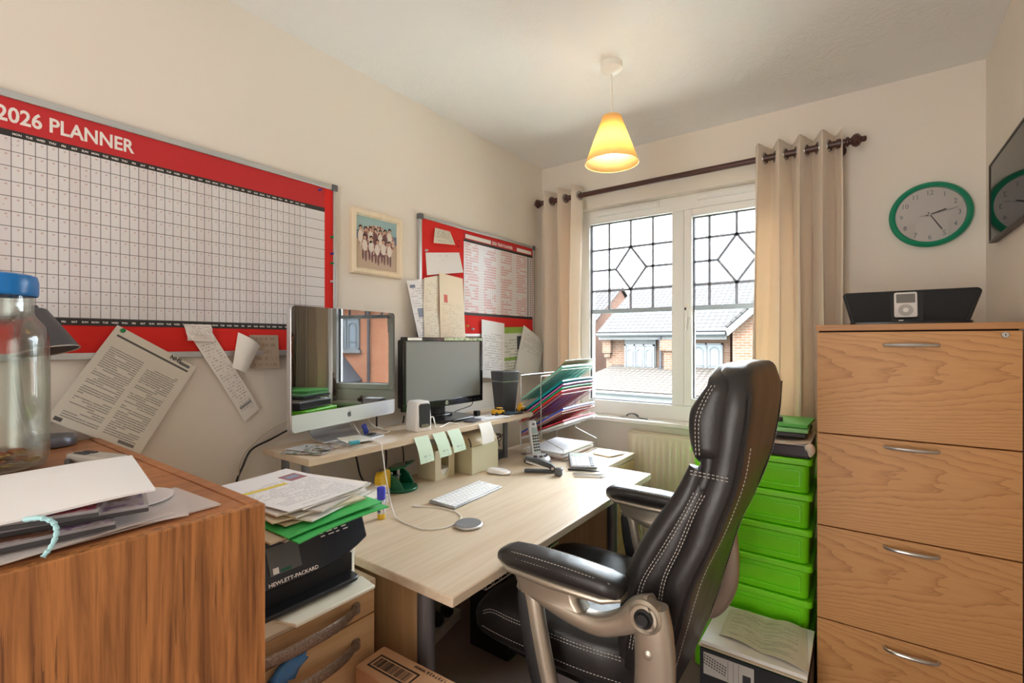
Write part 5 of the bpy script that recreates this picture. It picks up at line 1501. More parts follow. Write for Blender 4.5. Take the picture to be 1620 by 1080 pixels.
for k in range(5):
    u = W_ * (0.2 + 0.15 * k); v = H_ * (0.58 + rp.uniform(-0.04, 0.04))
    hairs.append((u, v + 0.002, 0.009, 0.009)); heads.append((u, v - 0.003, 0.0065, 0.0075)); light.append((u, v - 0.034, 0.013, 0.024)); bodies.append((u + 0.006, v - 0.075, 0.005, 0.026)); bodies.append((u - 0.008, v - 0.07, 0.005, 0.024))
PM = [plain('print_skin', srgb(208, 164, 140), 0.35), plain('print_dark_hair', srgb(44, 34, 34), 0.35), plain('print_maroon', srgb(120, 84, 88), 0.35), plain('print_pale_cloth', srgb(226, 216, 208), 0.35)]
photo_people(None, [(PM[2], bodies)], MP, pf)
MP2 = WALLM(a + 0.024, c + 0.024, 0.0106)
photo_people(None, [(PM[3], light)], MP2, pf)
MP3 = WALLM(a + 0.024, c + 0.024, 0.0110); photo_people(None, [(PM[1], hairs)], MP3, pf)
MP4 = WALLM(a + 0.024, c + 0.024, 0.0114); photo_people(None, [(PM[0], heads)], MP4, pf)

# ---------------------------------------------------------------- smaller red notice board
a, b, c, d = 1.531, 2.490, 1.325, 1.887
nb = thing('notice_board', 'smaller red notice board with a wall chart beside the window corner', 'notice board', (0, 2.01, c))
mb = yz(a, b, d - 0.016, d, 0.001, 0.016); yz(a, b, c, c + 0.016, 0.001, 0.016, mb); yz(a, a + 0.016, c + 0.016, d - 0.016, 0.001, 0.016, mb); yz(b - 0.016, b, c + 0.016, d - 0.016, 0.001, 0.016, mb)
make('board_frame', mb, M_ALU, nb, bevel=0.002)
for y in (a + 0.010, b - 0.010):
    for z in (c + 0.01, d - 0.01):
        make('corner_cap', MB().rbox((0.0095, y, z), (0.018, 0.026, 0.026), 0.004, ax=0), M_CORNER, nb)
make('felt', yz(a + 0.016, b - 0.016, c + 0.016, d - 0.016, 0.001, 0.010), M_REDFELT, nb)
ch = thing('wall_chart', 'white year chart with red stripes pinned on the smaller notice board', 'wall chart', (0.011, 2.155, 1.437))
c0, c1, e0, e1 = 1.838, 2.468, 1.436, 1.858
def chart_mat():
    n = NT('striped_chart_print')
    u, v, _ = n.sep(n.coord('UV'))
    rv = n.math('MULTIPLY', v, 26); fr = n.math('FRACT', rv); row = n.math('FLOOR', rv)
    blocks = n.math('GREATER_THAN', n.noise(n.comb(n.math('MULTIPLY', u, 7), n.math('MULTIPLY', row, 0.43), 0.0), 1.0, 1), 0.46)
    colm = n.math('FRACT', n.math('MULTIPLY', u, 4.2))
    red = n.math('MULTIPLY', n.math('MULTIPLY', n.math('LESS_THAN', fr, 0.62), blocks), n.between(colm, 0.08, 0.78))
    red = n.math('MULTIPLY', red, n.math('LESS_THAN', u, 0.90))
    cl = n.math('LESS_THAN', n.math('FRACT', n.math('MULTIPLY', u, 40)), 0.16)
    hl = n.math('LESS_THAN', fr, 0.12)
    c = n.mix(n.math('MULTIPLY', red, 0.42), srgb(238, 234, 238), srgb(214, 70, 84))
    c = n.mix(n.math('MULTIPLY', n.math('MAXIMUM', cl, hl), 0.35), c, srgb(120, 96, 104))
    edge = n.math('GREATER_THAN', n.math('ABSOLUTE', n.math('SUBTRACT', u, 0.925)), 0.006)
    c = n.mix(edge, srgb(40, 40, 42), c)
    dots = n.math('MULTIPLY', n.between(u, 0.955, 0.985), n.math('LESS_THAN', fr, 0.5))
    c = n.mix(n.math('MULTIPLY', dots, 0.7), c, srgb(90, 90, 94))
    n.set(color=c, rough=0.3)
    return n.m
make('print', MB().sheet((0.011, c0, e1 - 0.045), (0.011, c1, e1 - 0.045), (0.011, c1, e0 + 0.014), (0.011, c0, e0 + 0.014), 1, 0.0008, normal=(1, 0, 0)), chart_mat(), ch, smooth=False)
make('title_strip', yz(c0, c1, e1 - 0.031, e1 + 0.002, 0.011, 0.0118), M_REDPRINT, ch, smooth=False)
make('month_band', yz(c0, c1, e1 - 0.045, e1 - 0.031, 0.011, 0.012), M_BLACKBAND, ch, smooth=False)
make('month_band', yz(c0, c1, e0, e0 + 0.014, 0.011, 0.012), M_BLACKBAND, ch, smooth=False)
make('write_on_strip', yz(c0 + 0.012, 2.06, e1 - 0.026, e1 - 0.006, 0.0118, 0.0122), M_PAPER, ch, smooth=False)
make('write_on_strip', yz(2.305, c1 - 0.012, e1 - 0.026, e1 - 0.006, 0.0118, 0.0122), M_PAPER, ch, smooth=False)
mb = text(MB(), '2026 YEAR PLANNER', 0.024, WALLM(2.07, e1 - 0.024, 0.0119), 0.0001, 0.0006, xs=0.86)
make('lettering', mb, M_LETTER, ch, smooth=False)

PR_A = printed('letter_with_box', srgb(232, 230, 232), srgb(150, 150, 158), 26, 26, 0.55, extra=[(0.3, 0.7, 0.42, 0.56, srgb(130, 140, 160)), (0.1, 0.4, 0.88, 0.93, srgb(120, 130, 150))])
PR_B = printed('cream_receipt_strip', srgb(234, 226, 208), srgb(176, 160, 140), 30, 18, 0.5)
PR_C = printed('cream_letter_red_mark', srgb(238, 224, 200), srgb(190, 172, 150), 34, 24, 0.5, (0.08, 0.9, 0.05, 0.6), 0.6, extra=[(0.16, 0.30, 0.60, 0.71, srgb(214, 110, 96))])
PR_D = printed('white_letter', srgb(232, 234, 236), srgb(140, 146, 156), 24, 26, 0.55, (0.1, 0.9, 0.08, 0.8), 0.6)
PR_E = printed('leaflet_green_band', srgb(226, 232, 228), srgb(130, 140, 130), 18, 20, 0.55, (0.06, 0.9, 0.05, 0.8), 0.6, extra=[(0, 1, 0.88, 1.0, srgb(150, 190, 84)), (0.66, 0.9, 0.55, 0.82, srgb(70, 76, 84)), (0, 1, 0.36, 0.42, srgb(140, 184, 90))])
PR_F = printed('grey_white_letter_window', srgb(216, 218, 218), srgb(140, 150, 146), 26, 30, 0.55, (0.1, 0.85, 0.5, 0.9), 0.6)
PR_CARD = printed('card_print', srgb(220, 212, 198), srgb(120, 130, 120), 8, 12, 0.55, blank=0.6)
PR_NOTE = printed('note_print', srgb(234, 230, 230), srgb(170, 168, 180), 10, 12, 0.4, (0.3, 0.75, 0.6, 0.9), 0.5)
def paper(label, tl, tr, br, bl, m, fn=None, n=6, cat='paper', name='pinned_paper'):
    return solo(name, label, cat, MB().sheet(tl, tr, br, bl, n, 0.0005, fn, normal=(1, 0, 0)), m)
paper('small card with a dark curled lower edge at the top of the smaller board', (0.0125, 1.633, 1.842), (0.0125, 1.735, 1.842), (0.030, 1.746, 1.775), (0.030, 1.606, 1.763), PR_CARD, lambda u, v: 0.008 * (1 - v) * u, cat='card', name='pinned_card')
paper('wide white slip below the small card on the smaller board', (0.0125, 1.571, 1.714), (0.0125, 1.802, 1.749), (0.020, 1.825, 1.650), (0.018, 1.575, 1.609), PR_NOTE, lambda u, v: 0.006 * math.sin(PI * u) * (1 - v), cat='note', name='pinned_note')
paper('white letter hanging leftmost over the edge of the smaller board', (0.020, 1.449, 1.570), (0.018, 1.560, 1.590), (0.026, 1.600, 1.290), (0.030, 1.512, 1.290), PR_A, lambda u, v: 0.008 * (1 - v) * (1 - u), name='pinned_letter', cat='letter')
paper('cream strip hanging between the white letter and the cream letter', (0.024, 1.551, 1.593), (0.022, 1.648, 1.616), (0.034, 1.648, 1.280), (0.032, 1.539, 1.280), PR_B, lambda u, v: 0.006 * math.sin(8 * v) * (1 - v) + 0.004 * math.sin(PI * u), n=8, name='pinned_receipt', cat='receipt')
paper('cream letter with a red mark hanging in front of the smaller board', (0.030, 1.642, 1.628), (0.026, 1.814, 1.617), (0.044, 1.816, 1.280), (0.042, 1.640, 1.280), PR_C, lambda u, v: 0.010 * math.sin(PI * u) * (1 - v), n=8, name='pinned_letter', cat='letter')
paper('white letter hanging directly right of the black monitor', (0.0195, 1.971, 1.418), (0.0195, 2.172, 1.402), (0.034, 2.154, 1.086), (0.030, 1.960, 1.110), PR_D, lambda u, v: 0.010 * (1 - v) * math.sin(PI * u), name='pinned_letter', cat='letter')
paper('leaflet with a green band hanging behind two white letters', (0.0165, 2.150, 1.380), (0.0165, 2.372, 1.388), (0.024, 2.372, 1.09), (0.022, 2.150, 1.08), PR_E, name='pinned_leaflet', cat='leaflet')
paper('tilted grey white letter curling across towards the curtain', (0.026, 2.355, 1.398), (0.060, 2.535, 1.285), (0.075, 2.430, 1.105), (0.030, 2.250, 1.117), PR_F, lambda u, v: 0.010 * math.sin(PI * u), n=8, name='pinned_letter', cat='letter')
for i, (y, z, m, l) in enumerate(((1.575, 1.725, M_PINW, 'clear push pin left of the wide white slip'), (1.800, 1.805, M_REDPRINT, 'red push pin nearest the chart on the smaller board'), (1.795, 1.778, M_REDPRINT, 'red push pin below the topmost red pin'),
        (1.862, 1.380, M_PINY, 'yellow push pin under the striped chart'), (1.905, 1.365, M_PINW, 'clear push pin under the striped chart'))):
    push_pin('push_pin', l, y, z, 0.0105, m, 'push pins on the smaller board', 0.006)

# ================================================================ clock and picture at the right
M_CLOCKG = plain('teal_green_plastic', srgb(0, 140, 104), 0.35)
ck = thing('wall_clock', 'round wall clock with a green rim at the right of the window', 'clock', (1.879, RY, 1.816))
RC = Euler((PI / 2, 0, 0)).to_matrix()      # local z -> -y (towards the room)
CC = (1.879, RY - 0.001, 1.816)
make('rim', MB().lathe([(0.108, 0.0), (0.122, 0.0), (0.131, 0.010), (0.132, 0.020), (0.126, 0.031), (0.118, 0.034), (0.1115, 0.030), (0.110, 0.016), (0.108, 0.012), (0.108, 0.0)], CC, 72, RC), M_CLOCKG, ck, angle=50)
make('dial', MB().lathe([(0, 0.004), (0.1105, 0.004), (0.1105, 0.016), (0, 0.016)], CC, 72, RC), plain('clock_dial', srgb(226, 216, 208), 0.45), ck)
FD = lambda x, z, o: frame((CC[0] + x, CC[1] - o, CC[2] + z), (1, 0, 0), (0, 0, 1))
for h in range(1, 13):
    a_ = PI / 2 - h * PI / 6
    x, z = 0.090 * math.cos(a_), 0.090 * math.sin(a_)
    mb = text(MB(), str(h), 0.027, FD(x, z - 0.0095, 0.0161), 0.0001, 0.0, 'CENTER', 0.9)
    make('numeral', mb, plain('grey_print', srgb(110, 126, 130), 0.6) if h == 1 else bpy.data.materials['grey_print'], ck, smooth=False)
def hand(ang, L, tail, w, o):
    x, z = math.cos(ang), math.sin(ang)
    M_ = frame((CC[0], CC[1] - o, CC[2]), (x, 0, z), (-z, 0, x))
    return MB().prism([(-tail, -w * 0.6), (L * 0.9, -w), (L, 0), (L * 0.9, w), (-tail, w * 0.6)], lambda p, q, t: M_ @ Vector((p, q, t)), 0, 0.0008)
make('hour_hand', hand(PI / 2 - 2 * PI * (2 + 25 / 60) / 12, 0.055, 0.012, 0.0028, 0.0200), M_BLACKP, ck)
make('minute_hand', hand(PI / 2 - 2 * PI * 25 / 60, 0.078, 0.012, 0.0022, 0.0212), M_BLACKP, ck)
make('second_hand', hand(PI / 2 - 2 * PI * 13.2 / 60, 0.090, 0.034, 0.0006, 0.0224), M_DARKP, ck)
make('hub', MB().lathe([(0, 0.016), (0.004, 0.016), (0.004, 0.0248), (0, 0.0252)], CC, 18, RC), M_SILVER, ck)
def clear_cover():
    n = NT('clear_cover'); t = n.t
    tr = n.new('ShaderNodeBsdfTransparent'); gl = n.new('ShaderNodeBsdfGlossy'); gl.inputs['Roughness'].default_value = 0.03
    fr = n.new('ShaderNodeFresnel'); fr.inputs[0].default_value = 1.5
    mx = n.new('ShaderNodeMixShader'); t.links.new(fr.outputs[0], mx.inputs[0]); t.links.new(tr.outputs[0], mx.inputs[1]); t.links.new(gl.outputs[0], mx.inputs[2])
    t.links.new(mx.outputs[0], n.out.inputs[0])
    return n.m
M_CLEAR = clear_cover()
make('cover_glass', MB().lathe([(0, 0.0275), (0.1108, 0.0265), (0.1108, 0.0275), (0, 0.0285)], CC, 48, RC), M_CLEAR, ck)

rp_ = thing('picture_frame', 'thin dark framed team photograph on the right wall beside the clock', 'picture', (RX, 2.10, 1.645))
y0, y1, z0, z1 = 1.80, 2.405, 1.652, 1.932
tilt = 0.022                                       # the top leans off the wall a little
M_FRD = plain('dark_brown_thin_frame', srgb(62, 48, 44), 0.4)
def RW(y, z, o):
    return Vector((RX - 0.003 - o - tilt * 0.0, y, z))
mb = MB()
w = 0.007
for (a, b, c, d) in ((y0, y1, z0, z0 + w), (y0, y1, z1 - w, z1), (y0, y0 + w, z0 + w, z1 - w), (y1 - w, y1, z0 + w, z1 - w)):
    mb.box(RX - 0.022, RX - 0.001, a, b, c, d)
make('moulding', mb, M_FRD, rp_, bevel=0.001)
make('mount', MB().box(RX - 0.014, RX - 0.004, y0 + w, y1 - w, z0 + w, z1 - w), plain('grey_brown_mount', srgb(190, 178, 160), 0.7), rp_)
n = NT('team_photo_print')
u, v, _ = n.sep(n.coord('UV'))
g = n.noise(n.mapping(n.coord('UV'), (26, 9, 1)), 1.0, 3, 0.7)
c = n.ramp(g, [(0.3, srgb(90, 110, 108)), (0.45, srgb(160, 156, 150)), (0.55, srgb(210, 206, 200)), (0.7, srgb(70, 80, 82))])
c = n.mix(n.math('GREATER_THAN', v, 0.74), c, srgb(220, 216, 208))
c = n.mix(n.math('LESS_THAN', v, 0.42), c, srgb(150, 148, 142))
n.set(color=c, rough=0.4)
ph = make('photograph', MB().sheet((RX - 0.0145, y1 - 0.03, z1 - 0.035), (RX - 0.0145, y0 + 0.03, z1 - 0.035), (RX - 0.0145, y0 + 0.03, z0 + 0.035), (RX - 0.0145, y1 - 0.03, z0 + 0.035), 1, 0.0008, normal=(-1, 0, 0)), n.m, rp_, smooth=False)
MPR = frame((RX - 0.0155, y1 - 0.03, z0 + 0.035), (0, -1, 0), (0, 0, 1))
rq = random.Random(9); A, B, Cc = [], [], []
for k in range(22):
    u = 0.012 + 0.024 * k; v = 0.135 + rq.uniform(0, 0.028) + (0.018 if k % 2 else 0)
    A.append((u, v, 0.0055, 0.0075)); B.append((u, v - 0.026, 0.0095, 0.022)); 
    Cc.append((u + 0.011, v - 0.055, 0.0095, 0.017)); A.append((u + 0.011, v - 0.035, 0.005, 0.007))
photo_people(None, [(plain('print_teal_shirt', srgb(60, 140, 132), 0.4), B)], MPR, ph)
photo_people(None, [(plain('print_dark_shirt', srgb(60, 62, 66), 0.4), Cc)], frame((RX - 0.0159, y1 - 0.03, z0 + 0.035), (0, -1, 0), (0, 0, 1)), ph)
photo_people(None, [(plain('print_face', srgb(190, 166, 152), 0.4), A)], frame((RX - 0.0163, y1 - 0.03, z0 + 0.035), (0, -1, 0), (0, 0, 1)), ph)
def picture_glass():
    n = NT('reflective_picture_glass'); t = n.t
    tr = n.new('ShaderNodeBsdfTransparent'); gl = n.new('ShaderNodeBsdfGlossy'); gl.inputs['Roughness'].default_value = 0.02
    fr = n.new('ShaderNodeFresnel'); fr.inputs[0].default_value = 1.42
    mx = n.new('ShaderNodeMixShader'); t.links.new(fr.outputs[0], mx.inputs[0]); t.links.new(tr.outputs[0], mx.inputs[1]); t.links.new(gl.outputs[0], mx.inputs[2])
    t.links.new(mx.outputs[0], n.out.inputs[0])
    return n.m
make('glass', MB().box(RX - 0.0195, RX - 0.018, y0 + w, y1 - w, z0 + w, z1 - w), picture_glass(), rp_, smooth=False)
# ================================================================ black leather office chair (local x = its front)
def leather():
    n = NT('black_leather')
    v = n.coord()
    a = n.noise(v, 420, 2)
    b = n.noise(n.mapping(v, (9, 9, 6)), 1.0, 3, 0.5, 0.6)
    n.set(color=n.mix(b, srgb(30, 28, 29), srgb(44, 41, 41)), rough=n.math('ADD', n.math('MULTIPLY', b, 0.16), 0.27))
    n.bump(n.math('ADD', n.math('MULTIPLY', a, 0.12), b), 0.28, 0.010)
    return n.m
M_LEATH = leather()
M_CHS = plain('satin_champagne_metal', srgb(186, 176, 160), 0.34, 0.75)
M_INLAY = plain('black_textured_inlay', srgb(36, 35, 37), 0.6, bump=0.4, bscale=900)
M_STITCH = plain('white_thread', srgb(206, 200, 192), 0.8)
CCX, CCY = 1.05, 1.30
ch = thing('office_chair', 'high-backed black leather office chair with silver arms and white stitching', 'chair', (CCX, CCY, 0), PI)

def sect(f0, f1, hw, z, n=32, e=0.42, dish=0.0):
    """Rounded cross-section between front f1 and rear f0, half width hw."""
    fc, fr = (f0 + f1) / 2, (f1 - f0) / 2
    out = []
    for k in range(n):
        a = 2 * PI * k / n
        c, s = math.cos(a), math.sin(a)
        x = fc + fr * math.copysign(abs(c) ** e, c)
        y = hw * math.copysign(abs(s) ** e, s)
        x -= dish * (1 - (y / hw) ** 2)
        out.append(Vector((x, y, z)))
    return out
def interp(tab, z):
    for (a, va), (b, vb) in zip(tab, tab[1:]):
        if a <= z <= b:
            t = (z - a) / (b - a); t = t * t * (3 - 2 * t) * 0.35 + t * 0.65
            return va + (vb - va) * t
    return tab[0][1] if z < tab[0][0] else tab[-1][1]
REAR = [(0.40, -0.215), (0.50, -0.248), (0.62, -0.282), (0.745, -0.312), (0.897, -0.372), (1.02, -0.410), (1.11, -0.424), (1.18, -0.432), (1.26, -0.415)]
FRONT = [(0.40, -0.145), (0.55, -0.148), (0.70, -0.170), (0.765, -0.185), (0.866, -0.238), (0.96, -0.290), (1.03, -0.315), (1.08, -0.310), (1.15, -0.312), (1.22, -0.345), (1.26, -0.39)]
HALF = [(0.40, 0.18), (0.48, 0.225), (0.60, 0.250), (0.80, 0.255), (0.95, 0.248), (1.02, 0.240), (1.12, 0.242), (1.20, 0.232), (1.26, 0.19)]
def loft(zs, f0, f1, hw, name, e=0.42, dish=None, parent=None, mat=None, close=0.5):
    L = []
    n = len(zs)
    for i, z in enumerate(zs):
        a, b, h = f0(z), f1(z), hw(z)
        L.append(sect(a, b, h, z, e=e, dish=(dish(z) if dish else 0)))
    # round off both ends
    def cap(loop, dz, ks):
        c = sum(loop, Vector()) / len(loop)
        return [[c + (p - c) * k + Vector((0, 0, dz * t)) for p in loop] for k, t in ks]
    ks = [(0.95, 0.35), (0.86, 0.65), (0.7, 0.9), (0.45, 1.0)]
    L = cap(L[0], -close * 0.05, ks)[::-1] + L + cap(L[-1], close * 0.05, ks)
    return make(name, MB().rings(L), mat or M_LEATH, parent or ch, world=False, angle=70)
zz = lambda a, b, n: [a + (b - a) * k / (n - 1) for k in range(n)]
rear, front, half = (lambda z: interp(REAR, z)), (lambda z: interp(FRONT, z)), (lambda z: interp(HALF, z))
# rear shell, then the padded cushions in front of it
back = loft(zz(0.42, 1.225, 24), rear, lambda z: rear(z) + 0.075, half, 'back_shell', 0.36, close=0.55)
lumb = loft(zz(0.54, 1.015, 18), lambda z: rear(z) + 0.050, lambda z: front(z) + 0.004, lambda z: half(z) + 0.004 - 0.014 * max(0, (z - 0.93) / 0.1), 'back_cushion', 0.40, lambda z: 0.022, close=0.6)
head = loft(zz(1.065, 1.205, 12), lambda z: rear(z) + 0.035, lambda z: front(z) + 0.012 + 0.012 * math.sin(PI * (z - 1.055) / 0.15), lambda z: half(z) + 0.006, 'headrest', 0.46, lambda z: 0.012, close=0.9)
# a raised band that wraps the neck between the two cushions
loft(zz(0.975, 1.075, 6), lambda z: rear(z) + 0.045, lambda z: front(z) - 0.004, lambda z: half(z) - 0.004, 'neck_band', 0.42, lambda z: 0.010, close=0.4)
# bolsters on the front edge of the back
def strip(name, pts, r, parent, mat, seg=10):
    return make(name, MB().tube(spline(pts, 5), r, seg), mat, parent, world=False)
for s in (-1, 1):
    pts = [(front(z) - 0.006, s * (half(z) - 0.022), z) for z in (0.56, 0.64, 0.72, 0.80, 0.88, 0.96, 1.025)]
    strip('side_bolster', pts, [0.020 + 0.010 * math.sin(PI * min(1, i / 30)) for i in range(31)], ch, M_LEATH, 14)
# piping and stitching
def dashes(mb, pts, L=0.0052, gap=0.0036, r=0.0008):
    P_ = spline(pts, 10); acc = 0.0; on = True; seg = [P_[0]]
    for a, b in zip(P_, P_[1:]):
        d = (b - a).length; t0 = 0.0
        while d - t0 > 1e-9:
            need = (L if on else gap) - acc
            step = min(need, d - t0)
            acc += step; t0 += step
            q = a.lerp(b, t0 / d)
            if on: seg.append(q)
            if acc >= (L if on else gap) - 1e-9:
                if on and len(seg) > 1: mb.tube([seg[0], seg[-1]], r, 4)
                acc = 0.0; on = not on; seg = [q]
    return mb
st_b = MB(); pipe_b = MB()
for s in (-1, 1):
    side = lambda k, z, o=0.0: (rear(z) + k, s * (half(z) + o), z)
    pipe_b.tube(spline([(rear(z) + 0.006, s * (half(z) - 0.002), z) for z in (0.46, 0.55, 0.66, 0.78, 0.90, 1.0, 1.1, 1.19)], 6), 0.0028, 6)
    dashes(st_b, [(rear(z) - 0.0008, s * (half(z) - 0.032 - 0.02 * math.sin(PI * (z - 0.46) / 0.7)), z) for z in (0.46, 0.55, 0.66, 0.78, 0.90, 1.0, 1.08)])
    for off in (0.030, 0.036):
        dashes(st_b, [(rear(z) + off + 0.006 + 0.03 * math.sin(PI * (z - 0.6) / 0.5), s * (half(z) + 0.0045), z) for z in (0.62, 0.70, 0.78, 0.86, 0.94, 0.985)])
    for off in (0.0, 0.007):
        dashes(st_b, [(front(z) - 0.022 - off, s * (half(z) + 0.0055), z) for z in (0.60, 0.68, 0.76, 0.84, 0.92, 0.98)])
        dashes(st_b, [(front(z) - 0.010 - off, s * (half(z) + 0.0065), z) for z in (1.06, 1.10, 1.14, 1.18, 1.21)])
        dashes(st_b, [(rear(1.0) + x, s * (half(1.0) + 0.003), 1.012 + off + 0.05 * x) for x in (0.02, 0.05, 0.08, 0.10)])
make('stitching', st_b, M_STITCH, back, world=False, smooth=False)
make('piping', pipe_b, M_LEATH, back, world=False)
# ---- seat
def seat_sect(f, zt, zb, hw, e=0.40, n=36, puff=0.0):
    zc, zr = (zt + zb) / 2, (zt - zb) / 2
    out = []
    for k in range(n):
        a = 2 * PI * k / n; c, s_ = math.cos(a), math.sin(a)
        y = hw * math.copysign(abs(c) ** e, c); z = zc + zr * math.copysign(abs(s_) ** e, s_)
        if s_ > 0: z += puff * (math.cos(3 * PI * y / hw * 0.5) ** 2 * 0.5 - 0.5 * (1 - (y / hw) ** 2))
        out.append(Vector((f, y, z)))
    return out
SEAT = [(-0.20, 0.575, 0.475, 0.20), (-0.17, 0.590, 0.462, 0.235), (-0.08, 0.592, 0.452, 0.252), (0.05, 0.592, 0.450, 0.258), (0.15, 0.592, 0.450, 0.262), (0.22, 0.588, 0.452, 0.260), (0.265, 0.576, 0.456, 0.254), (0.29, 0.556, 0.466, 0.244), (0.303, 0.530, 0.485, 0.230)]
make('seat_cushion', MB().rings([seat_sect(f, a, b, h, puff=0.020) for f, a, b, h in SEAT]), M_LEATH, ch, world=False, angle=70)
st_s = MB()
for s in (-1, 1):
    for k, off in ((0.263, 0.0), (0.263, 0.008)):
        dashes(st_s, [(x, s * (h + 0.0012), 0.560 - off - (0.02 if x > 0.24 else 0)) for x, h in ((-0.15, 0.240), (-0.05, 0.254), (0.05, 0.2585), (0.15, 0.262), (0.22, 0.259), (0.26, 0.254))])
    dashes(st_s, [(x, s * (h + 0.0012), 0.500) for x, h in ((-0.15, 0.240), (-0.05, 0.254), (0.05, 0.2585), (0.15, 0.262), (0.22, 0.259), (0.26, 0.254))])
    dashes(st_s, [(x, s * 0.150, 0.5845 + dz) for x, dz in ((-0.16, -0.004), (-0.05, 0), (0.08, 0), (0.18, -0.001), (0.24, -0.007))])
make('stitching', st_s, M_STITCH, [o for o in ch.children if o.name.startswith('seat_cushion')][0], world=False, smooth=False)
make('seat_pan', MB().rbox((0.03, 0, 0.44), (0.40, 0.42, 0.02), 0.05), M_BLACKP, ch, world=False)
# ---- arms
def ribbon(name, path, w, t, mat, parent, bev=0.004):
    """Flat bar following a path in the side plane: path of (f, z, half height), y centre w[0], half thickness."""
    return None
for s in (-1, 1):
    yc = s * 0.315
    arm = None
    # pad
    L = []
    for f, zt, zb, hw in ((-0.190, 0.772, 0.752, 0.022), (-0.182, 0.782, 0.745, 0.036), (-0.15, 0.788, 0.742, 0.041), (-0.05, 0.792, 0.742, 0.042), (0.06, 0.791, 0.743, 0.042), (0.11, 0.787, 0.745, 0.040), (0.132, 0.778, 0.749, 0.033), (0.138, 0.768, 0.754, 0.022)):
        loop = []
        for k in range(24):
            a = 2 * PI * k / 24; c, q = math.cos(a), math.sin(a)
            loop.append(Vector((f, yc + hw * math.copysign(abs(c) ** 0.6, c), (zt + zb) / 2 + (zt - zb) / 2 * math.copysign(abs(q) ** 0.7, q))))
        L.append(loop)
    pad = make('arm_pad', MB().rings(L), M_LEATH, ch, world=False, angle=70)
    sb = MB()
    for sg in (-1, 1):
        for dz in (0.0,):
            dashes(sb, [(f, yc + sg * (hw + 0.001), z) for f, hw, z in ((-0.17, 0.034, 0.772), (-0.12, 0.0385, 0.774), (-0.03, 0.0395, 0.7755), (0.06, 0.0395, 0.775), (0.115, 0.036, 0.772))])
            dashes(sb, [(f, yc + sg * (hw + 0.0002), z) for f, hw, z in ((-0.17, 0.030, 0.7800), (-0.12, 0.0325, 0.7845), (-0.03, 0.0335, 0.7870), (0.06, 0.0335, 0.7860), (0.115, 0.030, 0.7810))])
    make('stitching', sb, M_STITCH, pad, world=False, smooth=False)
    # silver tray under the pad
    L = []
    for f, z, h, hw in ((-0.190, 0.745, 0.006, 0.020), (-0.15, 0.738, 0.010, 0.037), (-0.02, 0.735, 0.012, 0.039), (0.10, 0.738, 0.010, 0.037), (0.136, 0.748, 0.006, 0.022)):
        loop = []
        for k in range(20):
            a = 2 * PI * k / 20; c, q = math.cos(a), math.sin(a)
            loop.append(Vector((f, yc + hw * math.copysign(abs(c) ** 0.6, c), z + h * math.copysign(abs(q) ** 0.7, q))))
        L.append(loop)
    make('arm_tray', MB().rings(L), M_CHS, ch, world=False, angle=60)
    # neck block that joins tray and bar
    L = []
    for z, f0, f1, hw in ((0.742, -0.085, 0.095, 0.027), (0.722, -0.080, 0.090, 0.026), (0.705, -0.085, 0.082, 0.026), (0.690, -0.10, 0.075, 0.026)):
        L.append([Vector((x + (f0 + f1) / 2, y + yc, z)) for x, y in rrect(f1 - f0, 2 * hw, 0.016, 4)])
    make('arm_mount', MB().rings(L), M_CHS, ch, world=False, angle=60)
    # upper bar sweeping back to the pivot
    def bar(path, wy):
        P_ = spline([Vector((f, 0, z)) for f, z, h in path], 6)
        H_ = spline([Vector((h, 0, 0)) for f, z, h in path], 6)
        W_ = spline([Vector((w, 0, 0)) for w in wy], 6)
        loops = []
        for i, p in enumerate(P_):
            t = (P_[min(i + 1, len(P_) - 1)] - P_[max(i - 1, 0)]).normalized(); nrm = Vector((-t.z, 0, t.x))
            h, w = H_[i].x, W_[i].x
            loops.append([Vector((p.x, yc, p.z)) + nrm * (h * math.copysign(abs(math.sin(a)) ** 0.7, math.sin(a))) + Vector((0, w * math.copysign(abs(math.cos(a)) ** 0.7, math.cos(a)), 0)) for a in [2 * PI * k / 20 for k in range(20)]])
        return MB().rings(loops)
    make('arm_bar', bar([(0.082, 0.700, 0.012), (0.04, 0.692, 0.017), (-0.05, 0.672, 0.021), (-0.13, 0.668, 0.023), (-0.19, 0.695, 0.026), (-0.225, 0.722, 0.034), (-0.258, 0.735, 0.036)], [0.020, 0.021, 0.022, 0.023, 0.024, 0.027, 0.027]), M_CHS, ch, world=False, angle=60)
    make('front_post', bar([(0.066, 0.708, 0.024), (0.056, 0.68, 0.031), (0.043, 0.60, 0.034), (0.018, 0.50, 0.033), (-0.008, 0.43, 0.030), (-0.02, 0.405, 0.020)], [0.020] * 6), M_CHS, ch, world=False, angle=60)
    make('post_inlay', bar([(0.072, 0.690, 0.012), (0.066, 0.67, 0.020), (0.054, 0.60, 0.0235), (0.029, 0.50, 0.024), (0.004, 0.435, 0.021)], [0.0225] * 5), M_INLAY, ch, world=False, angle=60)
    make('rear_post', bar([(-0.250, 0.748, 0.034), (-0.254, 0.70, 0.040), (-0.258, 0.62, 0.042), (-0.252, 0.54, 0.042), (-0.220, 0.46, 0.034), (-0.16, 0.415, 0.020)], [0.024, 0.024, 0.022, 0.021, 0.020, 0.018]), M_CHS, ch, world=False, angle=60)
    make('lower_rail', bar([(0.0, 0.425, 0.016), (-0.06, 0.412, 0.014), (-0.17, 0.415, 0.016)], [0.018, 0.017, 0.018]), M_CHS, ch, world=False)
    make('bracket', MB().box(-0.14, -0.02, yc - s * 0.02 - 0.05, yc - s * 0.02 + 0.05, 0.412, 0.424), M_BLACKP, ch, world=False)
    RP = Euler((-s * PI / 2 * 1.0, 0, 0)).to_matrix()     # local z -> outward
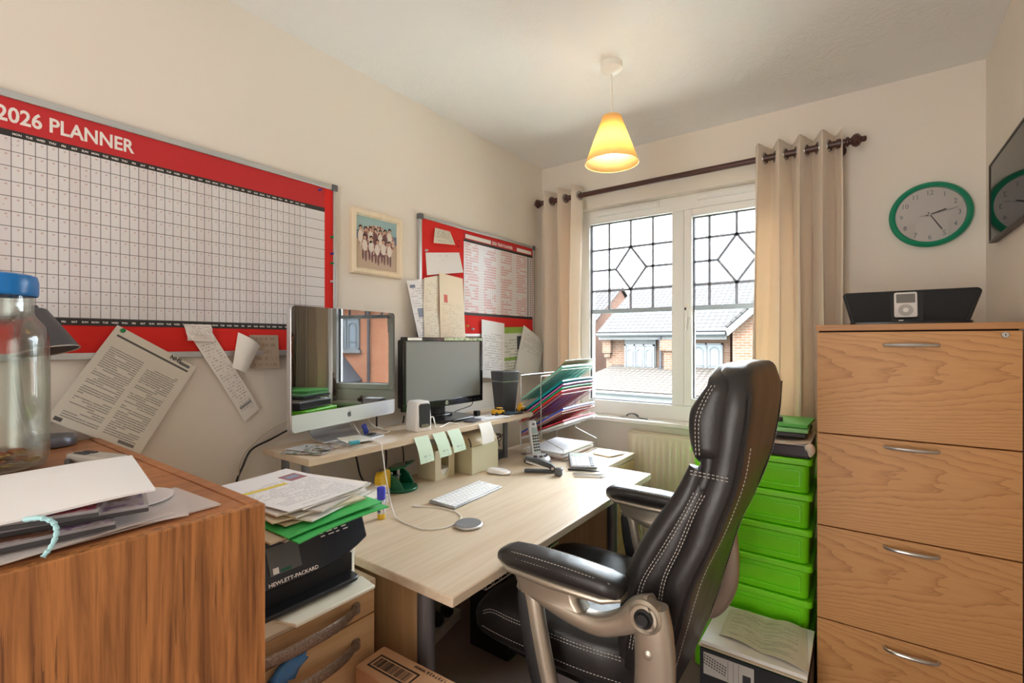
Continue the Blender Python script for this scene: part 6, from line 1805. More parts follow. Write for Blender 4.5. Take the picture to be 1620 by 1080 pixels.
    pv = make('pivot', MB().lathe([(0, 0.0), (0.036, 0.0), (0.036, 0.022), (0.030, 0.027), (0.022, 0.020), (0, 0.020)], (-0.243, yc, 0.729), 32, RP), M_CHS, ch, world=False)
    make('pivot_cap', MB().lathe([(0, 0.0205), (0.0195, 0.0205), (0.0195, 0.031), (0.0165, 0.0335), (0.0125, 0.031), (0.0115, 0.0345), (0, 0.0345)], (-0.243, yc, 0.729), 28, RP), M_BLACKP, pv, world=False)
    make('bolt', MB().lathe([(0, 0.021), (0.0105, 0.021), (0.010, 0.024), (0.006, 0.0262), (0, 0.0268)], (-0.250, yc, 0.655), 18, RP), M_CHS, ch, world=False)
# ---- gas lift, star base, castors
make('tilt_mechanism', MB().rbox((0.0, 0, 0.405), (0.24, 0.16, 0.05), 0.02), M_BLACKP, ch, world=False, bevel=0.006)
make('gas_lift', MB().lathe([(0, 0.12), (0.03, 0.12), (0.03, 0.26), (0.018, 0.262), (0.018, 0.385), (0, 0.385)], (0, 0, 0), 20), M_BLACKP, ch, world=False)
make('hub', MB().lathe([(0, 0.075), (0.042, 0.075), (0.040, 0.125), (0.030, 0.135), (0, 0.135)], (0, 0, 0), 24), M_CHS, ch, world=False)
for k in range(5):
    a = 2 * PI * k / 5 + 0.35
    c, s = math.cos(a), math.sin(a)
    lg = make('leg', MB().tube([(0.03 * c, 0.03 * s, 0.105), (0.16 * c, 0.16 * s, 0.092), (0.29 * c, 0.29 * s, 0.076)], [0.026, 0.021, 0.014], 12), M_CHS, ch, world=False)
    mb = MB()
    for w in (-1, 1):
        o_ = Vector((0.295 * c - s * 0.013 * w, 0.295 * s + c * 0.013 * w, 0.0275))
        mb.lathe([(0, -0.008), (0.024, -0.008), (0.0265, -0.004), (0.0265, 0.004), (0.024, 0.008), (0, 0.008)], o_, 20, Euler((PI / 2, 0, a)).to_matrix())
    mb.tube([(0.295 * c, 0.295 * s, 0.0275), (0.295 * c, 0.295 * s, 0.074)], 0.007, 10)
    mb.tube([(0.295 * c + s * 0.018, 0.295 * s - c * 0.018, 0.0275), (0.295 * c - s * 0.018, 0.295 * s + c * 0.018, 0.0275)], 0.006, 10)
    make('castor', mb, M_BLACKP, lg, world=False)
# ================================================================ printer on the left drawer unit
PZ = 0.700
M_OFFW = plain('off_white_printer_plastic', srgb(226, 224, 208), 0.45)
M_PBLK = plain('dark_glossy_printer_front', srgb(40, 42, 48), 0.22)
pr = thing('printer', 'black and off-white inkjet printer piled with papers on the left drawer unit', 'printer', (0.5, 0.57, PZ))
x0, x1, y0, y1 = 0.30, 0.690, 0.397, 0.745
L = []
for z, xa, ya, yb in ((0.002, 0.655, y0, y1 - 0.030), (0.02, 0.672, y0, y1 - 0.026), (0.075, 0.660, y0, y1 - 0.018), (0.13, 0.655, y0, y1 - 0.008), (0.160, 0.650, y0, y1 - 0.002)):
    L.append([Vector(((x0 + xa) / 2 + px, (ya + yb) / 2 + py, PZ + z)) for px, py in rrect(xa - x0, yb - ya, 0.02, 4)])
make('body', MB().rings(L), M_OFFW, pr)
make('lid', MB().rbox(((x0 + 0.665) / 2, (y0 + y1) / 2, PZ + 0.1745), (0.665 - x0, y1 - y0, 0.028), 0.03, seg=5), M_OFFW, pr, bevel=0.005)
# glossy front panel: slopes back towards the top, its right end curving down and away
P_ = [(0.0, 0.088), (0.345, 0.088)]
fp = []
N = 12
for k in range(N + 1):
    t = k / N
    yy = y0 + (y1 - 0.004 - y0) * t
    drop = 0.052 * max(0, (t - 0.55) / 0.45) ** 2.2
    fp.append((yy, drop))
vs = []; fs = []
for (yy, d) in fp:
    vs += [(0.6925 - d * 0.25, yy, PZ + 0.096 + d * 0.55), (0.668 - d * 0.2, yy, PZ + 0.188 - d * 0.15), (0.640, yy, PZ + 0.188 - d * 0.15), (0.640, yy, PZ + 0.096 + d * 0.55)]
for k in range(N):
    for j in range(4):
        a, b = k * 4 + j, k * 4 + (j + 1) % 4
        fs.append((a, b, b + 4, a + 4))
fs += [(0, 1, 2, 3), tuple(N * 4 + j for j in (3, 2, 1, 0))]
make('front_panel', MB().add(vs, fs), M_PBLK, pr, bevel=0.004, angle=50)
nrm = Vector((0.092, 0, 0.0245)).normalized(); up_ = Vector((-0.0245, 0, 0.092)).normalized()
FPM = frame(Vector((0.6925, y0 + 0.062, PZ + 0.096)) + nrm * 0.0006, (0, 1, 0), up_)
def FPP(p, q, t): return FPM @ Vector((p, q, t))
make('touch_screen', MB().prism([(0.040, 0.026), (0.108, 0.026), (0.104, 0.082), (0.036, 0.082)], FPP, 0, 0.0010), plain('grey_touch_screen', srgb(88, 92, 92), 0.12), pr)
make('screen_icon', MB().prism([(0.046, 0.028), (0.058, 0.028), (0.058, 0.040), (0.046, 0.040)], FPP, 0.0010, 0.0014), M_PAPER, pr, smooth=False)
make('screen_icon', MB().prism([(0.062, 0.028), (0.084, 0.028), (0.084, 0.034), (0.062, 0.034)], FPP, 0.0010, 0.0014), bpy.data.materials['dark_green_enamel'], pr, smooth=False)
mb = text(MB(), 'HEWLETT-PACKARD', 0.0105, frame(Vector((0.6908, y0 + 0.096, PZ + 0.1025)) + nrm * 0.0008, (0, 1, 0), up_), 0.0001, 0.0002, xs=1.12)
make('lettering', mb, M_LETTER, pr, smooth=False)
mb = MB()
for j in range(2):
    for k, w in enumerate((0.010, 0.014, 0.009, 0.012)):
        mb.prism([(0.155 + k * 0.019 + 0.004 * j, 0.074 - j * 0.007), (0.155 + k * 0.019 + 0.004 * j + w, 0.074 - j * 0.007), (0.155 + k * 0.019 + 0.004 * j + w, 0.0765 - j * 0.007), (0.155 + k * 0.019 + 0.004 * j, 0.0765 - j * 0.007)], FPP, 0.0, 0.0008)
make('small_print', mb, M_LETTER, pr, smooth=False)
# output bay and trays
make('output_bay', MB().box(0.48, 0.674, y0 + 0.004, y1 - 0.045, PZ + 0.056, PZ + 0.098), plain('black_bay', srgb(18, 18, 22), 0.5), pr)
make('output_tray', MB().rbox((0.668, (y0 + y1) / 2 - 0.020, PZ + 0.0515), (0.090, y1 - y0 - 0.052, 0.010), 0.018), plain('black_tray', srgb(24, 24, 28), 0.35), pr, bevel=0.003)
fl = MB()
ya, yb = y0 + 0.095, y1 - 0.030
fl.add([(0.690, ya - 0.0, PZ + 0.042), (0.690, yb, PZ + 0.042), (0.742, yb, PZ + 0.034), (0.742, ya + 0.03, PZ + 0.034), (0.690, ya - 0.0, PZ + 0.036), (0.690, yb, PZ + 0.036), (0.742, yb, PZ + 0.026), (0.742, ya + 0.03, PZ + 0.026)],
       [(0, 1, 2, 3), (7, 6, 5, 4), (0, 4, 5, 1), (1, 5, 6, 2), (2, 6, 7, 3), (3, 7, 4, 0)])
make('tray_flap', fl, M_OFFW, pr, bevel=0.002)
make('paper_drawer', MB().rbox((0.615, (y0 + y1) / 2 - 0.022, PZ + 0.021), (0.15, y1 - y0 - 0.046, 0.038), 0.012), M_OFFW, pr, bevel=0.003)
make('side_logo', MB().box(0.600, 0.632, y1 - 0.0105, y1 - 0.006, PZ + 0.085, PZ + 0.110), M_PBLK, pr, bevel=0.002)

# ---- the pile of papers on the printer
def sheet_on(label, c, sz, rz, z, m, th=0.0016, fn=None, name='paper_sheet', cat='paper', n=8):
    R = Euler((0, 0, rz)).to_matrix()
    q = [Vector((c[0], c[1], z)) + R @ Vector((a * sz[0] / 2, b * sz[1] / 2, 0)) for a, b in ((-1, -1), (-1, 1), (1, 1), (1, -1))]
    return solo(name, label, cat, MB().sheet(*q, n, th, fn, normal=(0, 0, 1)), m)
M_MANILA = plain('manila_card', srgb(206, 190, 164), 0.8)
M_GREENF = plain('bright_green_folder_card', srgb(72, 190, 100), 0.5)
M_GREYP = plain('grey_white_paper', srgb(206, 202, 196), 0.8)
sag = lambda k: (lambda u, v: -k * ((u - 0.5) ** 2 + (v - 0.5) ** 2))
Z0 = PZ + 0.1900
rq = random.Random(11)
z = Z0 + 0.004
labs = ['lowest grey sheet of the pile on the printer', 'fan of grey white papers under the green folder on the printer', 'manila sheet directly under the green folder on the printer']
sheet_on(labs[0], (0.545, 0.600), (0.30, 0.215), 0.15, z, M_GREYP, 0.004, sag(0.006))
sheet_on(labs[1], (0.560, 0.610), (0.295, 0.215), 0.40, z + 0.005, M_GREYP, 0.005, sag(0.008))
sheet_on(labs[2], (0.565, 0.590), (0.30, 0.22), 0.02, z + 0.0105, M_MANILA, 0.004, sag(0.010))
gf = sheet_on('bright green folder in the pile on the printer', (0.585, 0.625), (0.320, 0.245), 0.10, z + 0.015, M_GREENF, 0.0030, lambda u, v: -0.010 * ((u - 0.5) ** 2 + (v - 0.5) ** 2) * 2, name='document_folder', cat='folder')
sheet_on('upper flap of the bright green folder on the printer', (0.575, 0.622), (0.315, 0.240), 0.04, z + 0.0195, M_GREENF, 0.0020, lambda u, v: 0.006 * u - 0.010 * ((u - 0.5) ** 2 + (v - 0.5) ** 2), name='folder_flap', cat='folder')
zz_ = z + 0.0235
mid = ['manila sheet directly above the green folder on the printer', 'crumpled white sheet above the manila sheet on the printer', 'cream sheet in the middle of the pile on the printer', 'white sheet above the cream sheet on the printer', 'grey sheet turned askew near the top of the printer pile', 'white sheet two below the top of the printer pile', 'white sheet just under the highlighted top sheet on the printer']
ms_ = [M_MANILA, M_PAPER, plain('cream_sheet', srgb(232, 222, 200), 0.8), M_PAPER, M_GREYP, M_PAPER, M_PAPER]
rots = [0.06, 0.32, -0.08, 0.20, 0.42, 0.02, 0.24]
for i, lab in enumerate(mid):
    sheet_on(lab, (0.545 + rq.uniform(-0.012, 0.012), 0.618 + rq.uniform(-0.012, 0.012)), (0.297, 0.210), rots[i], zz_, ms_[i], 0.0034, (lambda k: lambda u, v: 0.0 if k is None else k * (u - 0.5) ** 2)(0.006))
    zz_ += 0.0042
M_TOP = printed('top_letter_print', srgb(238, 238, 242), srgb(160, 162, 172), 26, 40, 0.55, (0.08, 0.92, 0.05, 0.72), 0.6,
    extra=[(0.10, 0.62, 0.60, 0.655, srgb(232, 210, 84)), (0.70, 0.93, 0.64, 0.83, srgb(162, 112, 122)), (0.74, 0.90, 0.71, 0.79, srgb(150, 160, 186))])
R_ = Euler((0, 0, 0.12)).to_matrix()
c = Vector((0.545, 0.612, zz_ + 0.001))
q = [c + R_ @ Vector((a, b, 0)) for a, b in ((-0.150, -0.105), (-0.150, 0.105), (0.150, 0.105), (0.150, -0.105))]
q = [q[0], q[1], q[2], q[3]]
solo('letter', 'white letter with a yellow highlighted line topmost on the printer pile', 'letter', MB().sheet(*q, 10, 0.0012, lambda u, v: 0.008 * (u - 0.5) ** 2 + 0.010 * max(0, v - 0.7) ** 1.5, normal=(0, 0, 1)), M_TOP)
# thin stack of stapled papers behind the pile on the desk
wp = ['pink white paper bundle behind the printer pile on the desk', 'white paper bundle with green edge behind the printer pile']
bd = random.Random(3)
for i, lab in enumerate(wp):
    sheet_on(lab, (0.235, 1.0), (0.16, 0.22), 0.15 + 0.2 * i, DZ + 0.001 + i * 0.0275, [M_GREYP, M_PAPER][i], 0.026, name='paper_bundle', cat='papers')

# ================================================================ teak cabinet top
def jar_glass():
    n = NT('clear_jar_glass'); t = n.t
    tr = n.new('ShaderNodeBsdfTransparent'); tr.inputs[0].default_value = (0.93, 0.96, 0.94, 1)
    rf = n.new('ShaderNodeBsdfRefraction'); rf.inputs['IOR'].default_value = 1.08; rf.inputs['Roughness'].default_value = 0.0; rf.inputs[0].default_value = (0.96, 0.98, 0.97, 1)
    gl = n.new('ShaderNodeBsdfGlossy'); gl.inputs['Roughness'].default_value = 0.03
    lw = n.new('ShaderNodeLayerWeight'); lw.inputs[0].default_value = 0.35
    m1 = n.new('ShaderNodeMixShader'); m1.inputs[0].default_value = 0.3
    t.links.new(tr.outputs[0], m1.inputs[1]); t.links.new(rf.outputs[0], m1.inputs[2])
    f = n.math('MULTIPLY', n.math('POWER', lw.outputs['Facing'], 2.2), 0.6)
    f = n.math('ADD', f, 0.05)
    m2 = n.new('ShaderNodeMixShader'); n.put(m2.inputs[0], f)
    t.links.new(m1.outputs[0], m2.inputs[1]); t.links.new(gl.outputs[0], m2.inputs[2])
    t.links.new(m2.outputs[0], n.out.inputs[0])
    return n.m
JX, JY = 0.268, 0.158
jar = thing('glass_jar', 'tall glass sweet jar with a blue lid and coins at the left edge', 'jar', (JX, JY, TZ))
def sq(r, z, n=48, e=0.78):
    return [Vector((JX, JY, z)) + Euler((0, 0, 0.35)).to_matrix() @ Vector((r * math.copysign(abs(math.cos(a)) ** e, math.cos(a)), r * math.copysign(abs(math.sin(a)) ** e, math.sin(a)), 0)) for a in [2 * PI * k / n for k in range(n)]]
prof = [(0.060, 0.0012, 1), (0.078, 0.006, 0.9), (0.083, 0.02, 0.85), (0.084, 0.15, 0.85), (0.083, 0.255, 0.85), (0.078, 0.285, 0.9), (0.066, 0.305, 1), (0.063, 0.315, 1), (0.063, 0.352, 1)]
outer = [sq(r, TZ + z, e=e) for r, z, e in prof]
inner = [sq(r - 0.004, TZ + max(z, 0.008), e=e) for r, z, e in prof][::-1]
make('glass', MB().rings(outer + inner), jar_glass(), jar, angle=60)
make('lid', MB().lathe([(0.0685, 0.346), (0.0695, 0.347), (0.0705, 0.352), (0.0705, 0.374), (0.068, 0.386), (0.058, 0.3895), (0, 0.3895)][::1] , (JX, JY, TZ), 48).lathe([(0.0685, 0.346), (0.066, 0.346), (0.066, 0.384), (0, 0.384)], (JX, JY, TZ), 48), plain('bright_blue_plastic_lid', srgb(22, 122, 204), 0.25), jar, recalc=False)
rc_ = random.Random(21)
MC = [plain('copper_coin', srgb(184, 110, 78), 0.35, 0.8), plain('silver_coin', srgb(176, 172, 164), 0.35, 0.8), plain('brass_coin', srgb(196, 164, 96), 0.35, 0.8)]
nm = ['copper coin in the heap at the bottom of the glass jar', 'silver coin in the heap at the bottom of the glass jar', 'brass coin in the heap at the bottom of the glass jar']
lay = 0
coinmesh = {}
for k in range(46):
    layer = k // 12
    a = k * 2.4; rr = 0.062 * math.sqrt(((k % 12) + 0.5) / 12) * (1.0 - 0.10 * layer)
    r_ = rc_.choice((0.0100, 0.0115, 0.0125)); t_ = k % 3
    key = (t_, r_)
    if key not in coinmesh:
        mb = MB().lathe([(0, 0), (r_ - 0.0004, 0), (r_, 0.0004), (r_, 0.0016), (r_ - 0.0008, 0.0020), (r_ - 0.0018, 0.0017), (0, 0.0017)], (0, 0, 0), 20)
        o = make('coin', mb, MC[t_]); coinmesh[key] = o
    else:
        o = coinmesh[key].copy(); COL.objects.link(o)
    o.location = (JX + rr * math.cos(a), JY + rr * math.sin(a), TZ + 0.0125 + layer * 0.0075 + rc_.uniform(0, 0.002))
    o.rotation_euler = (rc_.uniform(-0.35, 0.35), rc_.uniform(-0.35, 0.35), 0)
    tag(o, nm[t_], 'coin', 'coins in the glass jar: ' + ('copper', 'silver', 'brass')[t_])

dl = thing('desk_lamp', 'grey desk lamp with a cone shade and round base behind the glass jar', 'lamp', (0.052, 0.285, TZ))
M_LAMPG = plain('dark_grey_metal', srgb(92, 92, 96), 0.4, 0.5)
make('base', MB().lathe([(0, 0.0008), (0.047, 0.0008), (0.048, 0.004), (0.048, 0.018), (0.044, 0.024), (0, 0.025)], (0.052, 0.285, TZ), 36), plain('blue_grey_metal', srgb(108, 112, 124), 0.35, 0.6), dl)
make('arm', MB().tube(spline([(0.042, 0.255, TZ + 0.022), (0.030, 0.236, TZ + 0.12), (0.026, 0.230, TZ + 0.24), (0.040, 0.236, TZ + 0.325), (0.086, 0.253, TZ + 0.335)], 6), 0.006, 10), M_LAMPG, dl)
axis = Vector((0.022, 0.016, -0.100)).normalized()
Rz = axis.to_track_quat('Z', 'Y').to_matrix()
apex = Vector((0.088, 0.254, 1.376))
make('shade', MB().lathe([(0.012, 0.0), (0.018, 0.004), (0.0580, 0.103), (0.0565, 0.103), (0.016, 0.006), (0.012, 0.0)], apex, 40, Rz), M_LAMPG, dl)
make('rim', MB().tube([apex + Rz @ Vector((0.0573 * math.cos(2 * PI * k / 40), 0.0573 * math.sin(2 * PI * k / 40), 0.103)) for k in range(40)], 0.0016, 6, closed=True), M_SILVER, dl)
make('bulb', MB().sphere(apex + Rz @ Vector((0, 0, 0.06)), 0.022, 14, 10), M_WHITEP, dl)

rm = thing('remote_control', 'grey remote control lying behind the big white envelope', 'remote', (0.365, 0.300, TZ), math.radians(18))
make('body', MB().rbox((0, 0, 0.0105), (0.135, 0.042, 0.019), 0.010), plain('light_grey_remote', srgb(176, 170, 160), 0.5), rm, world=False, bevel=0.004)
for i in range(2):
    for j in range(3):
        make('key', MB().rbox((-0.045 + j * 0.013, -0.008 + i * 0.015, 0.0208), (0.009, 0.011, 0.003), 0.002), M_DARKP, rm, world=False)
solo('pen', 'dark pen end poking out beside the remote', 'pen', MB().tube([(0.325, 0.262, TZ + 0.007), (0.385, 0.250, TZ + 0.007)], 0.0055, 10), M_BLACKP)

# ---- cases and sleeves under the envelope
def clear_plastic(name, c, a):
    n = NT(name); t = n.t
    n.set(color=c, rough=0.18)
    tr = n.new('ShaderNodeBsdfTransparent')
    mx = n.new('ShaderNodeMixShader'); mx.inputs[0].default_value = a
    t.links.new(tr.outputs[0], mx.inputs[1]); t.links.new(n.bsdf.outputs[0], mx.inputs[2]); t.links.new(mx.outputs[0], n.out.inputs[0])
    return n.m
M_SLEEVE = clear_plastic('clear_plastic_sleeve', srgb(240, 234, 232), 0.55)
M_CASE = clear_plastic('clear_case_plastic', srgb(206, 200, 204), 0.5)
M_INLAYP = None
def inlay(name, a, b, c):
    n = NT(name); v = n.coord()
    n.set(color=n.ramp(n.noise(n.mapping(v, (30, 30, 30)), 1.0, 3), [(0.38, a), (0.5, b), (0.62, c)]), rough=0.35)
    return n.m
IN1 = inlay('purple_red_inlay', srgb(90, 40, 90), srgb(170, 40, 60), srgb(210, 190, 200)); IN2 = inlay('purple_grey_inlay', srgb(110, 70, 120), srgb(190, 180, 186), srgb(120, 80, 60))
def disc_case(label, c, rz, z, th, inl, tilt=0.0):
    t = thing('disc_case', label, 'disc case', (c[0], c[1], z), rz)
    t.rotation_euler = (0, tilt, rz)
    make('case', MB().rbox((0, 0, th / 2 + 0.0003), (0.125, 0.142, th), 0.002), M_CASE, t, world=False)
    make('spine', MB().rbox((0.0637, 0, th * 0.34), (0.0022, 0.142, th * 0.5), 0.001, ax=0), M_DARKP, t, world=False)
    make('inlay', MB().box(-0.056, 0.060, -0.066, 0.066, th + 0.0005, th + 0.0010), inl, t, world=False)
    return t
R2 = math.radians(-14)
sl = [((0.780, 0.215), (0.155, 0.236), 0.05, 0.0010), ((0.770, 0.190), (0.150, 0.235), -0.25, 0.0042), ((0.800, 0.150), (0.150, 0.22), 0.18, 0.0070)]
ll = ['lowest clear plastic sleeve spreading to the right under the disc cases', 'clear plastic sleeve turned askew under the disc cases', 'upper clear plastic sleeve directly under the disc cases']
for (c, s, rz, dz), lab in zip(sl, ll):
    sheet_on(lab, c, s, rz, TZ + dz, M_SLEEVE, 0.0022, lambda u, v: 0.0, name='plastic_sleeve', cat='sleeve')
dk = thing('disc', 'white disc poking out of a sleeve right of the disc cases', 'disc', (0.735, 0.245, TZ + 0.0098))
make('plate', MB().lathe([(0.0075, 0), (0.06, 0), (0.06, 0.0012), (0.0075, 0.0012), (0.0075, 0)], (0.735, 0.250, TZ + 0.0098), 48), plain('white_disc_print', srgb(232, 228, 230), 0.25), dk)
disc_case('lowest disc case of the little stack on the teak cabinet', (0.800, 0.140), R2 + 0.1, TZ + 0.0115, 0.0095, IN2)
disc_case('clear purple disc case sticking out furthest right under the envelope', (0.788, 0.185), R2, TZ + 0.0220, 0.0095, IN2)
disc_case('red inlay disc case directly under the white envelope', (0.790, 0.140), R2 - 0.12, TZ + 0.0325, 0.0095, IN1)
disc_case('dark disc case at the left end of the stack under the envelope', (0.792, 0.018), R2 + 0.05, TZ + 0.0115, 0.0095, IN1)
rb = [(0.862, 0.118, TZ + 0.046), (0.874, 0.130, TZ + 0.047), (0.880, 0.140, TZ + 0.040), (0.883, 0.1425, TZ + 0.028), (0.884, 0.138, TZ + 0.014), (0.886, 0.130, TZ + 0.004)]
solo('ribbon', 'pale blue ribbon drooping over the front of the disc cases', 'ribbon', MB().tube(spline(rb, 6), [0.0022 + 0.0012 * math.sin(k * 1.1) ** 2 for k in range(31)], 8), plain('pale_blue_ribbon', srgb(166, 212, 218), 0.6))
# envelope
ea = [Vector(p) for p in ((0.585, 0.05, TZ + 0.050), (0.622, 0.288, TZ + 0.050), (0.868, 0.246, TZ + 0.046), (0.858, 0.02, TZ + 0.049))]
en = solo('envelope', 'big white padded envelope on top of the disc cases in the foreground', 'envelope', MB().sheet(ea[0], ea[1], ea[2], ea[3], 12, 0.0030, lambda u, v: 0.012 * (math.sin(PI * u) * math.sin(PI * v)) ** 0.5 - 0.003 * math.sin(5 * u), normal=(0, 0, 1)), plain('white_envelope_paper', srgb(240, 240, 242), 0.7, bump=0.1, bscale=60))

# ================================================================ floor: carton, computer tower, sockets
n = NT('brown_carton_board'); v = n.coord()
n.set(color=n.mix(n.noise(n.mapping(v, (10, 10, 120)), 1.0, 3), srgb(190, 146, 108), srgb(204, 162, 124)), rough=0.85)
M_CARD = n.m
bx = thing('cardboard_box', 'tall brown cardboard box with a barcode label standing by the desk leg', 'box', (0.83, 0.69, 0))
BX = [Vector((0.688, 0.780, 0)), Vector((1.05, 0.800, 0)), Vector((1.05, 0.60, 0)), Vector((0.690, 0.580, 0))]
BH = 0.545
BX = [Vector((0.695, 0.772, 0)), Vector((1.02, 0.735, 0)), Vector((1.000, 0.655, 0)), Vector((0.684, 0.712, 0))]
BX = [Vector((0.697, 0.778, 0)), Vector((1.030, 0.792, 0)), Vector((1.034, 0.690, 0)), Vector((0.701, 0.690, 0))]
mb = MB().add([p + Vector((0, 0, 0.001)) for p in BX] + [p + Vector((0, 0, BH)) for p in BX], [(0, 1, 2, 3), (7, 6, 5, 4), (0, 4, 5, 1), (1, 5, 6, 2), (2, 6, 7, 3), (3, 7, 4, 0)])
make('carton', mb, M_CARD, bx, bevel=0.004)
ex = (BX[1] - BX[0]).normalized(); ey = (BX[0] - BX[3]).normalized()
TM = frame(BX[3] + Vector((0, 0, BH + 0.0004)), ex, ey)
def TP(p, q, t): return TM @ Vector((p, q, t))
lw_, lh_ = 0.012, 0.028
mb = MB()
a, b, c, d = 0.022, 0.150, 0.016, 0.060
for r4 in ((a, b, c, c + 0.004), (a, b, d - 0.004, d), (a, a + 0.004, c, d), (b - 0.004, b, c, d)):
    mb.prism([(r4[0], r4[2]), (r4[1], r4[2]), (r4[1], r4[3]), (r4[0], r4[3])], TP, 0, 0.0004)
rb_ = random.Random(8); xx = a + 0.010
while xx < b - 0.012:
    w = rb_.choice((0.0012, 0.002, 0.003)); mb.prism([(xx, c + 0.008), (xx + w, c + 0.008), (xx + w, d - 0.008), (xx, d - 0.008)], TP, 0, 0.0004); xx += w + rb_.choice((0.0012, 0.002, 0.0028))
make('barcode', mb, M_BLACKPRINT, bx, smooth=False)
mb = text(MB(), 'CASE', 0.016, frame(TP(0.205, 0.020, 0.0004), -ex, -ey), 0.0001, 0.0004)
text(mb, 'X 10', 0.013, frame(TP(0.255, 0.030, 0.0004), -ex, -ey), 0.0001, 0.0003)
text(mb, '1 7 3 7 4 2 0. WWW', 0.011, frame(TP(0.215, 0.078, 0.0004), -ex, -ey), 0.0001, 0.0003)
make('lettering', mb, M_BLACKPRINT, bx, smooth=False)
make('carry_slot', MB().prism(rpoly(0.215, 0.290, 0.052, 0.066, (0.005,) * 4), TP, -0.0002, 0.0005), M_DARKGAP, bx, smooth=False)

bg_ = thing('plastic_bag', 'crumpled blue plastic bag caught in the left drawer unit', 'bag', (0.672, 0.54, 0.59))
rb_ = random.Random(14); mb = MB()
vs = []
for j in range(9):
    for i in range(14):
        a = 2 * PI * i / 14
        r = (0.010 + 0.016 * math.sin(PI * j / 8) * (1 - 0.4 * (j > 5))) * (1 + rb_.uniform(-0.4, 0.4))
        vs.append(Vector((0.664 + max(0.0, 0.011 * math.cos(a) + 0.010), 0.505 + 0.075 * j / 8 + rb_.uniform(-0.004, 0.004), 0.594 + 0.022 * j / 8 + r * math.sin(a))))
mb.rings([vs[j * 14:(j + 1) * 14] for j in range(9)])
make('film', mb, clear_plastic('blue_bag_film', srgb(60, 130, 196), 0.75), bg_, angle=180)

tw = thing('computer_tower', 'black computer tower standing on the carpet under the desk', 'computer tower', (0.395, 1.74, 0))
make('case', MB().rbox((0.395, 1.74, 0.215), (0.21, 0.36, 0.425), 0.012), plain('black_tower_plastic', srgb(22, 22, 24), 0.45), tw, bevel=0.003)
make('vent', MB().rbox((0.395, 1.558, 0.20), (0.13, 0.006, 0.20), 0.02, ax=1), plain('dark_mesh', srgb(40, 40, 44), 0.6, bump=0.6, bscale=700), tw)
psx = thing('power_strip', 'white power strip with black plugs on the carpet under the desk', 'power strip', (0.13, 1.56, 0))
Rm = math.radians(12)
make('block', MB().rbox((0.13, 1.53, 0.0225), (0.075, 0.30, 0.043), 0.012, (0, 0, Rm)), plain('grubby_white_plastic', srgb(206, 200, 190), 0.5), psx, bevel=0.004)
for k, y in enumerate((1.45, 1.53, 1.61)):
    make('plug', MB().rbox((0.13 - (y - 1.53) * math.tan(Rm), y, 0.0655), (0.05, 0.052, 0.042), 0.014, (0, 0, Rm)), M_BLACKP, psx, bevel=0.005)
make('rocker_switch', MB().rbox((0.157, 1.42, 0.046), (0.012, 0.02, 0.008), 0.002, (0, 0, Rm)), M_REDINK, psx)

# ================================================================ green storage boxes beside the filing cabinet
M_LIME = plain('lime_green_plastic', srgb(134, 240, 32), 0.35)
M_LIMED = M_LIME
GX0, GX1, GYF, GYB = 1.100, 1.512, 1.985, 2.300
pitch = 0.1255
zt = 0.884
names = ['topmost of the five lime green storage boxes', 'second from the top of the lime green storage boxes', 'middle one of the five lime green storage boxes', 'fourth from the top of the lime green storage boxes', 'lowest of the five lime green storage boxes in view']
def crate(z0, h, label):
    t = thing('storage_box', label, 'storage box', ((GX0 + GX1) / 2, (GYF + GYB) / 2, z0), 0, 'lime green storage boxes')
    cx, cy = 0, 0
    w, d = GX1 - GX0, GYB - GYF
    L = [[Vector((px, py, zz)) for px, py in rrect(w * s - 0.012, d * s - 0.012, 0.02, 3)] for zz, s in ((0.001, 0.975), (0.004, 0.985), (h - 0.028, 0.998))]
    make('tub', MB().rings(L), M_LIME, t, world=False)
    lid = make('lid', MB().rbox((0, 0, h - 0.0135), (w + 0.008, d + 0.008, 0.022), 0.016), M_LIME, t, world=False, bevel=0.004)
    mb = MB()
    R = frame((0, -d / 2 + 0.0055, 0.012 + (h - 0.045) / 2), (1, 0, 0), (0, 0, 1))
    o_ = rpoly(-w * 0.38, w * 0.42, -(h - 0.065) / 2, (h - 0.065) / 2, (0.008,) * 4); i_ = rpoly(-w * 0.38 + 0.004, w * 0.42 - 0.004, -(h - 0.065) / 2 + 0.004, (h - 0.065) / 2 - 0.004, (0.006,) * 4)
    nn = len(o_)
    vs = [R @ Vector((p, q, 0.0)) for p, q in o_] + [R @ Vector((p, q, 0.0035)) for p, q in o_] + [R @ Vector((p, q, 0.0035)) for p, q in i_] + [R @ Vector((p, q, 0.0)) for p, q in i_]
    fs = []
    for j in range(4):
        j2 = (j + 1) % 4
        for k in range(nn): fs.append((j * nn + k, j * nn + (k + 1) % nn, j2 * nn + (k + 1) % nn, j2 * nn + k))
    make('front_ridge', mb.add(vs, fs), M_LIME, t, world=False)
    return t
c0 = crate(zt - pitch, pitch - 0.0005, names[0])
for i in range(1, 5):
    dup(c0, ((GX0 + GX1) / 2, (GYF + GYB) / 2, zt - pitch * (i + 1)), names[i])
for i in range(5, 7):
    dup(c0, ((GX0 + GX1) / 2, (GYF + GYB) / 2, zt - pitch * (i + 1)), ['storage box hidden behind the black archive box, upper', 'storage box hidden behind the black archive box, lower'][i - 5])
